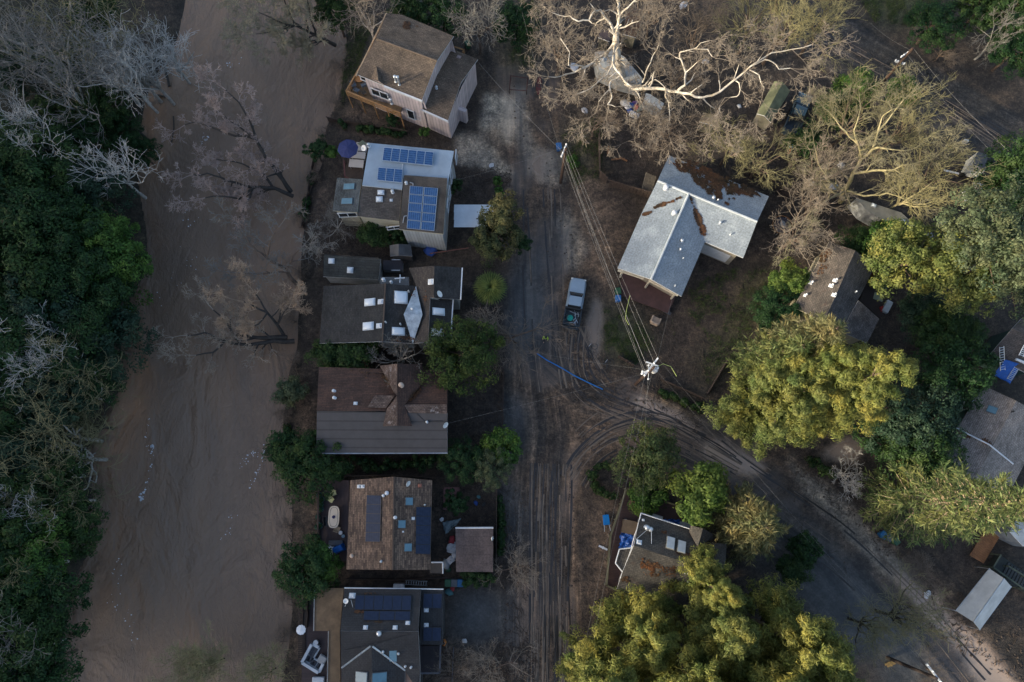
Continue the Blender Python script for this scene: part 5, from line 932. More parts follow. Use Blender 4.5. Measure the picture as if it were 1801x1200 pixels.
# ------------------------------------------------------------------ vehicles
def rrect(cx_, y, hw, z0, z1, bev=0.16):
    b_ = min(bev, (z1 - z0) / 2.2, hw / 2.2)
    return [(-hw + b_, z0), (hw - b_, z0), (hw, z0 + b_), (hw, z1 - b_), (hw - b_, z1), (-hw + b_, z1), (-hw, z1 - b_), (-hw, z0 + b_)]
def pickup(name, label, cat, p, ang, paint, bedm, load=True, top=None):
    """crew pickup, front along +Y before turning"""
    p = np.asarray(p, float); t = thing(name, label, cat, p); t.rotation_euler[2] = ang; ORG[t] = np.zeros(3); top = top or paint
    ring = lambda y, hw, z0, z1, bv=0.16: [(x, y, z) for x, z in rrect(0, y, hw, z0, z1, bv)]
    MB().loft([ring(2.86, 0.55, 0.5, 0.82), ring(2.76, 0.76, 0.42, 0.95), ring(2.5, 0.9, 0.4, 1.05), ring(2.1, 0.97, 0.4, 1.1), ring(1.2, 0.97, 0.4, 1.14), ring(0.9, 0.97, 0.4, 1.12), ring(-0.72, 0.97, 0.4, 1.12)]).build("body", paint, t, smooth=False, bevel=0.03)
    MB().loft([ring(2.72, 0.5, 0.93, 0.965, 0.005), ring(2.45, 0.66, 1.05, 1.07, 0.005), ring(2.1, 0.74, 1.1, 1.12, 0.005), ring(1.15, 0.80, 1.15, 1.165, 0.005)]).build("bonnet", top, t)
    MB().loft([ring(1.05, 0.84, 1.10, 1.16, 0.03), ring(0.45, 0.72, 1.1, 1.72, 0.1), ring(-0.55, 0.72, 1.1, 1.74, 0.1), ring(-0.72, 0.76, 1.1, 1.55, 0.1)]).build("cab", glass_d, t)
    MB().loft([ring(0.42, 0.70, 1.70, 1.76, 0.02), ring(0.2, 0.73, 1.70, 1.79, 0.04), ring(-0.5, 0.73, 1.70, 1.80, 0.04), ring(-0.66, 0.68, 1.68, 1.76, 0.03)]).build("cab_roof", top, t)
    MB().face([(-0.7, 1.0, 1.185), (0.7, 1.0, 1.185), (0.62, 0.47, 1.69), (-0.62, 0.47, 1.69)]).build("windscreen", M("windscreen", (0.10, 0.15, 0.14), 0.05, 0.4, 2.0, 0), t)
    for s in (-1, 1):
        MB().tube((s * 0.84, 1.03, 1.14), (s * 0.70, 0.44, 1.74), 0.035).build("pillar", paint, t); MB().box((s * 1.06, 0.92, 1.18), (0.2, 0.1, 0.14)).build("mirror", black_m, t)
        MB().box((s * 0.72, 2.72, 0.82), (0.3, 0.14, 0.16)).build("headlight", M("lamp lens", (0.6, 0.62, 0.6), 0.1, 0.1, bump=0), t)
        bd = MB().box((s * 0.91, -1.78, 0.78), (0.12, 2.05, 0.62)).build("bed_side", bedm, t); MB().box((s * 0.88, -2.79, 0.82), (0.14, 0.06, 0.26)).build("tail_light", M("tail lens", (0.45, 0.10, 0.06), 0.2, 0.1, bump=0), t)
        for y in (1.75, -1.85):
            w = MB().lathe((s * 0.84, y, 0.38), [(0.26, -0.12), (0.38, -0.1), (0.38, 0.1), (0.26, 0.12)], 20, axis=(1, 0, 0)).build("wheel", M("tyre", (0.02, 0.02, 0.02), 0.9), t); MB().lathe((s * 0.84, y, 0.38), [(0.24, -0.11), (0.24, 0.125), (0.08, 0.13)], 14, axis=(1, 0, 0)).build("rim", galv, w)
    MB().box((0, 2.84, 0.62), (1.0, 0.06, 0.2)).build("grille", black_m, t); MB().box((0, 2.93, 0.45), (1.7, 0.14, 0.16)).build("bumper", black_m, t); [MB().box((s * 0.975, 0.15, 0.85), (0.03, 1.9, 0.04)).build("side_trim", black_m, t) for s in (-1, 1)]; [MB().lathe((s * 0.93, y, 0.42), [(0.5, -0.05), (0.5, 0.06), (0.42, 0.07), (0.4, -0.05)], 18, axis=(1, 0, 0)).build("wheel_arch", black_m, t) for s in (-1, 1) for y in (1.75, -1.85)]; MB().box((0, -1.78, 0.56), (1.72, 2.05, 0.08)).build("bed_floor", bedm, t); MB().box((0, -2.78, 0.78), (1.9, 0.09, 0.6)).build("tailgate", bedm, t); MB().box((0, -2.98, 0.5), (1.8, 0.28, 0.14)).build("bumper", bedm, t)
    MB().box((0, -0.86, 1.0), (1.86, 0.2, 0.5)).build("tool_rack", black_m, t); MB().tube((-0.85, -1.2, 1.15), (0.85, -1.2, 1.15), 0.05).build("rack_bar", black_m, t)
    return t
silver = M("silver blue car paint", (0.27, 0.35, 0.43), 0.3, 0.1, 1.0, 0.0, metal=0.35, coat=0.6); navy = M("dark blue bed", (0.022, 0.034, 0.045), 0.4, 0.3)
a_, b2 = P(1003, 575), P(1017, 492); ang = math.atan2(b2[1] - a_[1], b2[0] - a_[0]) - math.pi / 2
PK = pickup("pickup_truck", "silver pickup truck with a dark open bed parked on the muddy street", "pickup", G(1010, 535), ang, silver, navy)
def in_truck(x, y, z): return np.array(PK.location) + np.array([x * math.cos(ang) - y * math.sin(ang), x * math.sin(ang) + y * math.cos(ang), z])
o = MB().lathe((0, 0, 0), [(0.3, 0), (0.34, 0.1), (0.34, 0.3), (0.26, 0.32), (0.24, 0.2), (0.1, 0.2)], 16).build("hose_coil", M("teal hose", (0.0, 0.33, 0.27), 0.5)); o.location = tuple(in_truck(-0.25, -1.95, 0.61)); tag(o, "round teal coil lying in the pickup bed", "hose coil")
mb = MB()
for k in range(14): q = in_truck(rng.uniform(0.1, 0.65), rng.uniform(-2.4, -1.3), 0.66 + 0.1 * rng.random()); mb.tube(q, q + np.array([*rng.normal(0, 0.3, 2), 0.1]), 0.04, 0.03, 5)
o = mb.build("hand_tools", M("pale tools", (0.35, 0.42, 0.5), 0.4), None, org=in_truck(0.3, -1.8, 0.6)); tag(o, "jumbled pale tools beside the teal coil in the pickup bed", "tools", kind="stuff")
a_, b2 = P(1391, 222), P(1407, 183); ang2 = math.atan2(b2[1] - a_[1], b2[0] - a_[0]) - math.pi / 2
pickup("parked_truck", "dark blue green pickup parked under bare trees beside the mossy shed", "pickup", G(1399, 206), ang2, M("dark teal paint", (0.012, 0.03, 0.04), 0.25, 0.2, 1, 0, coat=0.6), navy, top=M("dark teal top", (0.03, 0.06, 0.08), 0.2, 0.2, 1, 0, coat=0.6))

# mobile homes, trailers and huts under the trees
def trailer(name, label, cat, pts, z, mat, side, vents=()):
    h = House(name, label, cat, *np.mean(np.array(pts), 0)); h.roof([(*p, z) for p in pts], mat, 0.12, side); h.walls(pts, z, side, 0.05, base=0.4, drop=0.1, name="wall")
    for x, y in vents: h.skylight(x, y, 7, 5, "dome", 0.4)
    c0 = np.mean([P(*p, z) for p in pts], 0)
    for sg in (-1, 1): MB().lathe(c0 + np.array([sg * 0.5, 0, -z + 0.35]), [(0.2, -0.8), (0.34, -0.78), (0.34, 0.78), (0.2, 0.8)], 14, axis=(0.4, 1, 0)).build("wheel", M("tyre", (0.02, 0.02, 0.02), 0.9), h.root)
    return h
wr = M("dirty white trailer roof", (0.40, 0.40, 0.38), 0.6, 0.35, 0.8); gs = M("grey trailer side", (0.25, 0.26, 0.27), 0.6)
trailer("caravan", "dirty white caravan roof beneath the white barked sycamore's trunk", "caravan", [(1046, 92), (1076, 88), (1098, 100), (1130, 138), (1128, 150), (1090, 140), (1052, 122)], 2.9, wr, gs, [(1060, 105)])
trailer("caravan", "small white caravan roof beside the coloured junk heap", "caravan", [(1136, 164), (1144, 166), (1168, 182), (1163, 193), (1132, 178)], 2.4, M("pale blue trailer roof", (0.46, 0.48, 0.48), 0.6), gs)
trailer("motor_home", "long grey motor home lying under the yellow mossy tree", "motor home", [(1506, 348), (1530, 356), (1585, 374), (1610, 396), (1632, 412), (1618, 416), (1590, 402), (1555, 388), (1524, 370)], 3.0, M("tan grey roof sheet", (0.26, 0.25, 0.21), 0.7, 0.4, 0.7), gs, [(1536, 362), (1588, 390)])
CMP = trailer("camper", "white camper with a dark roof at the edge of the upper road", "camper", [(1719, 267), (1738, 272), (1732, 298), (1710, 289)], 2.8, M("dark slate roof", (0.06, 0.065, 0.075), 0.6), M("camper white", (0.55, 0.55, 0.52), 0.5))
MB().hexa([(*P(x, y, 0.5)[:2], 0.5) for x, y in ((1703, 299), (1724, 309), (1730, 297), (1710, 287))], [(*P(x, y, 2.2)[:2], zz) for x, y, zz in ((1704, 296, 1.4), (1724, 306, 1.4), (1731, 298, 2.75), (1710, 288, 2.75))]).build("nose", M("camper white", (0.55, 0.55, 0.52), 0.5), CMP.root); CMP.window(1718, 298, 2.0, 1.3, 0.5, (-0.4, 1), 1)
shed("mossy_shed", "green mossy gabled shed beside the dark truck", "shed", [(1362, 143), (1390, 160), (1356, 216), (1331, 200)], 2.3, 3.2, M("mossy sheet roof", (0.17, 0.18, 0.10), 0.85, 0.45, 0.8), M("old shed wall", (0.14, 0.13, 0.10)), ((1377, 145), (1345, 204)))
shed("tan_hut", "tan roofed hut under the sycamore's right hand limb", "shed", [(1237, 198), (1262, 205), (1258, 222), (1230, 214)], 2.2, 2.6, M("tan sheet roof", (0.38, 0.30, 0.19), 0.8, 0.3), M("old shed wall", (0.14, 0.13, 0.10)))
shed("rust_roof_hut", "rust brown roofed hut behind the sycamore trunk", "shed", [(1096, 60), (1104, 12), (1136, 20), (1118, 66)], 2.6, 3.2, M("rust brown sheets", (0.14, 0.075, 0.045), 0.85, 0.4), M("old shed wall", (0.14, 0.13, 0.10)))
shed("purple_roof_hut", "dark purple roofed hut with white eave under the sycamore", "shed", [(1058, 52), (1074, 55), (1072, 73), (1052, 66)], 2.4, 2.6, M("dark purple roof", (0.06, 0.045, 0.05)), M("old shed wall", (0.14, 0.13, 0.10)), None, white)
shed("grey_hut", "grey sheet roofed hut beside the yellow mossy tree's tip", "shed", [(1692, 334), (1708, 330), (1708, 350), (1698, 354)], 2.2, 2.3, M("grey sheet", (0.27, 0.28, 0.27), 0.8), M("old shed wall", (0.14, 0.13, 0.10)))

# white goods, bins and junk
def bag(name, label, cat, p, r, mat, seed=0, flat=0.7, group=None):
    """lumpy filled sack"""
    r2 = np.random.default_rng(seed + 100); mb = MB(); rings = []
    for k in range(6):
        th = math.pi * k / 5 * 0.93 + 0.05; rings.append([np.array([math.cos(a) * math.sin(th) * r * (1 + r2.normal(0, 0.2)), math.sin(a) * math.sin(th) * r * 0.75 * (1 + r2.normal(0, 0.2)), r * flat * (1 - math.cos(th)) * 0.5 * (1 + r2.normal(0, 0.12))]) for a in np.linspace(0, 2 * math.pi, 11)[:-1]])
    o = mb.loft(rings[::1]).build(name, mat, smooth=(seed % 2 == 0)); o.rotation_euler[2] = seed * 1.7; o.location = tuple(p); return tag(o, label, cat, group)
def bin_(label, p, rz, mat, group="wheeled bins"):
    t = thing("wheeled_bin", label, "bin", p, group); t.rotation_euler[2] = rz; ORG[t] = np.zeros(3)
    MB().hexa([(-0.24, -0.26, 0.05), (0.24, -0.26, 0.05), (0.24, 0.26, 0.05), (-0.24, 0.26, 0.05)], [(-0.32, -0.36, 0.98), (0.32, -0.36, 0.98), (0.32, 0.36, 0.98), (-0.32, 0.36, 0.98)]).build("body", mat, t, bevel=0.03)
    MB().hexa([(-0.34, -0.4, 0.99), (0.34, -0.4, 0.99), (0.34, 0.4, 0.99), (-0.34, 0.4, 0.99)], [(-0.3, -0.35, 1.07), (0.3, -0.35, 1.07), (0.3, 0.33, 1.09), (-0.3, 0.33, 1.09)]).build("lid", mat, t, bevel=0.02); MB().tube((-0.26, 0.44, 0.98), (0.26, 0.44, 0.98), 0.025).build("handle", black_m, t)
    for s in (-1, 1): MB().lathe((s * 0.26, 0.28, 0.12), [(0.05, -0.04), (0.12, -0.035), (0.12, 0.035), (0.05, 0.04)], 12, axis=(1, 0, 0)).build("wheel", black_m, t)
    return t
bblue, bgrey, bgreen = M("blue bin plastic", (0.01, 0.13, 0.32), 0.5), M("grey bin plastic", (0.10, 0.11, 0.13), 0.5), M("green bin plastic", (0.025, 0.10, 0.05), 0.5)
bin_("blue bin in the row of three under the redwood", G(1547, 940), 0.6, bblue); bin_("grey bin between the blue and green ones under the redwood", G(1557, 945), 0.6, bgrey); bin_("green bin in the row of three under the redwood", G(1568, 951), 0.6, bgreen)
bin_("green bin by the garage hedge", G(789, 1024), 0.0, bgreen); bin_("grey bin between two others by the garage hedge", G(800, 1024), 0.0, bgrey); bin_("blue bin by the garage hedge", G(811, 1024), 0.0, bblue)
bin_("bright blue open bin beside the upper street's power pole", G(982, 264), 0.1, M("bright blue plastic", (0.01, 0.14, 0.42), 0.45)); bin_("blue bin below the metal roof house porch", G(1085, 529), 0.0, M("bright blue plastic", (0.01, 0.14, 0.42), 0.45)); bin_("green bin behind the blue one at the porch", G(1085, 516), 0.2, bgreen); bin_("dark green bin behind the two storey house", G(823, 84), 0.5, bgreen)
cm = [M("white cloth junk", (0.6, 0.6, 0.62)), M("blue junk", (0.03, 0.08, 0.3)), M("red junk", (0.35, 0.04, 0.05)), M("purple junk", (0.14, 0.08, 0.25)), M("grey junk", (0.2, 0.2, 0.22)), M("teal junk", (0.08, 0.2, 0.22))]
for i, (x, y, r_, k) in enumerate(((1098, 183, 0.55, 0), (1104, 188, 0.6, 0), (1110, 187, 0.5, 1), (1108, 195, 0.45, 1), (1116, 183, 0.45, 3), (1120, 190, 0.5, 2), (1126, 192, 0.55, 5), (1132, 195, 0.4, 4), (1140, 186, 0.6, 1), (1144, 181, 0.5, 3), (1138, 196, 0.45, 1))):
    bag("junk_sack", ("white sack at the junk heap's left end", "larger white sack second from the junk heap's left end", "blue sack touching the white ones in the junk heap", "blue sack at the junk heap's lower edge", "purple sack at the junk heap's top", "red sack in the junk heap's middle", "teal sack right of the red one in the junk heap", "grey sack between teal and blue ones in the junk heap", "large blue sack beside the small caravan", "purple sack tucked against the small caravan", "blue sack under the small caravan's lower corner")[i], "sack", G(x, y), r_, cm[k], i, group="sacks in the junk heap")
crate("cabinet", "overturned white cabinet below the junk heap", "cabinet", G(1115, 204), (1.2, 0.6, 0.5), -0.45, white)
for i, (x, y, r_, lb) in enumerate(((1028, 196, 0.5, "white bundle on the ground left of the sycamore"), (1201, 12, 0.6, "white bundle beyond the sycamore near the frame top"), (1112, 72, 0.35, "small white bundle behind the sycamore trunk"), (864, 292, 0.35, "white bag at the edge of the pale silt patch"), (1300, 188, 0.3, "pale bag in twigs near the tan hut"), (1629, 1046, 0.45, "white sack at the edge of the lower puddle"), (817, 1127, 0.3, "white sack on the driveway behind the orange worker"), (1478, 292, 0.5, "white sack under the mossy tree, uppermost of its scatter"), (1463, 330, 0.6, "white sack at the mossy tree's trunk"), (1425, 322, 0.5, "white sack left of the mossy tree near the fence"), (1240, 110, 0.5, "pale sack under the sycamore's long limb"), (1010, 120, 0.6, "pale sack at the sycamore's left limb"), (1062, 128, 0.5, "pale sack beside the large caravan"))):
    bag("white_sack", lb, "sack", G(x, y), r_, cm[0], 40 + i)
for i, (x, y, sx, sy, rz, lb) in enumerate(((1568, 400, 0.95, 1.1, -0.5, "white appliance lying beside the motor home, upper of two"), (1583, 408, 0.9, 1.1, -0.5, "white appliance lying beside the motor home, lower of two"), (1535, 418, 0.5, 0.55, -0.4, "small white appliance beside the green bush"), (1656, 395, 0.6, 0.6, 0.2, "pale blue box on the dark ground right of the motor home"), (1669, 407, 0.55, 0.6, 0.1, "dark box with a white rim near the right hand trees"), (1630, 417, 0.6, 0.5, 0.3, "pale blue box at the motor home's end"), (1717, 325, 0.8, 0.75, 0.4, "square white box beside the camper"), (1694, 252, 0.55, 0.3, -0.1, "small white block on the upper verge"))):
    t = thing("appliance", lb, "appliance", G(x, y)); t.rotation_euler[2] = rz; ORG[t] = np.zeros(3); MB().box((0, 0, 0.35), (sx, sy, 0.7)).build("body", cm[0] if i != 4 else cm[4], t, bevel=0.04); MB().box((0, 0, 0.715), (sx * 0.8, sy * 0.8, 0.03)).build("door", M("pale door", (0.5, 0.52, 0.54), 0.4), t); MB().tube((sx * 0.3, -sy * 0.3, 0.75), (sx * 0.3, sy * 0.3, 0.75), 0.02).build("handle", galv, t)
def tyre_thing(label, p): o = MB().lathe((0, 0, 0.0), [(0.2, 0.02), (0.36, 0.0), (0.4, 0.1), (0.36, 0.2), (0.2, 0.18)], 18).build("spare_wheel", M("pale wheel", (0.5, 0.5, 0.5))); o.location = tuple(p); return tag(o, label, "wheel")
tyre_thing("pale round wheel lying near the square white box", G(1723, 336))
def kayak(name, label, p, L_, w, rz, mat):
    rings = [[(math.cos(a) * w / 2 * s, y * L_ / 2, 0.18 + math.sin(a) * 0.17 * s) for a in np.linspace(0, 2 * math.pi, 11)[:-1]] for y, s in ((-1, 0.08), (-0.85, 0.5), (-0.4, 0.95), (0, 1), (0.4, 0.95), (0.85, 0.5), (1, 0.08))]
    t = thing(name, label, "kayak", p); t.rotation_euler[2] = rz; ORG[t] = np.zeros(3); MB().loft(rings).build("hull", mat, t, smooth=True); MB().lathe((0, -0.1, 0.34), [(0.24, -0.02), (0.27, 0.03), (0.2, 0.03), (0.19, -0.05)], 14).build("cockpit_rim", black_m, t); return t
kayak("kayak", "short sky blue kayak on the ground behind the dark truck", G(1391, 254), 1.5, 0.6, -0.2, M("sky blue plastic", (0.0, 0.24, 0.58), 0.35)); kayak("kayak", "small red and black kayak below the sky blue one", G(1388, 266), 1.1, 0.5, -0.4, M("red plastic", (0.32, 0.02, 0.02), 0.4)); kayak("upturned_boat", "brown upturned boat beyond the kayaks", G(1393, 286), 1.9, 0.75, -0.6, M("brown hull", (0.20, 0.13, 0.09)))
o = crate("crate", "grey brown wooden crate beside the kayak", "crate", G(1376, 252), (0.85, 1.1, 0.6), -0.35, wood_g)
kayak("canoe", "dark red and white canoe tipped on its side near the fenced pit", G(948, 152), 2.6, 0.7, -0.1, M("dark red hull", (0.10, 0.03, 0.03)))

# ------------------------------------------------------------------ garden furniture
def parasol(label, px, py, z, r, mat, n=8, base=0.0):
    q = P(px, py, z); t = thing("parasol", label, "parasol", (q[0], q[1], base)); MB().tube((q[0], q[1], base), q + (0, 0, 0.3), 0.035).build("pole", white, t); MB().lathe((q[0], q[1], base), [(0.3, 0), (0.28, 0.08), (0.06, 0.12)], 14).build("base", M("concrete base", (0.3, 0.3, 0.3)), t)
    for k in range(n):
        a0, a1 = 2 * math.pi * k / n + 0.2, 2 * math.pi * (k + 1) / n + 0.2; am = (a0 + a1) / 2; A0, A1 = np.array([math.cos(a0), math.sin(a0), 0]), np.array([math.cos(a1), math.sin(a1), 0]); Am = np.array([math.cos(am), math.sin(am), 0])
        tip = q + (0, 0, 0.45 * r / 1.3); e0, e1 = q + A0 * r, q + A1 * r; em = q + Am * r * 0.93 + (0, 0, 0.06); mid0, mid1 = q + A0 * r * 0.5 + (0, 0, 0.28 * r / 1.3), q + A1 * r * 0.5 + (0, 0, 0.28 * r / 1.3); mm = q + Am * r * 0.48 + (0, 0, 0.24 * r / 1.3)
        mb = MB(); mb.face([tip, mid0, mm]); mb.face([tip, mm, mid1]); mb.face([mid0, e0, em, mm]); mb.face([mm, em, e1, mid1]); mb.build("canopy_gore", mat, t); MB().tube(tip - (0, 0, 0.03), e0 - (0, 0, 0.03), 0.014, 0.014, 4).build("rib", white, t)
    return t
parasol("large deep blue parasol over the flat roofed house's deck", 612, 262, 3.4, 1.22, M("deep blue cloth", (0.022, 0.034, 0.13), 0.8, 0.2, 2)); parasol("small round white parasol by the slatted terrace edge", 529.5, 1108, 2.6, 0.5, M("white cloth", (0.75, 0.77, 0.8), 0.7, 0.1), 10)
def chair(label, p, rz, mat, group=None, name="chair"):
    t = thing(name, label, "chair", p, group); t.rotation_euler[2] = rz; ORG[t] = np.zeros(3); MB().box((0, 0, 0.42), (0.52, 0.5, 0.06)).build("seat", mat, t, bevel=0.02); MB().box((0, 0.27, 0.68), (0.5, 0.05, 0.5), ax=((1, 0, 0), (0, 0.97, -0.26), (0, 0.26, 0.97))).build("backrest", mat, t, bevel=0.02)
    for a in (-1, 1):
        MB().box((a * 0.28, 0.02, 0.6), (0.06, 0.46, 0.04)).build("armrest", mat, t)
        for b_ in (-1, 1): MB().box((a * 0.22, b_ * 0.2, 0.2), (0.05, 0.05, 0.4)).build("leg", mat, t)
    return t
ych = M("pale yellow plastic", (0.50, 0.50, 0.25), 0.5); c = sc(540, 820, 6.0)
chair("pale yellow chair at the top of the river deck", P(*c(290, 287, 0.91)), 0.3, ych); chair("pale yellow chair below its twin on the river deck", P(*c(262, 354, 0.91)), -0.6, ych); chair("black wire chair left of the oval table", P(*c(224, 560, 0.91)), 1.57, black_m); chair("black wire chair at the oval table's lower left side", P(*c(228, 605, 0.91)), 1.57, black_m); chair("tan chair at the oval table's end", P(*c(330, 660, 0.91)), 2.8, M("tan canvas", (0.35, 0.27, 0.18)))
q = P(*c(300, 535, 0.9)); t = thing("oval_table", "cream oval table with dark centrepiece on the river deck", "table", q); ORG[t] = np.zeros(3)
def oval(hx, hy, z, n=24): return [(math.copysign(abs(math.cos(a)) ** 0.7, math.cos(a)) * hx, math.copysign(abs(math.sin(a)) ** 0.55, math.sin(a)) * hy, z) for a in np.linspace(0, 2 * math.pi, n + 1)[:-1]]
MB().loft([oval(0.56, 1.12, 0.7), oval(0.58, 1.14, 0.72), oval(0.58, 1.14, 0.76)]).build("tabletop", M("cream laminate", (0.62, 0.53, 0.42), 0.4, 0.1), t)
mb = MB(); ov0, ov1 = oval(0.44, 1.0, 0.765, 32), oval(0.40, 0.96, 0.765, 32)
for i in range(32): mb.face([ov0[i], ov0[(i + 1) % 32], ov1[(i + 1) % 32], ov1[i]])
mb.build("border_inlay", M("dark inlay", (0.08, 0.07, 0.06)), t)
for a, b_ in ((-1, -1), (1, -1), (1, 1), (-1, 1)): MB().tube((a * 0.4, b_ * 0.85, 0), (a * 0.42, b_ * 0.88, 0.7), 0.035).build("leg", black_m, t)
MB().lathe((0, 0, 0.77), [(0.16, 0), (0.18, 0.06), (0.1, 0.09), (0.05, 0.2)], 12).build("centrepiece", M("indigo bowl", (0.03, 0.035, 0.12)), t)
for x, y, z_, r_, lb, m_ in ((362, 702, 0.9, 0.2, "white stool below the oval table", white), (390, 738, 0.9, 0.17, "grey blue stool beside the white stool", M("grey blue", (0.2, 0.3, 0.36))), (207, 880, 0.9, 0.24, "pale teal pail next to the round tray table", M("pale teal", (0.3, 0.42, 0.42))), (245, 860, 0.9, 0.24, "white bucket above the round tray table", white), (283, 868, 0.9, 0.2, "white bucket touching blue grill cover", white)):
    o = MB().lathe((0, 0, 0), [(r_ * 0.8, 0), (r_, 0.36), (r_ * 1.05, 0.38), (r_ * 1.05, 0.42), (r_ * 0.3, 0.43)], 14).build("stool" if "stool" in lb else "bucket", m_); o.location = tuple(P(*c(x, y, z_ + 0.003))); tag(o, lb, "stool" if "stool" in lb else "bucket")
t = thing("tray_table", "round cream tray table beside the blue grill cover", "table", P(*c(247, 913, 0.9))); ORG[t] = np.zeros(3); MB().lathe((0, 0, 0.6), [(0.4, 0), (0.42, 0.06), (0.38, 0.06), (0.36, 0.03), (0.05, 0.03)], 20).build("tray", M("cream tray", (0.55, 0.5, 0.4)), t); MB().lathe((0, 0, 0), [(0.25, 0), (0.05, 0.05), (0.05, 0.6)], 10).build("pedestal", black_m, t); MB().lathe((0, 0, 0.64), [(0.1, 0), (0.14, 0.05), (0.05, 0.12)], 10).build("pot", M("olive pot", (0.12, 0.13, 0.05)), t)
t = thing("covered_grill", "barbecue under a bright blue cover on the river deck", "grill", P(*c(345, 870, 0.9))); ORG[t] = np.zeros(3); MB().hexa([(-0.65, -0.4, 0.15), (0.65, -0.4, 0.15), (0.65, 0.4, 0.15), (-0.65, 0.4, 0.15)], [(-0.52, -0.3, 0.95), (0.52, -0.3, 0.95), (0.48, 0.28, 1.1), (-0.48, 0.28, 1.1)]).build("cover", M("bright blue cover", (0.0, 0.12, 0.45), 0.5, 0.3, 3, 0.8), t, bevel=0.06); [MB().tube((a * 0.5, b_ * 0.3, 0), (a * 0.5, b_ * 0.3, 0.3), 0.03).build("leg", black_m, t) for a in (-1, 1) for b_ in (-1, 1)]; t.rotation_euler[2] = 0.4
crate("deck_bench", "long dark bench behind the blue grill cover", "bench", P(*c(310, 810, 0.91)), (1.5, 0.55, 0.42), 0, M("slate bench", (0.10, 0.11, 0.13)))
def potted(label, p, r_, gcol, seed):
    t = thing("potted_plant", label, "plant", p, "pot plants along the river deck rail"); ORG[t] = np.zeros(3); MB().lathe((0, 0, 0), [(r_ * 0.7, 0), (r_, 0.32), (r_ * 1.1, 0.33), (r_ * 1.1, 0.4), (r_ * 0.9, 0.38)], 14).build("pot", M("blue green pot", (0.05, 0.14, 0.15), 0.4), t); r2 = np.random.default_rng(seed); n = 70
    d = r2.normal(size=(n, 3)); d[:, 2] = np.abs(d[:, 2]) + 0.2; d /= np.linalg.norm(d, axis=1)[:, None]; leafcard("foliage", d * r_ * 1.3 * r2.uniform(0.4, 1, (n, 1)) + np.array([0, 0, 0.42]), d, r_ * 0.35, r_ * 0.14, gcol, t, r2)
def leafcard(name, C_, N_, l, w, mat, parent, r2, org=None, along=None):
    """one small rhombic leaf face per centre"""
    n = len(C_); T = r2.normal(size=(n, 3)) if along is None else along; T = T - N_ * (T * N_).sum(1)[:, None]; T /= np.linalg.norm(T, axis=1)[:, None] + 1e-9; B_ = np.cross(N_, T); l = np.broadcast_to(np.asarray(l), (n,))[:, None]; w = np.broadcast_to(np.asarray(w), (n,))[:, None]
    V = np.stack([C_ - T * l, C_ - B_ * w + N_ * w * 0.3, C_ + T * l, C_ + B_ * w + N_ * w * 0.3], 1).reshape(-1, 3); F = np.arange(4 * n).reshape(-1, 4)
    o0 = np.zeros(3) if org is None else org; return obj(name, np_mesh(name, V - o0, F, [mat]), parent)
lf_mid = leaf("mid green leaves", (0.035, 0.075, 0.022), (0.015, 0.035, 0.012))
for i, (x, y, r_) in enumerate(((140, 305, 0.3), (166, 352, 0.26), (155, 376, 0.24), (158, 412, 0.26), (155, 455, 0.28), (125, 535, 0.24), (140, 628, 0.34), (115, 640, 0.25))): potted("pot plant in a blue green pot along the river deck rail", P(*c(x, y, 0.905)), r_, lf_mid, 20 + i)
c = sc(520, 1020, 6.432)
t = thing("corner_sofa", "white framed corner sofa with dark cushions on the terrace deck", "sofa", P(*c(190, 880, 0.8))); ORG[t] = np.zeros(3); sz0 = P(*c(190, 880, 0.8)); mw = M("pale blue white frame", (0.55, 0.58, 0.62), 0.5, 0.15); cu = M("dark cushion", (0.05, 0.055, 0.07), 0.8)
loc2 = lambda x, y, z=0.8: P(*c(x, y, z)) - sz0
def beam(a, b_, w, h, z, name, mat): a, b_ = loc2(*a), loc2(*b_); d = b_ - a; MB().box((a + b_) / 2 + (0, 0, z), (np.linalg.norm(d[:2]), w, h), math.atan2(d[1], d[0])).build(name, mat, t, bevel=0.03)
beam((200, 715), (90, 920), 0.3, 0.7, 0.4, "back_rail", mw); beam((90, 920), (275, 1035), 0.3, 0.7, 0.4, "back_rail", mw); beam((205, 715), (275, 755), 0.3, 0.5, 0.3, "arm", mw); beam((275, 1035), (325, 935), 0.3, 0.5, 0.3, "arm", mw); beam((252, 745), (160, 905), 0.75, 0.28, 0.16, "seat_base", mw); beam((140, 880), (300, 980), 0.75, 0.28, 0.16, "seat_base", mw)
for x, y in ((222, 775), (190, 825), (160, 885), (215, 930), (278, 970)):
    for k in (-1, 1): q = loc2(x + 9 * k, y + 13 * k * (1 if y < 880 else 0.3)); MB().box(q + (0, 0, 0.38), (0.42, 0.5, 0.16), -0.55).build("cushion", cu, t, bevel=0.05)
t2 = thing("ottoman", "square grey ottoman beside the corner sofa", "ottoman", P(*c(308, 895, 0.8))); ORG[t2] = np.zeros(3); t2.rotation_euler[2] = -0.55; MB().box((0, 0, 0.24), (0.85, 0.8, 0.28)).build("body", mw, t2, bevel=0.04); MB().box((0, 0, 0.42), (0.78, 0.74, 0.1)).build("cushion", M("pale cushion", (0.42, 0.42, 0.42)), t2, bevel=0.04)
o = MB().lathe((0, 0, 0), [(0.22, 0), (0.25, 0.5), (0.26, 0.52), (0.05, 0.54)], 14).build("drum_table", mw); o.location = tuple(P(*c(240, 700, 0.803))); tag(o, "small round table at the corner sofa's head", "table")
crate("terrace_chest", "pale grey chest on the terrace at the frame bottom", "chest", P(*c(265, 1128, 0.803)), (1.2, 0.65, 0.5), 0, mw)
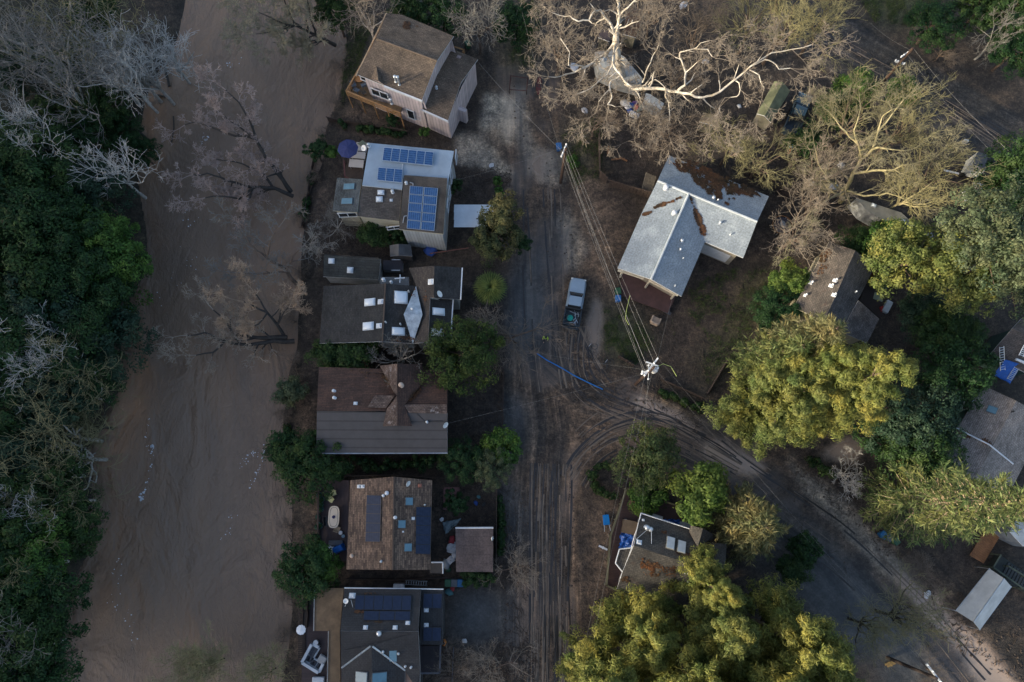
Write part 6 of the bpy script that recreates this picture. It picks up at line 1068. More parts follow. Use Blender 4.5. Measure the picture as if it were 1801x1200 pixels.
for i, (x, y, lb) in enumerate(((165, 130, "dark planter box at the slatted terrace's top"), (120, 270, "long dark planter on the terrace, upper of two"), (118, 440, "long dark planter on the terrace, lower of two"))): 
    t = thing("planter_box", lb, "planter", P(*c(x, y, 0.8))); ORG[t] = np.zeros(3); L_ = 1.0 if i == 0 else 1.5; [MB().box((s * 0.24, 0, 0.25), (0.05, L_, 0.5)).build("side", wood_d, t) for s in (-1, 1)]; [MB().box((0, s * L_ / 2, 0.25), (0.5, 0.05, 0.5)).build("end", wood_d, t) for s in (-1, 1)]; MB().box((0, 0, 0.2), (0.42, L_ - 0.06, 0.36)).build("soil", M("potting soil", (0.03, 0.022, 0.018)), t)
c = sc(570, 230, 5.4576)
for x, y, w_, h_, lb in ((372, 182, 1.35, 1.1, "pale folding table beside the flat roof, uppermost of three"), (340, 262, 1.75, 0.85, "pale folding table beside the flat roof, middle of three"), (322, 342, 1.75, 1.0, "pale folding table beside the flat roof, lowest of three")):
    t = thing("folding_table", lb, "table", P(*c(x, y, 1.21))); ORG[t] = np.zeros(3); t.rotation_euler[2] = -0.08; MB().box((0, 0, 0.74), (w_ * 0.98, h_, 0.05)).build("tabletop", M("pale plastic top", (0.47, 0.44, 0.42), 0.5, 0.15), t, bevel=0.02); [MB().tube((a * w_ * 0.4, b_ * h_ * 0.4, 0), (a * w_ * 0.4, b_ * h_ * 0.4, 0.72), 0.02).build("leg", galv, t) for a in (-1, 1) for b_ in (-1, 1)]
sheet("striped_awning", "pale green striped cloth beside the blue parasol", "awning", [P(*c(318, 125, 2.3)), P(*c(372, 92, 2.5)), P(*c(418, 132, 2.3)), P(*c(350, 150, 2.2))], ribbed("green white stripes", (0.40, 0.45, 0.30), 0.2, 0.8, axis=0), 0.06, 8)
t = thing("canopy", "flat white canopy between the flat roofed house and the street", "canopy", P(*c(1440, 815))); cw = M("white canopy sheet", (0.62, 0.68, 0.74), 0.5, 0.15, 0.6, 0.15)
for k in range(3):
    y0, y1 = 710 + 72 * k, 710 + 72 * (k + 1); MB().slab([P(*c(1249, y0, 2.7)), P(*c(1668, y0, 2.7)), P(*c(1640, y1, 2.6)), P(*c(1246, y1, 2.6))], 0.06).build("canopy_panel", cw, t)
for x, y in ((1255, 715), (1660, 715), (1630, 920), (1250, 920)): MB().tube(P(*c(x, y, 0)), P(*c(x, y, 2.6)), 0.06).build("pole", alu, t)
# house A deck furniture
c = sc(580, 10, 5.218)
t = thing("round_table", "round orange wooden table on the new lumber deck", "table", P(*c(283, 697, 2.9))); ORG[t] = np.zeros(3); MB().lathe((0, 0, 0.68), [(0.52, 0), (0.54, 0.03), (0.53, 0.06), (0.02, 0.06)], 22).build("tabletop", M("orange wood", (0.42, 0.19, 0.06), 0.5), t); MB().lathe((0, 0, 0), [(0.25, 0), (0.05, 0.05), (0.05, 0.68)], 10).build("pedestal", wood_d, t)
bl = M("slate blue cushion", (0.12, 0.15, 0.19))
for x, y, rz, lb in ((225, 745, 0.6, "slate cushioned chair at the new deck's left rail"), (255, 795, 2.6, "slate cushioned chair near the new deck's lower rail"), (318, 748, 3.6, "slate cushioned chair against the pale house wall"), (320, 815, 2.2, "brown deck chair between wall and lower rail")): chair(lb, P(*c(x, y, 2.9)), rz, bl if "slate" in lb else wood_g)

# ------------------------------------------------------------------ street things
creo = M("creosoted pole wood", (0.065, 0.038, 0.027), 0.85, 0.4, 2.5); insul = M("porcelain", (0.7, 0.72, 0.75), 0.3, 0.1); wire_m = M("bare wire", (0.30, 0.29, 0.275), 0.45, 0.3, metal=0.3, bump=0); wire_d = M("sheathed cable", (0.03, 0.03, 0.03), 0.6)
POLES = {}
def power_pole(label, base, h, arms, lean=(0, 0), key=None, mat=creo):
    b_ = G(*base); t = thing("utility_pole", label, "utility pole", b_); top = b_ + np.array([lean[0], lean[1], h]); MB().tube(b_ - (0, 0, 0.3), top, 0.2, 0.14, 10).build("shaft", mat, t); pts = []
    for (z, L_, a) in arms:
        c0 = b_ + (top - b_) * z / h; d = np.array([math.cos(a), math.sin(a), 0]); ar = MB().box(c0 + np.array([-d[1], d[0], 0]) * 0.2, (L_, 0.16, 0.18), a).build("crossarm", M("weathered crossarm", (0.42, 0.45, 0.5), 0.6, 0.3), t)
        for k in (-1, -0.45, 0.45, 1):
            q = c0 + np.array([-d[1], d[0], 0]) * 0.2 + d * k * L_ * 0.47; MB().lathe(q + (0, 0, 0.09), [(0.05, 0), (0.09, 0.03), (0.05, 0.08), (0.08, 0.12), (0.04, 0.2)], 8).build("insulator", insul, ar); pts.append(q + np.array([0, 0, 0.27]))
    POLES[key] = (b_, top, pts); return t
power_pole("power pole on the verge of the upper street beside a blue bin", (986, 322), 8.6, [(8.0, 1.6, 1.2)], key="n")
PC = power_pole("busy power pole with many wires at the street junction", (1118, 676), 10.6, [(10.1, 2.3, 0.9), (9.2, 1.8, 0.9), (7.6, 1.4, 0.5)], key="c")
power_pole("brown power pole beside the dark upper road", (1532, 168), 9.6, [(8.2, 1.3, 0.6), (6.6, 1.1, -0.4)], key="ne"); power_pole("power pole with white crossarm beside the lower side street", (1561, 1157), 9.0, [(8.6, 2.6, -0.95)], key="se", mat=M("dark pole", (0.045, 0.032, 0.028)))
b_, top, pts = POLES["c"]; MB().lathe(b_ * (1, 1, 0) + np.array([0.5, 0.1, 8.0]), [(0.28, 0), (0.3, 0.05), (0.3, 0.85), (0.2, 0.95), (0.05, 1.0)], 16).build("transformer", M("pale transformer", (0.55, 0.55, 0.56), 0.4), PC); MB().box(b_ * (1, 1, 0) + np.array([0.1, 0.55, 9.5]), (1.3, 0.12, 0.14), -0.35).build("fuse_arm", M("weathered crossarm", (0.42, 0.45, 0.5)), PC)
for k in range(7): a = rng.uniform(0, 6.28); q = b_ * (1, 1, 0) + np.array([math.cos(a) * 0.7, math.sin(a) * 0.7, rng.uniform(7, 9.5)]); MB().lathe(q, [(0.05, 0), (0.1, 0.05), (0.05, 0.12), (0.09, 0.2)], 8).build("insulator", insul, PC); MB().tube(q, b_ * (1, 1, 0) + np.array([0, 0, q[2] + 0.3]), 0.03).build("bracket", galv, PC)
def wire(label, a, b_, sag=0.6, r_=0.022, mat=None, n=14, name="wire", group="overhead wires", dash=False):
    a, b_ = np.asarray(a, float), np.asarray(b_, float); r_ *= 0.4; pts = [a + (b_ - a) * t - np.array([0, 0, 4 * sag * t * (1 - t)]) for t in np.linspace(0, 1, n)]
    o = MB().path(pts, r_, 5).build(name, mat or wire_m, None, org=a); return tag(o, label, "wire", group)
nb, ntp, np_ = POLES["n"]; cb, ctp, cp = POLES["c"]; eb, etp, ep = POLES["ne"]; sb, stp, sp_ = POLES["se"]
for k in range(4): wire(("first", "second", "third", "fourth")[k] + " from the street of the bright wires between the two street poles", np_[k], cp[k], 0.5, 0.022)
for k in (0, 3): wire(("thick lower cable nearer the street" if k == 0 else "thick lower cable nearer the lawn") + " between the two street poles", nb + np.array([0.1, 0, 6.6 + 0.15 * k]), cb + np.array([-0.2 + 0.12 * k, 0, 7.4 + 0.1 * k]), 0.7, 0.024)
wire("service cable running from the upper street pole to the two storey house", np_[1], P(843, 112, 4.9), 0.4, 0.024); wire("faint wire climbing from the upper street pole past the sycamore", np_[0], P(918, 20, 8), 0.6, 0.014); wire("service cable running from the upper street pole to the flat roofed house", np_[2], P(795, 318, 5.8), 0.5, 0.014)
wire("dashed looking service cable from the junction pole to the brown roof house", cb + np.array([0, 0, 7.7]), P(787, 745, 4.9), 0.5, 0.015); wire("thin service cable from the junction pole over the blue hose", cb + np.array([0, 0.2, 7.9]), P(880, 610, 3.0), 0.5, 0.012); wire("service cable from the junction pole to the metal roof house", cp[3], P(1186, 512, 4.0), 0.4, 0.016)
wire("overhead wire from the junction pole over the sand yard", cp[0], P(1030, 1130, 9.0), 0.8, 0.015); wire("overhead wire from the junction pole along the deck rail", cp[2], P(1040, 1140, 9.0), 0.8, 0.015); wire("service cable from the junction pole down to the deck house", cp[1], P(1130, 905, 4.6), 0.5, 0.014); wire("overhead wire from the junction pole along the side street", cp[3], sp_[0], 1.0, 0.010); wire("second overhead wire from the junction pole along the side street", cp[6], sp_[2], 1.1, 0.009)
for k, (zz, ex) in enumerate(((9.4, (1850, 330)), (8.2, (1830, 345)), (7.0, (1790, 370)))): wire(("topmost", "middle", "lowest")[k] + " wire following the dark upper road", etp * (1, 1, 0) + np.array([0.2, 0, zz]), P(*ex, zz), 0.8, 0.016)
wire("wire crossing the upper road's pole towards the frame top", etp * (1, 1, 0) + np.array([0, 0, 9.0]), P(1640, -40, 9.5), 0.5, 0.025, wire_d); wire("thin wire from the upper road pole towards the yellow willow", etp * (1, 1, 0) + np.array([0, 0, 9.2]), P(1530, 40, 9.0), 0.3, 0.014); wire("short wire from the upper road pole over the mossy tree", etp * (1, 1, 0) + np.array([0, 0, 6.5]), P(1480, 122, 6), 0.3, 0.012)
def hose(name, label, cat, pts, r_, mat):
    w = [G(*p) + (0, 0, r_) for p in pts]; out = []
    for i in range(len(w) - 1):
        for t in np.linspace(0, 1, 6)[:-1]: q = w[i] * (1 - t) + w[i + 1] * t; q[2] = gz(q[0], q[1]) + r_ + 0.02; out.append(q)
    out.append(w[-1]); return tag(MB().path(out, r_, 8).build(name, mat, None, org=out[0]), label, cat)
hose("hose", "long bright blue hose laid across the muddy junction", "hose", [(944, 622), (962, 634), (990, 649), (1010, 661), (1036, 674), (1060, 685)], 0.07, M("blue layflat hose", (0.0, 0.14, 0.44), 0.45))
for i, (pl, lb) in enumerate((([(1108, 520), (1102, 545), (1100, 560), (1106, 572)], "yellow green cable loop hanging in the wires above the lawn"), ([(1152, 648), (1166, 640), (1180, 645), (1190, 662)], "yellow green cable end curling past the junction pole"))):
    w = [P(x, y, 7.5 - i * 0.2 + 0.2 * math.sin(k)) for k, (x, y) in enumerate(pl)]; tag(MB().path(w, 0.03, 5).build("loose_cable", M("lime cable", (0.35, 0.42, 0.12), 0.5), None, org=w[0]), lb, "cable")

# fences
def fence(label, pts, h=1.6, step=0.42, mat=wood_d, name="board_fence", group=None):
    w = [G(*p) for p in pts]; t = thing(name, label, "fence", w[0], group)
    for a, b_ in zip(w[:-1], w[1:]):
        L_ = np.linalg.norm(b_ - a); d = (b_ - a) / L_; an = math.atan2(d[1], d[0]); n = int(L_ / step)
        for k in range(n): q = a + d * (k + 0.5) * step; MB().box(q + (0, 0, h / 2 + rng.normal(0, 0.02)), (step * 0.9, 0.04, h), an + rng.normal(0, 0.02)).build("board", mat, t)
        MB().box((a + b_) / 2 + (0, 0, h * 0.8), (L_, 0.08, 0.1), an).build("rail", mat, t)
fence("dark board fence curving around the pit yard and metal roof house", [(1052, 240), (1053, 312), (1070, 328), (1142, 348)], 1.7); fence("dark board fence above the metal roof house's right eave", [(1300, 300), (1360, 330), (1400, 360)], 1.6); fence("dark board fence along the street side of the garage yard", [(874, 860), (873, 1000)], 1.5, mat=wood_d); fence("low dark fence along the house row's riverside edge", [(556, 250), (545, 300), (536, 380), (530, 400)], 1.2); fence("dark board fence in front of the brown roof house's street yard", [(886, 650), (884, 760)], 1.4); fence("short board fence at the lawn's lower edge near the junction pole", [(1086, 628), (1118, 648)], 1.1, mat=wood_d); fence("low board edge of the lawn beside the golden conifer", [(1242, 694), (1280, 630)], 0.9); fence("fence behind the lawn leading to the street corner", [(1160, 668), (1210, 690), (1240, 704)], 0.8); fence("dark fence above the brown gable house", [(606, 838), (690, 836), (790, 842)], 1.6); fence("dark fence between the brown gable and charcoal houses", [(612, 1016), (700, 1018), (790, 1014)], 1.6); fence("reddish low fence below the wrap deck by the conifers", [(1060, 1056), (1062, 1130)], 0.8, mat=rust); fence("dark fence from the wrap deck corner to the street yard", [(1044, 1056), (1100, 1060)], 1.1); fence("dark fence between the two storey and flat roofed houses", [(576, 210), (640, 225), (720, 238)], 1.2)
PN = thing("pit_fence", "square fenced dark pit beside the pale silt patch", "fence", G(910, 150))
for a, b_ in (((898, 140), (928, 144)), ((928, 144), (926, 166)), ((926, 166), (896, 164)), ((896, 164), (898, 140))): w0, w1 = G(*a), G(*b_); MB().path([w0 + (0, 0, 0.8), w1 + (0, 0, 0.8)], 0.06, 4).build("rail", M("dark red rail", (0.08, 0.03, 0.025)), PN); MB().tube(w0, w0 + (0, 0, 0.9), 0.06).build("post", wood_d, PN)
# wheelbarrow and loose garden things
t = thing("wheelbarrow", "bright blue wheelbarrow on the sandy yard left of the wrap deck", "wheelbarrow", G(1065, 915)); ORG[t] = np.zeros(3); t.rotation_euler[2] = 0.1; bw = M("bright blue tray", (0.0, 0.17, 0.50), 0.4)
MB().hexa([(-0.22, -0.3, 0.3), (0.22, -0.3, 0.3), (0.22, 0.35, 0.3), (-0.22, 0.35, 0.3)], [(-0.38, -0.5, 0.62), (0.38, -0.5, 0.62), (0.34, 0.6, 0.66), (-0.34, 0.6, 0.66)]).build("tray", bw, t, bevel=0.04); MB().lathe((0, 0.62, 0.2), [(0.1, -0.05), (0.2, -0.045), (0.2, 0.045), (0.1, 0.05)], 14, axis=(1, 0, 0)).build("wheel", black_m, t)
for s in (-1, 1): MB().tube((s * 0.12, 0.6, 0.25), (s * 0.34, -1.15, 0.6), 0.025).build("handle", galv, t); MB().tube((s * 0.26, -0.45, 0.4), (s * 0.28, -0.5, 0.0), 0.025).build("leg", galv, t)
def lounge(label, p, rz):
    t = thing("armchair", label, "chair", p); ORG[t] = np.zeros(3); t.rotation_euler[2] = rz; m_ = M("stained cream upholstery", (0.42, 0.32, 0.24), 0.8); MB().box((0, 0, 0.3), (0.8, 0.8, 0.35)).build("seat", m_, t, bevel=0.07); MB().box((0, 0.48, 0.62), (0.85, 0.25, 0.8)).build("backrest", m_, t, bevel=0.07); [MB().box((s * 0.46, 0, 0.45), (0.18, 0.8, 0.5)).build("armrest", m_, t, bevel=0.05) for s in (-1, 1)]; [MB().tube((a * 0.3, b_ * 0.3, 0), (a * 0.3, b_ * 0.3, 0.15), 0.04).build("leg", wood_d, t) for a in (-1, 1) for b_ in (-1, 1)]
lounge("stained cream armchair left out on the lawn below the porch", G(1152, 565), 2.7)
crate("red_pad", "dusty pink paving square in the garage yard", "paving", G(794, 877), (1.75, 2.4, 0.08), 0, M("dusty pink paving", (0.17, 0.085, 0.085), 0.85))
for i, (x, y, r_, m_, lb) in enumerate(((795, 950, 0.5, cm[2], "red sack heaped against the garage wall"), (796, 964, 0.7, cm[0], "large white sack heaped against the garage wall"), (799, 976, 0.4, cm[0], "small white sack below the large one by the garage"), (792, 985, 0.5, cm[0], "white sack above the pale grey one by the garage porch"), (785, 992, 0.55, M("pale grey plastic", (0.35, 0.37, 0.38)), "pale grey sack at the garage porch"), (789, 1002, 0.3, bgreen, "small green sack at the garage porch corner"), (837, 885, 0.3, cm[1], "blue bundle on the garage yard floor"), (851, 887, 0.28, black_m, "black bundle next to the blue one on the garage yard"), (842, 874, 0.22, cm[5], "small teal bundle on the garage yard"), (777, 914, 0.25, white, "white bucket-like bundle beside the brown gable house"), (790, 1042, 0.5, cm[5], "teal and white bundle beside the charcoal house corner"), (796, 1035, 0.3, cm[2], "small red bundle by the charcoal house corner"), (757, 442, 0.8, cm[1], "blue tarp bundle behind the diamond roof house"), (1184, 1034 - 590, 0.01, cm[4], "") )[:-1]): bag("sack", lb, "sack", G(x, y), r_, m_, 60 + i)
sheet("tarpaulin", "grey blue plastic sheet dumped beside the garage", "tarpaulin", [G(778, 918) + (0, 0, .1), G(812, 912) + (0, 0, .15), G(800, 925) + (0, 0, .1), G(784, 940) + (0, 0, .1)], M("grey blue plastic", (0.13, 0.18, 0.20), 0.4), 0.15, seed=11)
crate("air_unit", "white box unit between the brown gable and charcoal houses", "unit", G(703, 1030), (1.15, 0.5, 0.8), 0, white); ladder("yellowish ladder lying between the brown gable and charcoal houses", G(713, 1024) + (0, 0, 0.2), G(752, 1026) + (0, 0, 0.2), 0.45, 9)
o = MB().tube((0, 0, 0), G(825, 440) - G(757, 450), 0.07, 0.05, 6).build("pole", M("red brown timber", (0.16, 0.07, 0.06))); o.name = "timber_pole"; o.location = tuple(G(757, 450) + (0, 0, 0.8)); tag(o, "long red brown timber pole behind the diamond roof house", "timber")
crate("mail_box", "white box on a stand beside the crescent hedge", "box", G(1122, 847) + (0, 0, 0.6), (0.7, 0.5, 0.45), 0.1, white)
t = thing("trampoline", "round trampoline with a rusty ring behind the metal roof house", "trampoline", G(1372, 400)); ORG[t] = np.zeros(3); rr = [(math.cos(a) * 1.15, math.sin(a) * 1.15, 0.8) for a in np.linspace(0, 2 * math.pi, 25)]; MB().path(rr, 0.05, 5).build("ring", M("rusty orange tube", (0.22, 0.10, 0.04)), t); MB().lathe((0, 0, 0.74), [(0.95, 0), (0.96, 0.02), (0.02, 0.02)], 24).build("mat", M("trampoline mat", (0.05, 0.045, 0.06)), t); [MB().tube((math.cos(a) * 1.1, math.sin(a) * 1.1, 0), (math.cos(a) * 1.15, math.sin(a) * 1.15, 0.8), 0.04).build("leg", galv, t) for a in np.linspace(0, 2 * math.pi, 7)[:-1]]
bag("pale_boulder", "pale rock resting on the trampoline", "rock", G(1372, 400) + (0, 0, 0.77), 0.5, M("pale rock", (0.33, 0.33, 0.33)), 90)
for i, (a, b_, lb) in enumerate((((1556, 1169), (1572, 1163), "loose yellow board below the lower power pole"), ((1560, 1172), (1574, 1166), "second loose yellow board below the lower power pole"), ((1053, 960), (1068, 967), "pale plank leaning at the sandy yard's fence"), ((1068, 272), (1070, 258), "orange board lying in the pit yard, upper one"), ((1075, 282), (1092, 280), "orange board lying in the pit yard, lower one"), ((1090, 278), (1103, 284), "orange board lying in the pit yard, right hand one"), ((1660, 300), (1718, 313), "white pole lying beside the camper"))):
    w0, w1 = G(*a) + (0, 0, 0.08), G(*b_) + (0, 0, 0.08); o = MB().box((w0 + w1) / 2, (np.linalg.norm(w1 - w0), 0.2, 0.06), math.atan2(w1[1] - w0[1], w1[0] - w0[0])).box((w0 + w1) / 2 + (0, 0, 0.05), (0.12, 0.3, 0.05), math.atan2(w1[1] - w0[1], w1[0] - w0[0])).build("plank", M("yellow board", (0.35, 0.22, 0.07)) if "yellow" in lb else (white if "white" in lb or "pale" in lb else M("orange boards", (0.26, 0.12, 0.05), 0.8, 0.45)), None, org=w0); tag(o, lb, "plank")
for x, y, lb in ((1041, 617, "black bicycle frame lying near the lawn edge"), (1070, 645, "black wheel frame lying by the muddy bank")):
    t = thing("bicycle", lb, "bicycle", G(x, y) + (0, 0, 0.05)); ORG[t] = np.zeros(3); t.rotation_euler[2] = 1.0
    for s in (-1, 1): rr = [(math.cos(a) * 0.33 + s * 0.55, math.sin(a) * 0.33, 0.05) for a in np.linspace(0, 2 * math.pi, 17)]; MB().path(rr, 0.025, 5).build("wheel", black_m, t)
    MB().path([(-0.55, 0, 0.06), (-0.1, 0.12, 0.08), (0.4, 0.35, 0.1), (0.0, 0.55, 0.1), (-0.1, 0.12, 0.08)], 0.03).path([(0.55, 0, 0.06), (0.4, 0.5, 0.12)], 0.03).build("frame", M("dark frame", (0.03, 0.035, 0.04), 0.4), t); MB().tube((0.2, 0.55, 0.12), (0.6, 0.5, 0.14), 0.02).build("handlebar", galv, t); MB().box((-0.05, 0.62, 0.12), (0.25, 0.12, 0.06)).build("saddle", black_m, t)

# ------------------------------------------------------------------ people
def person(label, p, rz, jacket, trousers, hat, walk=0.25):
    t = thing("person", label, "person", p); t.rotation_euler[2] = rz; ORG[t] = np.zeros(3)
    def skin(name, verts, edges, radii, mat, sub=2):
        me = bpy.data.meshes.new(name); me.from_pydata(verts, edges, []); o = bpy.data.objects.new(name, me); link(o, t); me.materials.append(mat); md = o.modifiers.new("skin", 'SKIN'); md.use_smooth_shade = True
        for v, r_ in zip(me.skin_vertices[0].data, radii): v.radius = (r_, r_) if not isinstance(r_, tuple) else r_
        me.skin_vertices[0].data[0].use_root = True; s_ = o.modifiers.new("sub", 'SUBSURF'); s_.levels = s_.render_levels = sub; return o
    w = walk
    body = [(0, 0, 0.95), (0, 0, 1.15), (0, 0.02, 1.38), (0, 0.04, 1.5), (0, 0.07, 1.62), (0, 0.08, 1.72), (0.2, 0, 1.40), (0.29, 0.04, 1.14), (0.27, 0.24, 1.0), (0.25, 0.33, 0.97), (-0.2, 0, 1.40), (-0.29, 0.02, 1.13), (-0.27, 0.20, 0.97), (-0.25, 0.29, 0.93), (0.1, 0, 0.9), (0.11, w * 0.5, 0.5), (0.11, w, 0.08), (0.11, w + 0.18, 0.04), (-0.1, 0, 0.9), (-0.11, -w * 0.3, 0.5), (-0.11, -w, 0.08), (-0.11, -w + 0.18, 0.04)]
    ed = [(0, 1), (1, 2), (2, 3), (3, 4), (4, 5), (2, 6), (6, 7), (7, 8), (8, 9), (2, 10), (10, 11), (11, 12), (12, 13), (0, 14), (14, 15), (15, 16), (16, 17), (0, 18), (18, 19), (19, 20), (20, 21)]
    rad = [0.13, 0.12, 0.13, 0.06, 0.09, 0.08, 0.06, 0.045, 0.035, 0.03, 0.06, 0.045, 0.035, 0.03, 0.09, 0.06, 0.045, 0.04, 0.09, 0.06, 0.045, 0.04]
    skin("body", body, ed, rad, M("skin", (0.45, 0.28, 0.2), 0.6, 0.1))
    skin("jacket", [body[i] for i in (1, 2, 6, 7, 8, 10, 11, 12, 0)], [(0, 1), (1, 2), (2, 3), (3, 4), (1, 5), (5, 6), (6, 7), (0, 8)], [0.17, 0.18, 0.085, 0.07, 0.055, 0.085, 0.07, 0.055, 0.165], jacket)
    skin("trousers", [body[i] for i in (0, 14, 15, 16, 18, 19, 20)], [(0, 1), (1, 2), (2, 3), (0, 4), (4, 5), (5, 6)], [0.14, 0.11, 0.085, 0.07, 0.11, 0.085, 0.07], trousers)
    MB().lathe((0, 0.075, 1.68), [(0.145, 0), (0.15, 0.03), (0.125, 0.1), (0.06, 0.15), (0.01, 0.16)], 16).build("helmet", hat, t, smooth=True); return t
hv = M("high visibility lime", (0.42, 0.62, 0.06), 0.7, 0.1); person("person in a lime high visibility jacket walking down the muddy street", G(959, 598), 2.9, hv, M("dark trousers", (0.03, 0.035, 0.045)), black_m)
person("person in an orange vest standing on the driveway by the charcoal house", G(784, 1127), 1.4, M("high visibility orange", (0.75, 0.22, 0.02), 0.7, 0.1), M("orange trousers", (0.55, 0.25, 0.03)), M("dark cap", (0.05, 0.03, 0.02)), 0.12)
# ------------------------------------------------------------------ vegetation
def tubes(S, name, mat, parent, org, sides=3):
    """all segments of a branch system as tapered tubes; S rows: p0 xyz, p1 xyz, r0, r1"""
    S = np.asarray(S); n = len(S); p0, p1 = S[:, 0:3], S[:, 3:6]; d = p1 - p0; d /= np.linalg.norm(d, axis=1)[:, None] + 1e-9
    ref = np.where(np.abs(d[:, 2:3]) < 0.9, np.array([[0, 0, 1.0]]), np.array([[1.0, 0, 0]])); a = np.cross(d, ref); a /= np.linalg.norm(a, axis=1)[:, None]; b_ = np.cross(d, a)
    V = np.zeros((n, 2 * sides, 3))
    for k in range(sides):
        t = 2 * math.pi * k / sides; o = a * math.cos(t) + b_ * math.sin(t); V[:, k] = p0 + o * S[:, 6:7]; V[:, sides + k] = p1 + o * S[:, 7:8]
    base = (np.arange(n) * 2 * sides)[:, None]; F = np.concatenate([base + np.array([[k, sides + k, sides + (k + 1) % sides, (k + 1) % sides]]) for k in range(sides)], 0)
    return obj(name, np_mesh(name, V.reshape(-1, 3) - org, F, [mat], smooth=(sides > 3)), parent)
class Grow:
    def __init__(s, seed): s.r = np.random.default_rng(seed); s.S = []
    def perp(s, d, ang):
        a = s.r.normal(size=3); a = nrm(a - d * (a @ d)); return nrm(d * math.cos(ang) + a * math.sin(ang))
    def branch(s, p, d, L_, r_, lvl, wig=0.16, up=0.04, kids=5, shrink=0.62, rmin=0.013, ang=(0.5, 1.0), seg=0.7, droop=0.0):
        n = max(3, int(L_ / seg)); n = min(n, 16); st = L_ / n; r1 = max(rmin, r_ * 0.35); q = np.asarray(p, float); nodes = []
        for k in range(n):
            d = nrm(d + s.r.normal(0, wig, 3) + np.array([0, 0, up - droop * k / n])); e = q + d * st; ra = r_ + (r1 - r_) * k / n; rb = r_ + (r1 - r_) * (k + 1) / n
            s.S.append((*q, *e, ra, rb)); nodes.append((e, d, rb)); q = e
        if lvl > 0 and L_ > 0.35:
            m = max(1, int(round(kids + s.r.normal(0, 0.6))))
            for k in range(m):
                i = min(n - 1, int(n * (0.25 + 0.75 * (k + s.r.random()) / m))); e, dd, rb = nodes[i]
                s.branch(e, s.perp(dd, s.r.uniform(*ang)), L_ * shrink * s.r.uniform(0.7, 1.15) * (1.1 - 0.35 * i / n), max(rmin, rb * 0.75), lvl - 1, wig, up, kids, shrink, rmin, ang, seg * 0.75, droop)
    def limb(s, pts, r0, r1, lvl=3, every=1.2, L_=3.0, **kw):
        """limb following surveyed points with side branches"""
        pts = [np.asarray(p, float) for p in pts]; run = 0; tot = sum(np.linalg.norm(b_ - a) for a, b_ in zip(pts[:-1], pts[1:])); P_ = []
        for a, b_ in zip(pts[:-1], pts[1:]):
            m = max(2, int(np.linalg.norm(b_ - a) / 0.7))
            for k in range(m): P_.append(a + (b_ - a) * k / m + (s.r.normal(0, 0.07, 3) if k else 0))
        P_.append(pts[-1]); acc = 0
        for a, b_ in zip(P_[:-1], P_[1:]):
            ln = np.linalg.norm(b_ - a); ra = r0 + (r1 - r0) * run / tot; run += ln; rb = r0 + (r1 - r0) * min(run / tot, 1); s.S.append((*a, *b_, ra, rb)); acc += ln
            if acc > every and run > tot * 0.12: acc = 0; s.branch(b_, s.perp(nrm(b_ - a), s.r.uniform(0.5, 1.2)), L_ * s.r.uniform(0.6, 1.2) * (1.1 - 0.4 * run / tot), rb * 0.6, lvl, **kw)
        s.branch(P_[-1], nrm(P_[-1] - P_[-2]), L_, r1, lvl, **kw)
    def finish(s, name, label, base, bark, twig, group=None, split=0.06):
        S = np.array(s.S); t = thing(name, label, "tree", base, group); o0 = np.asarray(base, float); big = S[:, 6] > split
        tubes(S[big], "trunk", bark, t, o0, 6); tubes(S[~big], "crown", twig, t, o0, 3); return t
def bark(name, c, c2, sc_=1.5): return M(name, c, 0.85, 0.3, sc_, 0.3, c2=c2)
b_grey, b_white, b_dark = bark("grey bark", (0.42, 0.40, 0.37), (0.2, 0.19, 0.17)), bark("sycamore bark", (0.60, 0.56, 0.50), (0.33, 0.27, 0.19), 0.9), bark("dark wet bark", (0.045, 0.038, 0.033), (0.02, 0.018, 0.016)); b_brown = bark("brown bark", (0.13, 0.09, 0.065), (0.07, 0.05, 0.04)); b_moss = bark("mossy pale bark", (0.36, 0.31, 0.18), (0.17, 0.15, 0.07), 0.8)
t_grey, t_pale, t_pink, t_tan, t_brn, t_yel, t_olive = (M(n, c, 0.9, 0.35, 0.7, 0) for n, c in (("grey twigs", (0.20, 0.19, 0.175)), ("pale twigs", (0.46, 0.45, 0.43)), ("pinkish twigs", (0.42, 0.325, 0.29)), ("tan twigs", (0.24, 0.20, 0.16)), ("brown twigs", (0.15, 0.118, 0.092)), ("yellow lichen twigs", (0.26, 0.235, 0.115)), ("olive twigs", (0.20, 0.185, 0.095))))
BMOULD = {}
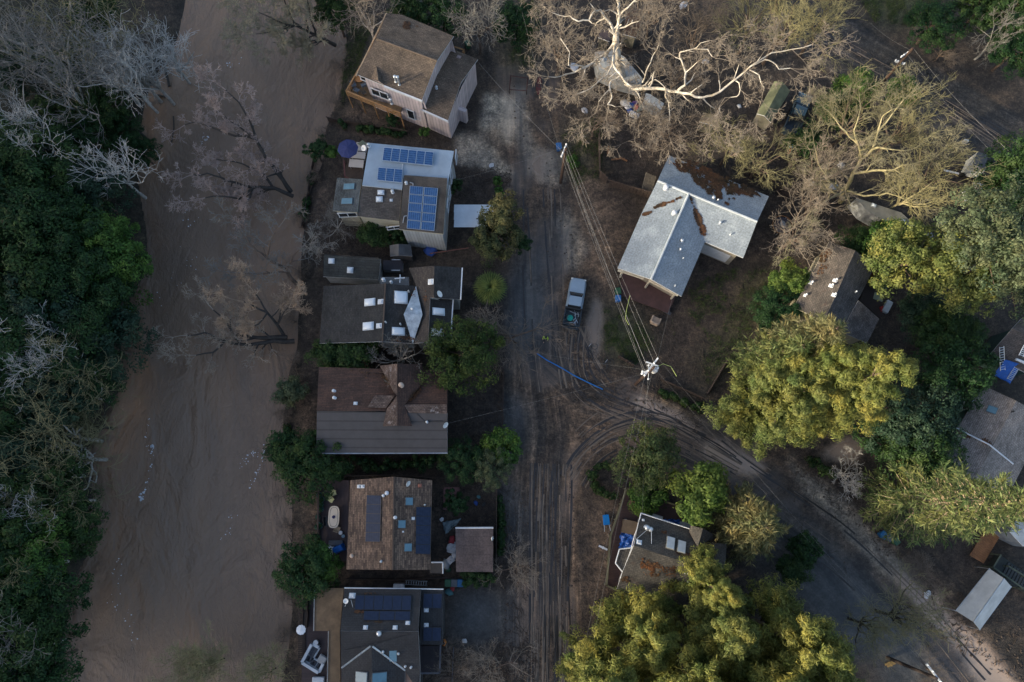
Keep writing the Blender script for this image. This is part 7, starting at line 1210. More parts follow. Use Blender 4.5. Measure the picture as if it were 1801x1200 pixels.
def bare(label, px, py, zc, R_, seed, bk, tw, base=None, trunk=0.22, lvl=4, kids=5, lean=0.0, group=None, name="bare_tree", up=0.05, wig=0.17, rmin=0.013, h=None):
    """leafless tree whose crown centre lies over the map point at height zc"""
    cc = P(px, py, zc); key = (bk.name, tw.name)
    if base is None and group is None and key in BMOULD:
        t0, R0, z0 = BMOULD[key]; t = t0.copy(); col.objects.link(t); t.location = (cc[0], cc[1], gz(cc[0], cc[1])); t.rotation_euler[2] = seed * 2.4; s_ = R_ / R0; t.scale = (s_, s_, zc / z0); t["label"] = label; t.name = name
        for ch in t0.children: k = ch.copy(); col.objects.link(k); k.parent = t
        return t
    b0 = G(*base) if base else np.array([cc[0], cc[1], gz(cc[0], cc[1])]); g = Grow(seed); hub = b0 * (1, 1, 0) + (cc - b0) * np.array([0.75, 0.75, 0]) + np.array([0, 0, b0[2] + (zc - b0[2]) * 0.45])
    mid = (b0 + hub) / 2 + g.r.normal(0, 0.15, 3); g.S += [(*(b0 - (0, 0, 0.4)), *mid, trunk, trunk * 0.85), (*mid, *hub, trunk * 0.85, trunk * 0.7)]
    m = 6
    for k in range(m):
        a = 2 * math.pi * (k + g.r.random() * 0.6) / m; tgt = cc + np.array([math.cos(a) * R_ * 0.6, math.sin(a) * R_ * 0.6, g.r.uniform(-0.1, 0.6) * R_ * 0.6]); d = nrm(tgt - hub); g.branch(hub, d, np.linalg.norm(tgt - hub) * g.r.uniform(0.75, 1.15), trunk * 0.55, lvl - 1, wig=wig, up=up, kids=kids, rmin=rmin)
    g.branch(hub, nrm(cc - hub + (0, 0, 0.4)), R_ * 0.9, trunk * 0.6, lvl - 1, wig=wig, up=up, kids=kids, rmin=rmin); t = g.finish(name, label, b0, bk, tw, group)
    if base is None and group is None and R_ > 2.5: BMOULD[key] = (t, R_, zc)
    return t
def copy_tree(t, loc, rz, s, label=None, group=None):
    c_ = t.copy(); col.objects.link(c_); c_.location = tuple(loc); c_.rotation_euler[2] = rz; c_.scale = (s, s, s)
    if label: c_["label"] = label
    if group: c_["group"] = group
    for ch in t.children: k = ch.copy(); col.objects.link(k); k.parent = c_
    return c_

EMOULD = {}; BRUSH = []
def evergreen(label, px, py, zc, R_, mat, seed, h=None, form="round", nl=70, lr=0.9, per=110, ls=0.2, asp=0.5, base=None, name="evergreen_tree", cat="tree", group=None, low=-0.35, trunk=0.25, bk=None, inner=0.35, mould=None):
    """crown of leaf clumps: each clump is a loose shell of small leaf faces round its own centre"""
    r2 = np.random.default_rng(seed); cc = P(px, py, zc); b0 = np.array([cc[0], cc[1], gz(cc[0], cc[1])]) if base is None else G(*base); t = thing(name, label, cat, b0, group); key = (mat.name, R_ > 1.9, R_ > 1.2, group)
    if form == "cone" and mould:
        if mould in EMOULD:
            t0, R0, h0 = EMOULD[mould]; t.rotation_euler[2] = seed * 1.3; t.scale = (R_ / R0, R_ / R0, h / h0)
            for ch in t0.children: k = ch.copy(); col.objects.link(k); k.parent = t
            return t
        EMOULD[mould] = (t, R_, h)
    if form == "round" and key in EMOULD:
        me, R0, LC0 = EMOULD[key]; s_ = R_ / R0; sz = (h or R_ * 1.6) / R_ / 1.8 * s_; o = obj("crown", me, t); o.location = (0, 0, zc - b0[2]); o.scale = (s_, s_, sz); o.rotation_euler[2] = a_ = seed * 1.9
        g = Grow(seed + 1); md = (b0 + cc) / 2; g.S += [(*(b0 - (0, 0, 0.4)), *md, trunk, trunk * 0.75), (*md, *cc, trunk * 0.75, trunk * 0.3)]
        for L0 in LC0[:12]: q = cc + np.array([L0[0] * math.cos(a_) - L0[1] * math.sin(a_), L0[0] * math.sin(a_) + L0[1] * math.cos(a_), 0]) * s_ + np.array([0, 0, L0[2] * sz]); g.S.append((*(cc - (0, 0, R_ * 0.3)), *q, trunk * 0.3, 0.03))
        tubes(g.S, "trunk", bk or b_brown, t, b0, 6); return t
    if form == "round":
        d = r2.normal(size=(nl, 3)); d[:, 2] = np.where(d[:, 2] < low, -d[:, 2], d[:, 2]); d /= np.linalg.norm(d, axis=1)[:, None]; rad = R_ * (1 - 0.45 * r2.random(nl) ** 1.6) * (0.85 + 0.3 * r2.random(nl)); hz = 0.9 * R_; LC = cc + d * rad[:, None] * np.array([1, 1, hz / R_]); lr_ = lr * r2.uniform(0.5, 1.3, nl)
    else:
        top = h or zc * 2; z0 = b0[2] + top * 0.08; nbg = max(24, nl // 6); ub = r2.random(nbg) ** 0.8; ab = np.arange(nbg) * 2.399 + r2.normal(0, 0.3, nbg); lb_ = r2.uniform(0.62, 1.22, nbg); bi = r2.integers(nbg, size=nl); tt = 0.38 + 0.64 * r2.random(nl) ** 0.75; u = np.clip(ub[bi] + r2.normal(0, 0.012, nl), 0, 0.995)
        prof = (1 - u) ** 0.6 * (0.55 + 0.45 * np.minimum(1, u * 5)) + 0.07; a = ab[bi] + r2.normal(0, 0.16, nl); rr = R_ * prof * lb_[bi] * tt; zz = z0 + (top - z0) * u + rr * 0.22 * (tt - 0.4); LC = np.stack([b0[0] + np.cos(a) * rr, b0[1] + np.sin(a) * rr, zz], 1); d = np.stack([np.cos(a), np.sin(a), 0.25 + 0.5 * u + r2.normal(0, 0.2, nl)], 1); d /= np.linalg.norm(d, axis=1)[:, None]; lr_ = lr * r2.uniform(0.45, 1.25, nl) * (0.55 + 0.45 * (1 - u))
    li = np.repeat(np.arange(nl), per); n = len(li); e = r2.normal(size=(n, 3)) + d[li] * 0.9 + np.array([0, 0, 0.55]); e /= np.linalg.norm(e, axis=1)[:, None]
    C_ = LC[li] + e * (lr_[li] * (0.55 + 0.5 * r2.random(n)))[:, None] * np.array([1, 1, 0.85]); C_ = C_ + d[li] * (lr_[li] * r2.uniform(-0.5, 1.0, n))[:, None] * (0.75 if form == 'cone' else 0.3); N_ = e + r2.normal(0, 0.33, (n, 3)) + np.array([0, 0, 0.3]); N_ /= np.linalg.norm(N_, axis=1)[:, None]; sz = ls * r2.uniform(0.6, 1.35, n)
    al = e + r2.normal(0, 0.5, (n, 3)) + np.array([0, 0, 0.3]); ni = int(nl * per * inner * 0.25); k = r2.integers(nl, size=ni); cen = np.array([b0[0], b0[1], 0]) if form != "round" else cc
    I = LC[k].copy(); f = r2.uniform(0.35, 0.9, ni)[:, None]; ctr = np.broadcast_to(cen, I.shape).copy()
    if form != "round": ctr[:, 2] = I[:, 2]
    I = ctr + (I - ctr) * f; NI = r2.normal(size=(ni, 3)); NI /= np.linalg.norm(NI, axis=1)[:, None]
    rel = form == "round"; off = cc if rel else b0
    crown = leafcard("crown", np.concatenate([C_, I]), np.concatenate([N_, NI]), np.concatenate([sz, np.full(ni, ls * 2.0)]), np.concatenate([sz * asp, np.full(ni, ls * 1.1)]), mat, t, r2, off, np.concatenate([al, r2.normal(size=(ni, 3))]))
    if rel: crown.location = tuple(cc - b0); EMOULD[key] = (crown.data, R_, LC - cc)
    g = Grow(seed + 1); tp = np.array([b0[0], b0[1], (h or zc) * 0.9 if form != "round" else zc]); tp = tp if form != "round" else cc; g.S.append((*(b0 - (0, 0, 0.4)), *((b0 + tp) / 2), trunk, trunk * 0.75)); g.S.append((*((b0 + tp) / 2), *tp, trunk * 0.75, trunk * 0.3))
    for j in r2.choice(nl, min(nl, 14), replace=False): hb = b0 + (tp - b0) * np.clip((LC[j][2] - b0[2]) / max(tp[2] - b0[2], 0.5) - 0.15, 0.2, 0.95); g.S.append((*hb, *LC[j], trunk * 0.3, 0.03))
    tubes(g.S, "trunk", bk or b_brown, t, b0, 6); return t
def redwood(label, base, h, R_, mat, seed, nb=150, name="redwood_tree", z0=0.1, per=46, twigm=None, l=0.3, w=0.055, open_top=0.0):
    """feathery conifer: whorled drooping branches carrying rows of narrow sprays"""
    r2 = np.random.default_rng(seed); b0 = G(*base); t = thing(name, label, "tree", b0); g = Grow(seed); g.S.append((*(b0 - (0, 0, 0.5)), *(b0 + (0, 0, h * 0.5)), 0.42, 0.26)); g.S.append((*(b0 + (0, 0, h * 0.5)), *(b0 + (0, 0, h)), 0.26, 0.04)); CC, NN, AA, SS = [], [], [], []
    for k in range(nb):
        u = (k + r2.random()) / nb; z = h * (z0 + (0.99 - z0) * u); L_ = R_ * ((1 - u) ** 0.62 * 0.95 + 0.07) * r2.uniform(0.7, 1.1) * (0.6 + 0.4 * min(1, u * 6)); a = k * 2.399 + r2.normal(0, 0.25); d = np.array([math.cos(a), math.sin(a), 0.05 + 0.5 * u]); q = b0 + (0, 0, z); m = max(3, int(L_ / 0.5)); pts = [q]
        for j in range(m): d = nrm(d + r2.normal(0, 0.09, 3) + np.array([0, 0, -0.10 + 0.16 * j / m])); q = q + d * L_ / m; pts.append(q); g.S.append((*pts[-2], *q, 0.06 * (1 - j / m) + 0.016, 0.06 * (1 - (j + 1) / m) + 0.014))
        pts = np.array(pts); np_n = int(per * L_ / R_ * (1.0 - open_top * u)) + 10; f = 0.18 + 0.85 * r2.random(np_n) ** 0.8; i0 = np.minimum((f * m).astype(int), m - 1); fr = np.clip(f * m - i0, 0, 1)[:, None]; c_ = pts[i0] * (1 - fr) + pts[i0 + 1] * fr; dd = pts[i0 + 1] - pts[i0]; dd /= np.linalg.norm(dd, axis=1)[:, None]
        sd = np.cross(dd, np.array([0, 0, 1.0])); sd /= np.linalg.norm(sd, axis=1)[:, None] + 1e-9; sg = r2.choice([-1, 1], np_n)[:, None]; al = dd * 0.75 + sd * sg * r2.uniform(0.3, 1.0, (np_n, 1)) + r2.normal(0, 0.25, (np_n, 3)) + np.array([0, 0, 0.15]); al /= np.linalg.norm(al, axis=1)[:, None]; sp = l * r2.uniform(0.6, 1.4, np_n); c_ = c_ + al * sp[:, None] * r2.uniform(0.3, 1.6, (np_n, 1)); nn = np.array([0, 0, 1.0]) + r2.normal(0, 0.5, (np_n, 3)); nn /= np.linalg.norm(nn, axis=1)[:, None]; CC.append(c_); NN.append(nn); AA.append(al); SS.append(sp)
    CC, NN, AA, SS = map(np.concatenate, (CC, NN, AA, SS)); leafcard("crown", CC, NN, SS, w * (0.7 + 0.6 * r2.random(len(SS))) / 0.055 * 0.055, mat, t, r2, b0, AA); tubes(g.S, "trunk", twigm or b_brown, t, b0, 5); return t

gold = leaf("sunlit gold conifer needles", (0.205, 0.205, 0.056), (0.082, 0.094, 0.03), 0.42); olive = leaf("olive conifer needles", (0.170, 0.186, 0.058), (0.068, 0.084, 0.03), 0.42); rw = leaf("redwood sprays", (0.160, 0.184, 0.072), (0.072, 0.096, 0.038), 0.42); rwb = leaf("browning redwood sprays", (0.20, 0.185, 0.09), (0.11, 0.10, 0.045), 0.42)  # the low sun's gold is put into the conifer needle colour
dkg = leaf("deep green leaves", (0.030, 0.070, 0.024), (0.012, 0.030, 0.014), 0.42); dkg2 = leaf("dark bay leaves", (0.041, 0.078, 0.024), (0.016, 0.035, 0.014), 0.42); brg = leaf("bright green leaves", (0.080, 0.152, 0.032), (0.036, 0.072, 0.020), 0.42); lime = leaf("yellow green leaves", (0.143, 0.195, 0.045), (0.068, 0.105, 0.027), 0.42); greyg = leaf("grey green leaves", (0.105, 0.129, 0.073), (0.049, 0.063, 0.036), 0.42); blg = leaf("blue green leaves", (0.039, 0.072, 0.046), (0.018, 0.034, 0.023), 0.42)

# tall conifers in the low sun
evergreen("golden lumpy conifer leaning out of the frame centre right, tallest of its clump", 1480, 690, 14, 5.3, gold, 201, h=25, form="cone", nl=470, lr=0.95, per=150, ls=0.175, asp=0.21, base=(1378, 716), name="conifer_tree", trunk=0.5)
evergreen("broad olive conifer at the side street corner below the golden one", 1330, 730, 8, 5.3, olive, 202, h=19, form="cone", nl=400, lr=0.9, per=140, ls=0.175, asp=0.21, base=(1312, 724), name="conifer_tree", trunk=0.45)
evergreen("golden conifer shoulder in front of the tallest conifer", 1400, 700, 10, 4.6, gold, 203, h=21, form="cone", nl=290, lr=0.9, per=140, ls=0.175, asp=0.21, base=(1350, 702), name="conifer_tree", trunk=0.4)
redwood("feathery brown tipped redwood overhanging the grey gable house roof", (1352, 640), 18, 4.2, rwb, 204, nb=170, per=70)
redwood("feathery green redwood left of the golden conifers above the lawn", (1322, 655), 15, 3.8, rw, 205, nb=120, per=70)
for i, (x, y, hh, R_, m_, lb) in enumerate(((1108, 1092, 16, 4.2, gold, "olive conifer touching the deck house's lower roof"), (1040, 1150, 19, 4.0, gold, "golden conifer whose tip reaches the muddy street at the frame bottom"), (1165, 1140, 21, 4.6, gold, "olive conifer in the middle of the bottom clump"), (1215, 1075, 19, 4.2, olive, "dark olive conifer beside the deck house's right hand roof"), (1255, 1150, 25, 4.8, gold, "tallest golden conifer of the bottom clump"), (1205, 1010, 17, 2.9, gold, "slim golden conifer rising over the deck house's ridge"), (1310, 1085, 22, 4.4, gold, "golden conifer on the bottom clump's right shoulder"), (1370, 1150, 17, 4.4, olive, "olive conifer at the bottom clump's right hand edge"), (1110, 1210, 20, 4.4, gold, "golden conifer cut by the frame bottom, left one"), (1215, 1215, 23, 4.6, gold, "golden conifer cut by the frame bottom, middle one"), (1320, 1210, 21, 4.6, gold, "golden conifer cut by the frame bottom, right hand one"))):
    evergreen(lb, x, y, hh / 2, R_, m_, 220 + i, h=hh, form="cone", nl=int(50 * R_ + 5 * hh), lr=0.9, per=120, ls=0.175, asp=0.21, base=(x, y), name="conifer_tree", trunk=0.4, mould=m_.name + str(i % 2))
redwood("tall sunlit redwood lying across the right edge of the picture", (1546, 884), 24.5, 4.9, rw, 240, nb=230, per=78, open_top=0.35, twigm=bark("pale branch wood", (0.34, 0.27, 0.18), (0.2, 0.14, 0.09)))
redwood("small bushy redwood beside the side street with brown tips", (1292, 920), 10, 4.6, rwb, 241, nb=110, per=100); redwood("young redwood next to the brown tipped one", (1312, 935), 6, 2.4, rw, 242, nb=50, per=60)
# right hand woods
for i, (x, y, z, R_, m_, lb) in enumerate(((1745, 420, 13, 5.0, greyg, "tall grey green tree at the right edge above the tarped house"), (1790, 490, 11, 4.0, greyg, "grey green tree cut by the right edge"), (1700, 480, 9, 4.0, olive, "olive tree left of the tall grey green one"), (1670, 655, 6, 3.6, dkg, "round dark green tree beside the tarped house"), (1600, 745, 6, 4.0, blg, "blue green tree left of the green walled house"), (1620, 805, 6, 3.6, dkg2, "dark tree against the green wall above the redwood"), (1560, 760, 4, 3.0, dkg, "dark low tree at the golden conifer's foot"), (1595, 460, 7, 4.0, olive, "olive broadleaf tree right of the grey gable house"), (1560, 435, 3, 2.6, brg, "bright green bush above the grey gable house"), (1505, 432, 2.5, 2.2, dkg2, "dark bush at the grey gable house's upper eave"), (1385, 498, 2.6, 2.0, lime, "bright lime bush left of the grey gable house"), (1365, 545, 3.0, 2.6, dkg, "dark glossy bush under the redwood by the lawn"), (1795, 300, 7, 3.6, dkg2, "dark tree at the right edge beside the upper road"), (1775, 335, 6, 3.4, dkg, "dark tree under the grey green one at the right edge"), (1785, 90, 4, 3.0, dkg, "dark tree above the upper road at the right edge"), (1725, 15, 4, 3.0, dkg2, "dark tree at the top right corner"), (1790, 30, 5, 3.4, dkg2, "dark tree in the top right corner beside its twin"), (1640, 45, 3.5, 3.0, dkg, "dark bush above the upper road's pole"), (1505, 160, 3, 2.2, brg, "bright green bush left of the upper pole"), (1460, 192, 2.6, 1.9, dkg2, "dark green bush beside the dark truck"), (1580, 165, 4, 1.6, brg, "small green bush at the upper pole's foot"), (1660, 590, 5, 3.0, dkg2, "dark tree above the round dark green tree"), (1625, 560, 3, 3.0, blg, "shaded bush in the dark yard right of the patio"), (1412, 968, 1.6, 1.4, dkg, "dark shrub along the side street's lower kerb"), (1392, 995, 1.6, 1.5, dkg2, "low dark shrub beside the side street conifers"), (1415, 255, 2.5, 1.9, dkg2, "dark green bush behind the kayaks"), (1695, 588, 5, 2.2, dkg2, "dark tree touching the tarped house's wall"))):
    evergreen(lb, x, y, z, R_, m_, 300 + i, h=R_ * 2.0 if z > 5 else R_ * 1.3, nl=int(22 * R_), lr=0.28 * R_ ** 0.5 + 0.45, per=110, ls=0.15, asp=0.45)
# trees and shrubs along the street
ts = [(812, 622, 5.2, 3.9, leaf("round tree leaves", (0.060, 0.090, 0.024), (0.024, 0.042, 0.013), 0.42), "round dark olive tree overlapping the diamond roof house's corner"), (872, 418, 3.4, 2.7, leaf("dull cypress", (0.078, 0.086, 0.039), (0.036, 0.044, 0.021), 0.42), "dull olive cypress above the fan palm"), (884, 376, 5.0, 1.8, leaf("yellowing cypress", (0.147, 0.133, 0.059), (0.070, 0.070, 0.031), 0.42), "yellowing cypress top overhanging the white canopy"), (1137, 806, 4.2, 3.2, leaf("olive tree leaves", (0.11, 0.13, 0.05), (0.045, 0.058, 0.024), 0.42), "round olive tree at the street island"), (1228, 868, 4.0, 2.7, lime, "lime green tree beside the side street above the deck"), (1142, 872, 2.0, 1.6, brg, "feathery green shrub behind the wrap deck rail"), (548, 818, 3.2, 3.4, dkg2, "broad dark green tree on the riverbank above the river deck"), (505, 795, 2.2, 1.7, dkg, "dark shrub hanging over the river edge"), (540, 1000, 3.0, 2.8, leaf("bay leaves", (0.042, 0.085, 0.029), (0.016, 0.036, 0.013), 0.42), "broad green shrub on the riverbank below the river deck"), (568, 985, 2.6, 1.5, brg, "brighter shrub joined to the broad riverbank one"), (866, 826, 3.2, 2.0, greyg, "pale grey green tree at the garage yard corner"), (884, 790, 2.4, 1.6, brg, "bright green shrub beside the street above the garage yard"), (580, 628, 2.6, 1.6, dkg2, "dark shrub in front of the diamond roof house, left one"), (632, 624, 2.8, 1.9, dkg2, "dark shrub in front of the diamond roof house, right hand one"), (605, 630, 2.2, 1.4, dkg, "low shrub between the two in front of the diamond roof house"), (815, 812, 2.6, 2.2, dkg, "dark tree behind the garage yard"), (512, 690, 1.6, 1.3, greyg, "grassy grey green shrub on the riverbank by the brown roof house"), (655, 408, 1.8, 1.6, dkg2, "dark shrub below the flat roofed house's wall"), (698, 418, 1.4, 1.2, dkg, "low dark shrub below the flat roofed house's corner"), (877, 321, 1.2, 0.65, brg, "small clipped green ball shrub at the street, upper one"), (880, 339, 1.2, 0.65, brg, "small clipped green ball shrub at the street, lower one"), (800, 330, 1.2, 0.9, dkg2, "dark shrub at the flat roofed house's street wall"), (915, 425, 2.4, 1.1, dkg, "dark shrub at the cypress's street side"), (790, 175, 1.5, 0.7, dkg2, "dark shrub under the two storey house's eave"), (748, 232, 1.2, 0.7, brg, "small green shrub below the pale house's corner"), (690, 210, 1.2, 0.8, dkg, "low dark shrub under the new lumber deck"), (555, 265, 1.8, 1.2, dkg, "dark shrub at the river corner near the blue parasol"), (588, 268, 1.6, 0.9, brg, "green shrub behind the blue parasol"), (780, 30, 5, 2.6, dkg, "dark tree behind the two storey house"), (720, 20, 5, 2.2, dkg2, "dark tree at the frame top above the tan roof"), (905, 45, 3, 2.6, dkg, "dark shrub at the frame top beside the street's end"), (590, 20, 4, 2.4, dkg2, "dark shrub at the river's upper corner"), (800, 882, 2.0, 1.2, dkg, "spiky dark plant over the pink paving"), (830, 1015, 1.4, 1.2, dkg2, "low hedge shrub below the garage, left one"), (855, 1012, 1.3, 1.1, dkg2, "low hedge shrub below the garage, right hand one"), (1005, 285, 0.7, 0.8, brg, "weedy green patch at the upper power pole")]
for i, (x, y, z, R_, m_, lb) in enumerate(ts): evergreen(lb, x, y, z, R_, m_, 400 + i, h=R_ * (1.7 if R_ > 1.4 else 1.5), nl=max(14, int(22 * R_)), lr=0.25 * R_ ** 0.5 + 0.4 if R_ > 1.2 else 0.35 * R_, per=110, ls=0.135 if R_ > 1.2 else 0.10, asp=0.45, name="evergreen_tree" if R_ > 1.9 else "shrub", cat="tree" if R_ > 1.9 else "shrub", trunk=0.08 * R_)
def hedge(label, pts, w, h, mat, seed, gaps=0.0):
    r2 = np.random.default_rng(seed); ws = [G(*p) for p in pts]; t = thing("hedge", label, "hedge", ws[0]); LC = []
    for a, b_ in zip(ws[:-1], ws[1:]):
        n = max(2, int(np.linalg.norm(b_ - a) / 0.28))
        for k in range(n):
            q = a + (b_ - a) * (k + r2.random()) / n
            if vnoise(q[0], q[1], 1.6, 4) < gaps: continue
            LC.append(q + np.array([*r2.normal(0, w * 0.3, 2), h * r2.uniform(0.35, 0.95)]))
    LC = np.array(LC); li = np.repeat(np.arange(len(LC)), 75); n = len(li); e = r2.normal(size=(n, 3)) + np.array([0, 0, 0.4]); e /= np.linalg.norm(e, axis=1)[:, None]; leafcard("foliage", LC[li] + e * 0.5 * r2.uniform(0.5, 1, (n, 1)), e, 0.15, 0.07, mat, t, r2, ws[0])
    tubes([(*(q * (1, 1, 0)), *q, 0.03, 0.015) for q in LC], "stems", b_brown, t, ws[0], 4); return t
hedge("dark hedge between the brown roof house and the brown gable house", [(600, 815), (690, 818), (782, 812)], 1.2, 2.6, dkg, 500); hedge("curved clipped hedge at the street island", [(1072, 822), (1050, 822), (1042, 840), (1050, 862), (1080, 872)], 0.6, 1.6, dkg2, 501); hedge("green hedge along the side street below the golden conifer", [(1416, 806), (1436, 822), (1458, 838)], 0.7, 1.5, dkg2, 502); hedge("row of low plants behind the wrap deck rail", [(1170, 888), (1205, 905), (1240, 915)], 0.5, 0.9, dkg2, 503); hedge("ragged ivy strip on the garage fence", [(880, 880), (882, 940), (880, 975)], 0.3, 1.0, dkg, 504); hedge("grass strip hedge below the junction pole", [(1160, 690), (1200, 708), (1236, 722)], 0.5, 0.5, dkg2, 505); hedge("overgrown thicket above the flat roofed house", [(600, 220), (660, 232), (730, 240)], 1.0, 0.9, dkg, 506, 0.4); hedge("tangled river edge thicket beside the flat roofed house", [(562, 240), (545, 310), (532, 400)], 0.5, 0.9, dkg, 507, 0.45); hedge("tangled green scrub along the river edge of the sandy yards", [(505, 660), (500, 720), (508, 780)], 0.4, 0.5, dkg2, 508, 0.6)
# drift brush along the near bank
for i, (x, y, R_) in enumerate(((556, 240, 1.3), (542, 312, 1.2), (532, 372, 1.3), (520, 470, 1.2), (514, 640, 1.4), (498, 720, 1.1), (500, 868, 1.2), (506, 925, 0.9), (498, 1035, 1.3), (492, 1125, 1.1), (596, 105, 1.2), (584, 170, 1.0), (512, 560, 1.2))):
    BRUSH.append((x, y, R_))
# fan palm
b0 = G(862, 515); PL = thing("fan_palm", "fan palm with yellowing fronds beside the street", "palm", b0); hub = P(862, 506, 3.6); tubes([(*b0, *hub, 0.22, 0.18)], "trunk", b_brown, PL, b0, 8); r2 = np.random.default_rng(9); fr_m = leaf("palm fronds", (0.153, 0.180, 0.054), (0.072, 0.099, 0.032), 0.42)
for k in range(64):
    a = k * 2.399; el = 1.05 - 1.35 * k / 64; d = np.array([math.cos(a) * math.cos(el), math.sin(a) * math.cos(el), math.sin(el)]); L_ = r2.uniform(0.85, 1.1) * (0.15 + 0.65 * k / 64); c0 = hub + d * L_; mb = MB(); sd = nrm(np.cross(d, (0, 0, 1))); up_ = np.cross(sd, d); mb.tube(hub, c0, 0.02, 0.015, 4)
    for j in range(11): th = (j - 5) / 5 * 1.2; dd = nrm(d * math.cos(th) + sd * math.sin(th)); tip = c0 + dd * 1.4 * r2.uniform(0.85, 1.1) - np.array([0, 0, 0.22]); wv = np.cross(dd, up_) * 0.075; m0 = c0 + dd * 0.65; mb.face([c0, m0 - wv + up_ * 0.02, tip, m0 + wv + up_ * 0.02])
    mb.build("frond", fr_m, PL)
# the far bank: dense evergreens (four moulds, many individuals) and leafless trees
moulds = [evergreen("dark evergreen tree in the dense wood on the far riverbank", 60, 420, 9, 4.6, m_, 600 + i, h=9, nl=105, lr=1.05, per=120, ls=0.17, asp=0.42, group="evergreens of the far bank wood") for i, m_ in enumerate((dkg, dkg2, blg, brg))]
fb = [(70, 300, 9, 1.0, 1), (20, 360, 10, 1.1, 0), (110, 370, 8, 0.9, 0), (30, 470, 10, 1.15, 1), (120, 450, 9, 1.0, 0), (178, 435, 8, 0.8, 3), (200, 490, 6, 0.75, 0), (70, 540, 9, 1.0, 2), (150, 530, 8, 0.9, 0), (115, 620, 8, 0.95, 0), (165, 600, 6, 0.75, 2), (160, 340, 7, 0.8, 2), (100, 690, 8, 0.85, 2), (150, 680, 6, 0.7, 0), (10, 610, 10, 1.0, 0), (30, 800, 8, 0.9, 2), (80, 860, 7, 0.85, 1), (130, 920, 6, 0.7, 1), (60, 960, 8, 0.85, 3), (10, 1000, 9, 1.0, 0), (70, 1060, 7, 0.9, 0), (20, 1110, 8, 1.0, 1), (60, 1170, 7, 0.9, 0), (10, 920, 9, 0.9, 1), (150, 250, 6, 0.6, 0), (185, 190, 6, 0.55, 1), (215, 235, 4, 0.5, 0), (100, 215, 5, 0.6, 1), (170, 20, 6, 0.6, 1), (140, 120, 5, 0.6, 1), (30, 120, 5, 0.7, 2), (0, 290, 10, 0.9, 0), (0, 720, 9, 0.9, 0), (250, 270, 3, 0.4, 0)]
m_src = [np.array(m.location) for m in moulds]; czm = P(60, 420, 9)
rmould = redwood("dark feathery conifer in the dense wood on the far riverbank", (60, 420), 13, 4.4, leaf("shade tinted redwood sprays", (0.05, 0.085, 0.03), (0.022, 0.04, 0.016), 0.35), 650, nb=120, per=80); rmould["group"] = "feathery conifers of the far bank wood"; rmould.location = tuple(G(150, 470))  # shade of the far bank is put into this darker spray colour
for i, (x, y, s_) in enumerate(((60, 380, 0.9), (120, 560, 0.95), (175, 500, 0.8), (60, 640, 1.0), (150, 640, 0.75), (90, 900, 0.8), (50, 1040, 0.9), (100, 330, 0.8), (165, 385, 0.65))): copy_tree(rmould, G(x, y), i * 1.1, s_)
for i, (x, y, z, s_, k) in enumerate(fb):
    q = P(x, y, z); lo = (q[0], q[1], z - (9 - m_src[k][2]) * s_); lo = (q[0], q[1], max(lo[2], gz(q[0], q[1]) - 3.0)); copy_tree(moulds[k], lo, i * 1.7, s_)
for i, m in enumerate(moulds): q = P(*((45, 425), (95, 480), (140, 590), (160, 455))[i], 9); m.location = (q[0], q[1], gz(q[0], q[1]))
bm_ = [bare("pale leafless tree in the wood on the far riverbank", 140, 80, 11, 4.6, 640 + i, bk, tw, trunk=0.26, lvl=4, kids=4, rmin=0.02, group="leafless trees of the far bank wood") for i, (bk, tw) in enumerate(((b_grey, t_pale), (b_grey, t_grey), (b_grey, t_olive)))]
b_src = [np.array(m.location) for m in bm_]
for i, (x, y, z, s_, k) in enumerate(((40, 40, 12, 1.1, 1), (110, 20, 12, 1.0, 2), (75, 120, 11, 1.05, 1), (190, 50, 11, 1.0, 0), (235, 20, 10, 0.85, 0), (215, 130, 8, 0.7, 0), (175, 110, 9, 0.75, 1), (185, 290, 8, 0.75, 0), (55, 235, 10, 0.75, 0), (10, 580, 12, 0.9, 0), (50, 640, 10, 0.55, 0), (60, 760, 8, 1.0, 2), (15, 830, 9, 0.9, 2), (10, 200, 10, 0.9, 1), (110, 640, 8, 0.7, 2), (20, 880, 8, 0.6, 0), (30, 1000, 7, 0.7, 2), (40, 1150, 6, 0.6, 0), (5, 1130, 8, 0.7, 1), (150, 60, 10, 1.0, 1), (130, 690, 6, 0.6, 2), (100, 880, 6, 0.6, 2))):
    z += 3.0; q = P(x, y, z); copy_tree(bm_[k], (q[0], q[1], max(z - 11 * s_, gz(q[0], q[1]) - 0.5) if s_ < 0.8 else gz(q[0], q[1])), i * 2.3, s_)
for i, m in enumerate(bm_): q = P(*((200, 85), (20, 80), (80, 800))[i], 10); m.location = (q[0], q[1], -1 + gz(q[0], q[1]))
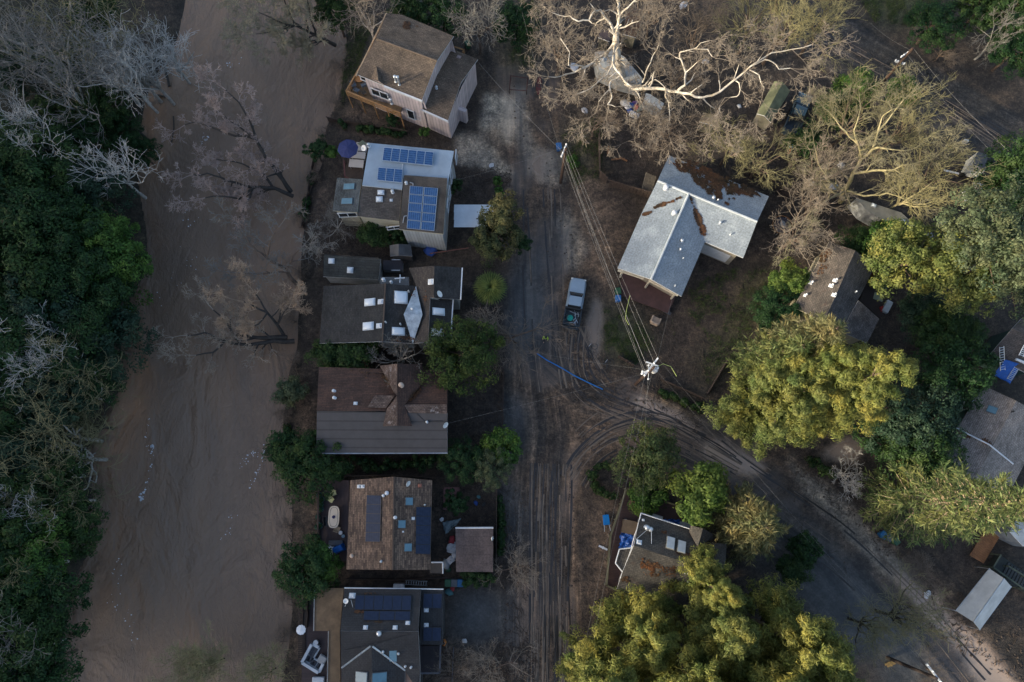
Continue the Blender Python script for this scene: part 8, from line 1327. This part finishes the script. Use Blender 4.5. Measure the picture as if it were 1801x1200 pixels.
# trees standing in or leaning over the river
g = Grow(700)
for pl in ([(512, 338, 0.3), (488, 305, 2.2), (462, 268, 4.2), (450, 245, 5.2), (420, 222, 6.5), (395, 205, 7.5)], [(462, 268, 4.2), (440, 215, 6.0), (420, 180, 7.5), (385, 150, 8.5)], [(450, 245, 5.2), (400, 235, 6.0), (350, 215, 6.5), (325, 220, 6.5)]): g.limb([P(*p) for p in pl], 0.28 if pl[0][0] > 500 else 0.16, 0.05, 3, 0.7, 1.9, kids=6, rmin=0.019, wig=0.2)
g.finish("river_willow", "pinkish leafless tree leaning from the bank over the brown river, upper one", G(512, 338), b_dark, t_pink)
g = Grow(701)
for pl in ([(515, 345, 0.3), (480, 330, 2.0), (445, 330, 3.2), (400, 318, 4.6), (365, 305, 5.6), (330, 310, 6.0)], [(445, 330, 3.2), (420, 350, 4.2), (385, 345, 5.0), (350, 350, 5.4)], [(480, 330, 2.0), (455, 300, 3.4), (415, 285, 4.6), (380, 280, 5.0)], [(445, 330, 3.2), (430, 365, 4.0), (420, 385, 4.4)]): g.limb([P(*p) for p in pl], 0.26 if pl[0][0] > 500 else 0.15, 0.05, 3, 0.7, 1.9, kids=6, rmin=0.019, wig=0.2)
g.finish("river_willow", "pinkish leafless tree leaning over the brown river, lower one", G(515, 345), b_dark, t_pink)
g = Grow(702)
for pl in ([(522, 500, 0.2), (505, 478, 2.0), (470, 455, 4.0), (440, 430, 6.0), (425, 405, 7.2)], [(505, 478, 2.0), (515, 450, 4.0), (535, 430, 5.5), (548, 440, 6.0)], [(470, 455, 4.0), (475, 425, 6.0), (490, 400, 7.0)], [(505, 478, 2.0), (450, 482, 3.0), (415, 480, 3.8)]): g.limb([P(*p) for p in pl], 0.24 if pl[0][0] > 515 else 0.13, 0.04, 3, 1.0, 2.4, kids=5, rmin=0.018)
g.finish("river_willow", "grey leafless tree on the bank left of the long shed", G(522, 500), b_brown, t_grey)
g = Grow(703)
for pl in ([(500, 592, 0.2), (488, 572, 1.6), (470, 550, 3.4), (440, 535, 4.4), (415, 528, 5.2)], [(470, 550, 3.4), (452, 520, 5.0), (440, 505, 6.0)], [(488, 572, 1.6), (500, 548, 3.2), (512, 535, 4.2)], [(470, 550, 3.4), (455, 570, 4.0), (435, 575, 4.6)]): g.limb([P(*p) for p in pl], 0.22 if pl[0][1] > 590 else 0.12, 0.04, 3, 0.8, 2.0, kids=6, rmin=0.019)
g.finish("river_willow", "tan twigged leafless tree at the water's edge beside the diamond roof house", G(500, 592), b_dark, M("ochre twigs", (0.40, 0.29, 0.20), 0.9, 0.3, 0.7, 0))
g = Grow(704)
for pl in ([(518, 600, 0.2), (470, 602, 1.0), (425, 606, 2.0), (395, 600, 2.8), (360, 585, 3.6), (330, 590, 4.0)], [(505, 594, 0.5), (450, 594, 1.4), (410, 590, 2.4), (392, 560, 3.6), (375, 545, 4.4)], [(395, 600, 2.8), (375, 620, 3.2), (345, 625, 3.6)]): g.limb([P(*p) for p in pl], 0.3 if pl[0][0] > 500 else 0.14, 0.06, 3, 1.0, 2.2, kids=5, rmin=0.018)
g.finish("river_willow", "leafless tree with two long black limbs lying out over the river", G(518, 600), b_dark, M("river twigs", (0.34, 0.28, 0.22), 0.9, 0.3, 0.7, 0))
g = Grow(705)
for pl in ([(590, 80, 0.2), (555, 62, 2.5), (520, 45, 4.5), (490, 38, 5.5), (455, 22, 6.5)], [(555, 62, 2.5), (545, 30, 5.0), (540, 0, 7)], [(520, 45, 4.5), (480, 55, 5.0), (450, 60, 5.4)], [(520, 45, 4.5), (505, 15, 6), (490, -15, 7)]): g.limb([P(*p) for p in pl], 0.25 if pl[0][0] > 580 else 0.14, 0.05, 3, 0.6, 2.7, kids=7, rmin=0.019)
g.finish("river_willow", "olive twigged tree with black limbs leaning over the river bend", G(590, 80), b_dark, M("pale olive twigs", (0.32, 0.29, 0.20), 0.9, 0.3, 0.7, 0))
bare("dark limbed leafless tree at the far bank's lower edge", 150, 745, 4.5, 3.6, 706, b_dark, t_olive, trunk=0.2, lvl=4, kids=5)
for i, (x, y, R_, lb) in enumerate(((330, 1185, 2.2, "yellow twigged bush at the frame bottom in the river, left one"), (362, 1175, 1.8, "yellow twigged bush at the frame bottom in the river, taller one"), (460, 1195, 2.4, "yellow twigged bush at the frame bottom by the near bank"))): bare(lb, x, y, 4, R_, 710 + i, b_dark, t_yel, trunk=0.1, lvl=4, kids=6)
# drowned snags
for i, (pl, lb) in enumerate((([(278, 168), (290, 170)], "short black log at the far bank"), ([(305, 205), (306, 225), (302, 250)], "thin black snag standing in the river"), ([(240, 225), (258, 245), (266, 262)], "forked black branch drifting at the far bank"), ([(298, 152), (290, 120), (280, 98)], "ivy dark fallen trunk at the upper far bank"))): w = [P(x, y, WL + 0.1 + 0.15 * k) for k, (x, y) in enumerate(pl)]; tag(MB().path(w, 0.16 if i != 1 else 0.09, 6).build("log", b_dark, None, org=w[0]), lb, "log")
# the white barked sycamore
g = Grow(720); kw = dict(lvl=3, every=1.3, L_=2.7, kids=5, rmin=0.014, wig=0.22, up=0.0)
Z = lambda *pts: [P(*p) for p in pts]
g.limb(Z((1096, 150, 0), (1092, 125, 4), (1086, 95, 8), (1083, 70, 10)), 0.55, 0.4, lvl=1, every=3, L_=2)
for pl, r0, r1 in ((((1083, 70, 10), (1088, 40, 12), (1090, 28, 13), (1086, 0, 15), (1082, -30, 17)), 0.34, 0.14), (((1090, 28, 13), (1104, 14, 14), (1122, -4, 15)), 0.22, 0.08), (((1083, 70, 10), (1074, 42, 12), (1056, 18, 13), (1046, 20, 13.4), (1036, 36, 13.4), (1018, 38, 13.6), (1002, 28, 14), (984, 27, 14)), 0.30, 0.07), (((1083, 72, 9.5), (1072, 88, 9.5), (1050, 104, 9.6), (1030, 118, 9.8), (1000, 130, 10), (988, 134, 10.2)), 0.34, 0.10), (((1030, 118, 9.8), (1000, 115, 11), (1002, 92, 12.5), (986, 68, 13), (984, 30, 13.6)), 0.14, 0.04), (((1083, 74, 9.5), (1080, 96, 11), (1078, 112, 12), (1086, 126, 12.4), (1092, 133, 12.6)), 0.26, 0.16), (((1092, 133, 12.6), (1075, 142, 12.6), (1072, 158, 12.8), (1060, 170, 12.8), (1052, 186, 12.8)), 0.2, 0.05), (((1078, 112, 12), (1068, 132, 12.2), (1048, 148, 12.4), (1030, 160, 12.6), (1014, 166, 12.6)), 0.18, 0.06), (((1072, 158, 12.8), (1076, 172, 12.8), (1068, 184, 12.6), (1082, 188, 12.6), (1098, 187, 12.6)), 0.14, 0.04), (((1096, 140, 2), (1112, 156, 5), (1140, 156, 6.5), (1170, 157, 7.5), (1200, 164, 8.4), (1236, 172, 9.2), (1253, 168, 9.6), (1290, 142, 11), (1320, 117, 12), (1357, 93, 13), (1393, 87, 13.4), (1427, 79, 13.8)), 0.42, 0.06), (((1320, 117, 12), (1345, 105, 12.4), (1360, 110, 12.4), (1370, 122, 12.4), (1390, 120, 12.4), (1405, 128, 12)), 0.15, 0.04), (((1318, 123, 11.6), (1335, 132, 11.6), (1344, 155, 11.4), (1340, 175, 11)), 0.12, 0.03), (((1290, 140, 11), (1300, 146, 11), (1302, 158, 11), (1296, 170, 10.8), (1275, 172, 10.6), (1266, 186, 10.4)), 0.13, 0.04), (((1190, 162, 8), (1205, 150, 9.5), (1206, 128, 11), (1198, 105, 12), (1196, 92, 12.6), (1220, 86, 13), (1245, 87, 13.2), (1253, 100, 13.4), (1270, 104, 13.5)), 0.24, 0.05), (((1220, 86, 13), (1232, 76, 13.6), (1260, 70, 14)), 0.1, 0.03), (((1130, 145, 6), (1140, 118, 9), (1155, 88, 11), (1160, 66, 12), (1165, 48, 12.6)), 0.17, 0.04), (((1155, 88, 11), (1140, 82, 11.6), (1130, 62, 12)), 0.08, 0.03), (((1172, 158, 7.5), (1176, 180, 8), (1178, 205, 8.4), (1174, 222, 8.6)), 0.17, 0.05), (((1140, 150, 6.5), (1152, 140, 7.5), (1166, 150, 8), (1170, 157, 7.8)), 0.12, 0.08), (((1185, 190, 7.5), (1160, 205, 8), (1138, 220, 8), (1115, 245, 8)), 0.08, 0.03), (((1266, 186, 8), (1264, 200, 8.4), (1250, 212, 8.6), (1262, 226, 8.6)), 0.1, 0.03)):
    g.limb(Z(*pl), r0 * 0.6, r1 * 0.7, **kw)
g.finish("sycamore_tree", "huge white barked sycamore sprawling over the caravans at the top", G(1096, 150), b_white, t_tan, split=0.045)
# brown and yellow leafless trees
by = [(1190, 130, 5, 2.8, b_brown, t_brn, "brown leafless tree below the sycamore's middle"), (1045, 215, 4, 2.8, b_brown, t_brn, "brown leafless thicket tree left of the junk heap"), (985, 70, 7, 4.2, b_brown, t_tan, "tan leafless tree left of the sycamore"), (1150, 10, 7, 3.4, b_brown, t_tan, "tan leafless tree behind the sycamore trunk"), (1225, 60, 5, 3.6, b_brown, t_brn, "brown leafless tree at the frame top right of the sycamore"), (1170, 225, 4, 3.4, b_brown, t_brn, "brown leafless tree above the metal roof house"), (1390, 30, 9, 5.2, b_brown, t_yel, "yellow twigged willow at the frame top"), (1455, 25, 8, 4.4, b_brown, t_yel, "yellow twigged willow beside the upper road"), (1330, 30, 7, 4.0, b_brown, t_olive, "olive twigged tree at the frame top behind the sycamore limb"), (1290, 255, 5, 3.8, b_brown, t_yel, "yellow lichen tree touching the metal roof house's upper eave"), (1345, 280, 5, 3.2, b_brown, t_olive, "olive twigged tree between metal roof and kayaks"), (1600, 215, 8, 4.4, b_brown, t_yel, "yellow twigged tree beside the upper power pole"), (1650, 300, 7, 4.4, b_brown, t_olive, "olive twigged tree left of the camper"), (1610, 335, 7, 3.6, b_moss, t_yel, "yellow lichen tree over the motor home"), (1410, 405, 6, 4.0, b_brown, t_tan, "tan leafless tree above the lime bush"), (1455, 290, 7, 3.4, b_brown, t_tan, "tan leafless tree right of the dark truck"), (1440, 350, 6, 3.2, b_brown, t_tan, "tan leafless tree below the kayaks"), (1510, 200, 8, 4.2, b_brown, t_olive, "olive twigged tree below the upper road"), (895, 590, 3.6, 4.4, b_brown, t_brn, "brown leafless tree between the round tree and the street"), (700, 625, 4.2, 3.2, b_grey, t_grey, "grey leafless tree between the diamond and brown roofed houses"), (905, 1000, 2.2, 2.8, b_brown, t_tan, "tan leafless shrub at the driveway mouth"), (1490, 835, 2.4, 2.0, b_grey, t_pale, "small pale leafless tree beside the side street hedge"), (1575, 1085, 4, 3.8, b_dark, t_olive, "olive twigged tree over the side street"), (1525, 1100, 4, 3.2, b_dark, t_olive, "thin dark tree at the bottom conifers' right side"), (870, 1180, 3, 3.4, b_brown, t_tan, "tan brushy tree at the frame bottom by the street"), (800, 1180, 2.6, 2.4, b_brown, t_brn, "brown brushy tree below the charcoal house steps"), (640, 10, 9, 3.0, b_white, t_tan, "pale leafless tree at the frame top above the tan roof"), (840, 30, 7, 3.2, b_brown, t_grey, "grey leafless tree at the frame top behind the two storey house"), (1625, 1010, 1.6, 2.0, b_brown, t_brn, "brown scrub beside the board walk"), (1640, 1180, 1.0, 1.6, b_brown, t_brn, "low brown scrub by the lower power pole"), (590, 395, 2.0, 2.4, b_grey, t_grey, "low grey scrub below the flat roofed house's left wing"), (1760, 60, 5, 2.6, b_grey, t_grey, "grey leafless tree above the upper road's far side"), (1660, 90, 2, 2.2, b_brown, t_brn, "low brown scrub above the upper road")]
for i, (x, y, z, R_, bk, tw, lb) in enumerate(by): bare(lb, x, y, z, R_, 740 + i, bk, tw, trunk=0.05 * R_ + 0.02, lvl=4, kids=5, rmin=0.0135 if R_ > 2.5 else 0.012)
for i, (x, y, R_) in enumerate(BRUSH): bare("low brown brush on the near riverbank " + ("at the blue parasol's corner", "beside the flat roofed house's upper wing", "beside the flat roofed house's lower wing", "left of the long shed", "above the brown roof house's sandy yard", "left of the brown roof house", "at the top of the river deck", "left of the oval table", "left of the terrace planters", "left of the corner sofa", "at the river bend's grass slope", "below the river bend's grass slope", "left of the diamond roof house")[i], x, y, 1.0, R_, 900 + i, b_brown, t_brn, trunk=0.05, name="brush")["group"] = "brush along the near riverbank"
g = Grow(780)
for pl, r0, r1 in ((((1478, 355, 0), (1486, 335, 3), (1500, 305, 5.5), (1515, 280, 7), (1535, 262, 8.5), (1545, 230, 10), (1552, 205, 11)), 0.34, 0.06), (((1515, 280, 7), (1510, 255, 9), (1502, 230, 10.5), (1510, 205, 11.5)), 0.18, 0.05), (((1535, 262, 8.5), (1560, 262, 9.5), (1590, 265, 10)), 0.15, 0.04), (((1500, 305, 5.5), (1535, 300, 7), (1560, 300, 8), (1600, 290, 8.6), (1640, 280, 9)), 0.18, 0.04), (((1486, 335, 3), (1460, 320, 5), (1440, 290, 7), (1435, 265, 8)), 0.16, 0.04), (((1486, 335, 3), (1520, 345, 5), (1560, 340, 6), (1590, 350, 6.5)), 0.15, 0.04), (((1486, 335, 3), (1450, 355, 4.5), (1420, 380, 5.5), (1400, 410, 6)), 0.16, 0.04), (((1545, 230, 10), (1570, 200, 11), (1590, 175, 12)), 0.12, 0.04), (((1510, 255, 9), (1480, 225, 10.5), (1465, 205, 11)), 0.12, 0.04)): g.limb(Z(*pl), r0, r1, lvl=3, every=1.1, L_=2.8, kids=5, rmin=0.012, wig=0.2)
g.finish("walnut_tree", "large pale limbed mossy tree spreading over the yard below the upper road", G(1478, 355), b_moss, M("mossy twigs", (0.22, 0.20, 0.125), 0.9, 0.35, 0.7, 0), split=0.05)
bb = G(735, 70) ; tag(MB().tube(P(745, 30, 0), P(728, -20, 9), 0.5, 0.35, 10).build("tree_trunk", b_white, None, org=P(745, 30, 0)), "leaning pale trunk at the frame top behind the two storey house", "tree")
# ground litter: sticks, stones and grass nobody could count
def scatter(name, label, zones, n, make, mat, seed):
    r2 = np.random.default_rng(seed); V, F = [], []
    for _ in range(n):
        z_ = zones[r2.integers(len(zones))]; xs, ys = [p[0] for p in z_], [p[1] for p in z_]
        for _t in range(6):
            x, y = r2.uniform(min(xs), max(xs)), r2.uniform(min(ys), max(ys))
            if inpoly1(x, y, z_): break
        if vnoise(x, y, 14, 3) < 0.35: continue
        make(G(x, y), r2, V, F)
    o = obj(name, np_mesh(name, V, F, [mat])); return tag(o, label, name.replace("_", " "), kind="stuff")
def stick(q, r2, V, F):
    a, L_, r_ = r2.uniform(0, 6.28), r2.uniform(0.2, 0.9), r2.uniform(0.012, 0.03); d = np.array([math.cos(a), math.sin(a), r2.uniform(-0.05, 0.15)]); s = np.array([-d[1], d[0], 0]) * r_; k = len(V); p, e = q + (0, 0, 0.02), q + d * L_ + (0, 0, 0.04); u = np.array([0, 0, r_ * 1.7]); V += [p - s, p + u, p + s, e - s, e + u, e + s]; F += [(k, k + 1, k + 4, k + 3), (k + 1, k + 2, k + 5, k + 4)]
def clod(q, r2, V, F):
    s = r2.uniform(0.05, 0.22) ** 1.2; k = len(V); a = r2.uniform(0, 3); P4 = [q + np.array([math.cos(a + t) * s * r2.uniform(0.7, 1.3), math.sin(a + t) * s * r2.uniform(0.7, 1.3), -0.02]) for t in (0, 1.57, 3.14, 4.71)]; T4 = [q + (p - q) * 0.55 + np.array([0, 0, s * r2.uniform(0.5, 0.9)]) for p in P4]; V += P4 + T4; F += [(k + 4, k + 5, k + 6, k + 7)] + [(k + i, k + (i + 1) % 4, k + 4 + (i + 1) % 4, k + 4 + i) for i in range(4)]
def tuft(q, r2, V, F):
    for _ in range(5): a, h = r2.uniform(0, 6.28), r2.uniform(0.08, 0.26); d = np.array([math.cos(a), math.sin(a), 0]); p = q + np.array([*r2.normal(0, 0.12, 2), 0]); w = np.array([-d[1], d[0], 0]) * 0.018; k = len(V); V += [p - w, p + w, p + d * h * 0.8 + w * 0.3 + (0, 0, h), p + d * h * 0.8 - w * 0.3 + (0, 0, h)]; F.append((k, k + 1, k + 2, k + 3))
yards = [[(500, 660), (560, 650), (556, 1010), (500, 1200)], [(590, 160), (720, 210), (760, 240), (560, 235)], [(1000, 160), (1100, 120), (1250, 260), (1060, 330)], [(1010, 600), (1240, 700), (1240, 760), (1000, 700)], [(1350, 790), (1520, 860), (1620, 1000), (1560, 980)], [(1150, 500), (1360, 470), (1240, 690), (1120, 640)], [(560, 390), (800, 420), (700, 470), (540, 440)], [(790, 640), (890, 690), (880, 850), (790, 800)], [(1560, 480), (1680, 560), (1650, 700), (1560, 640)], [(860, 1130), (940, 1130), (940, 1200), (850, 1200)], [(780, 850), (875, 850), (870, 930), (780, 930)], [(1260, 290), (1450, 180), (1480, 400), (1390, 440)], [(1600, 1000), (1800, 1100), (1800, 1200), (1640, 1120)], [(880, 860), (930, 860), (930, 1180), (890, 1180)], [(790, 290), (900, 300), (900, 350), (800, 350)], [(488, 640), (514, 640), (512, 1200), (484, 1200)], [(486, 640), (506, 640), (504, 1200), (484, 1200)], [(530, 400), (545, 300), (562, 250), (570, 300), (545, 400)]]
scatter("sticks", "flood borne sticks strewn over the yards", yards, 6500, stick, M("drift sticks", (0.075, 0.055, 0.042), 0.9, 0.5), 801); scatter("mud_clods", "clods of dried mud strewn over yards and street edges", yards + [[(985, 850), (1010, 850), (1010, 1200), (985, 1200)], [(890, 150), (1000, 150), (1010, 480), (960, 480)]], 4200, clod, M("mud clods", (0.085, 0.064, 0.05), 0.95, 0.5), 802)
lawns = [[(1060, 545), (1100, 545), (1150, 600), (1120, 640), (1065, 620)], [(1320, 470), (1365, 480), (1300, 630), (1245, 690), (1235, 640)], [(985, 240), (1058, 200), (1058, 310), (1010, 330)], [(1510, 0), (1660, 0), (1610, 45), (1540, 40)], [(590, 60), (660, 35), (625, 130), (600, 190)], [(880, 20), (940, 0), (940, 120), (900, 110)], [(1180, 510), (1300, 470), (1250, 600)]]
scatter("grass", "patchy grass on the flooded lawns", lawns, 6500, tuft, leaf("grass blades", (0.055, 0.085, 0.025), (0.03, 0.04, 0.015), 0.2), 803)
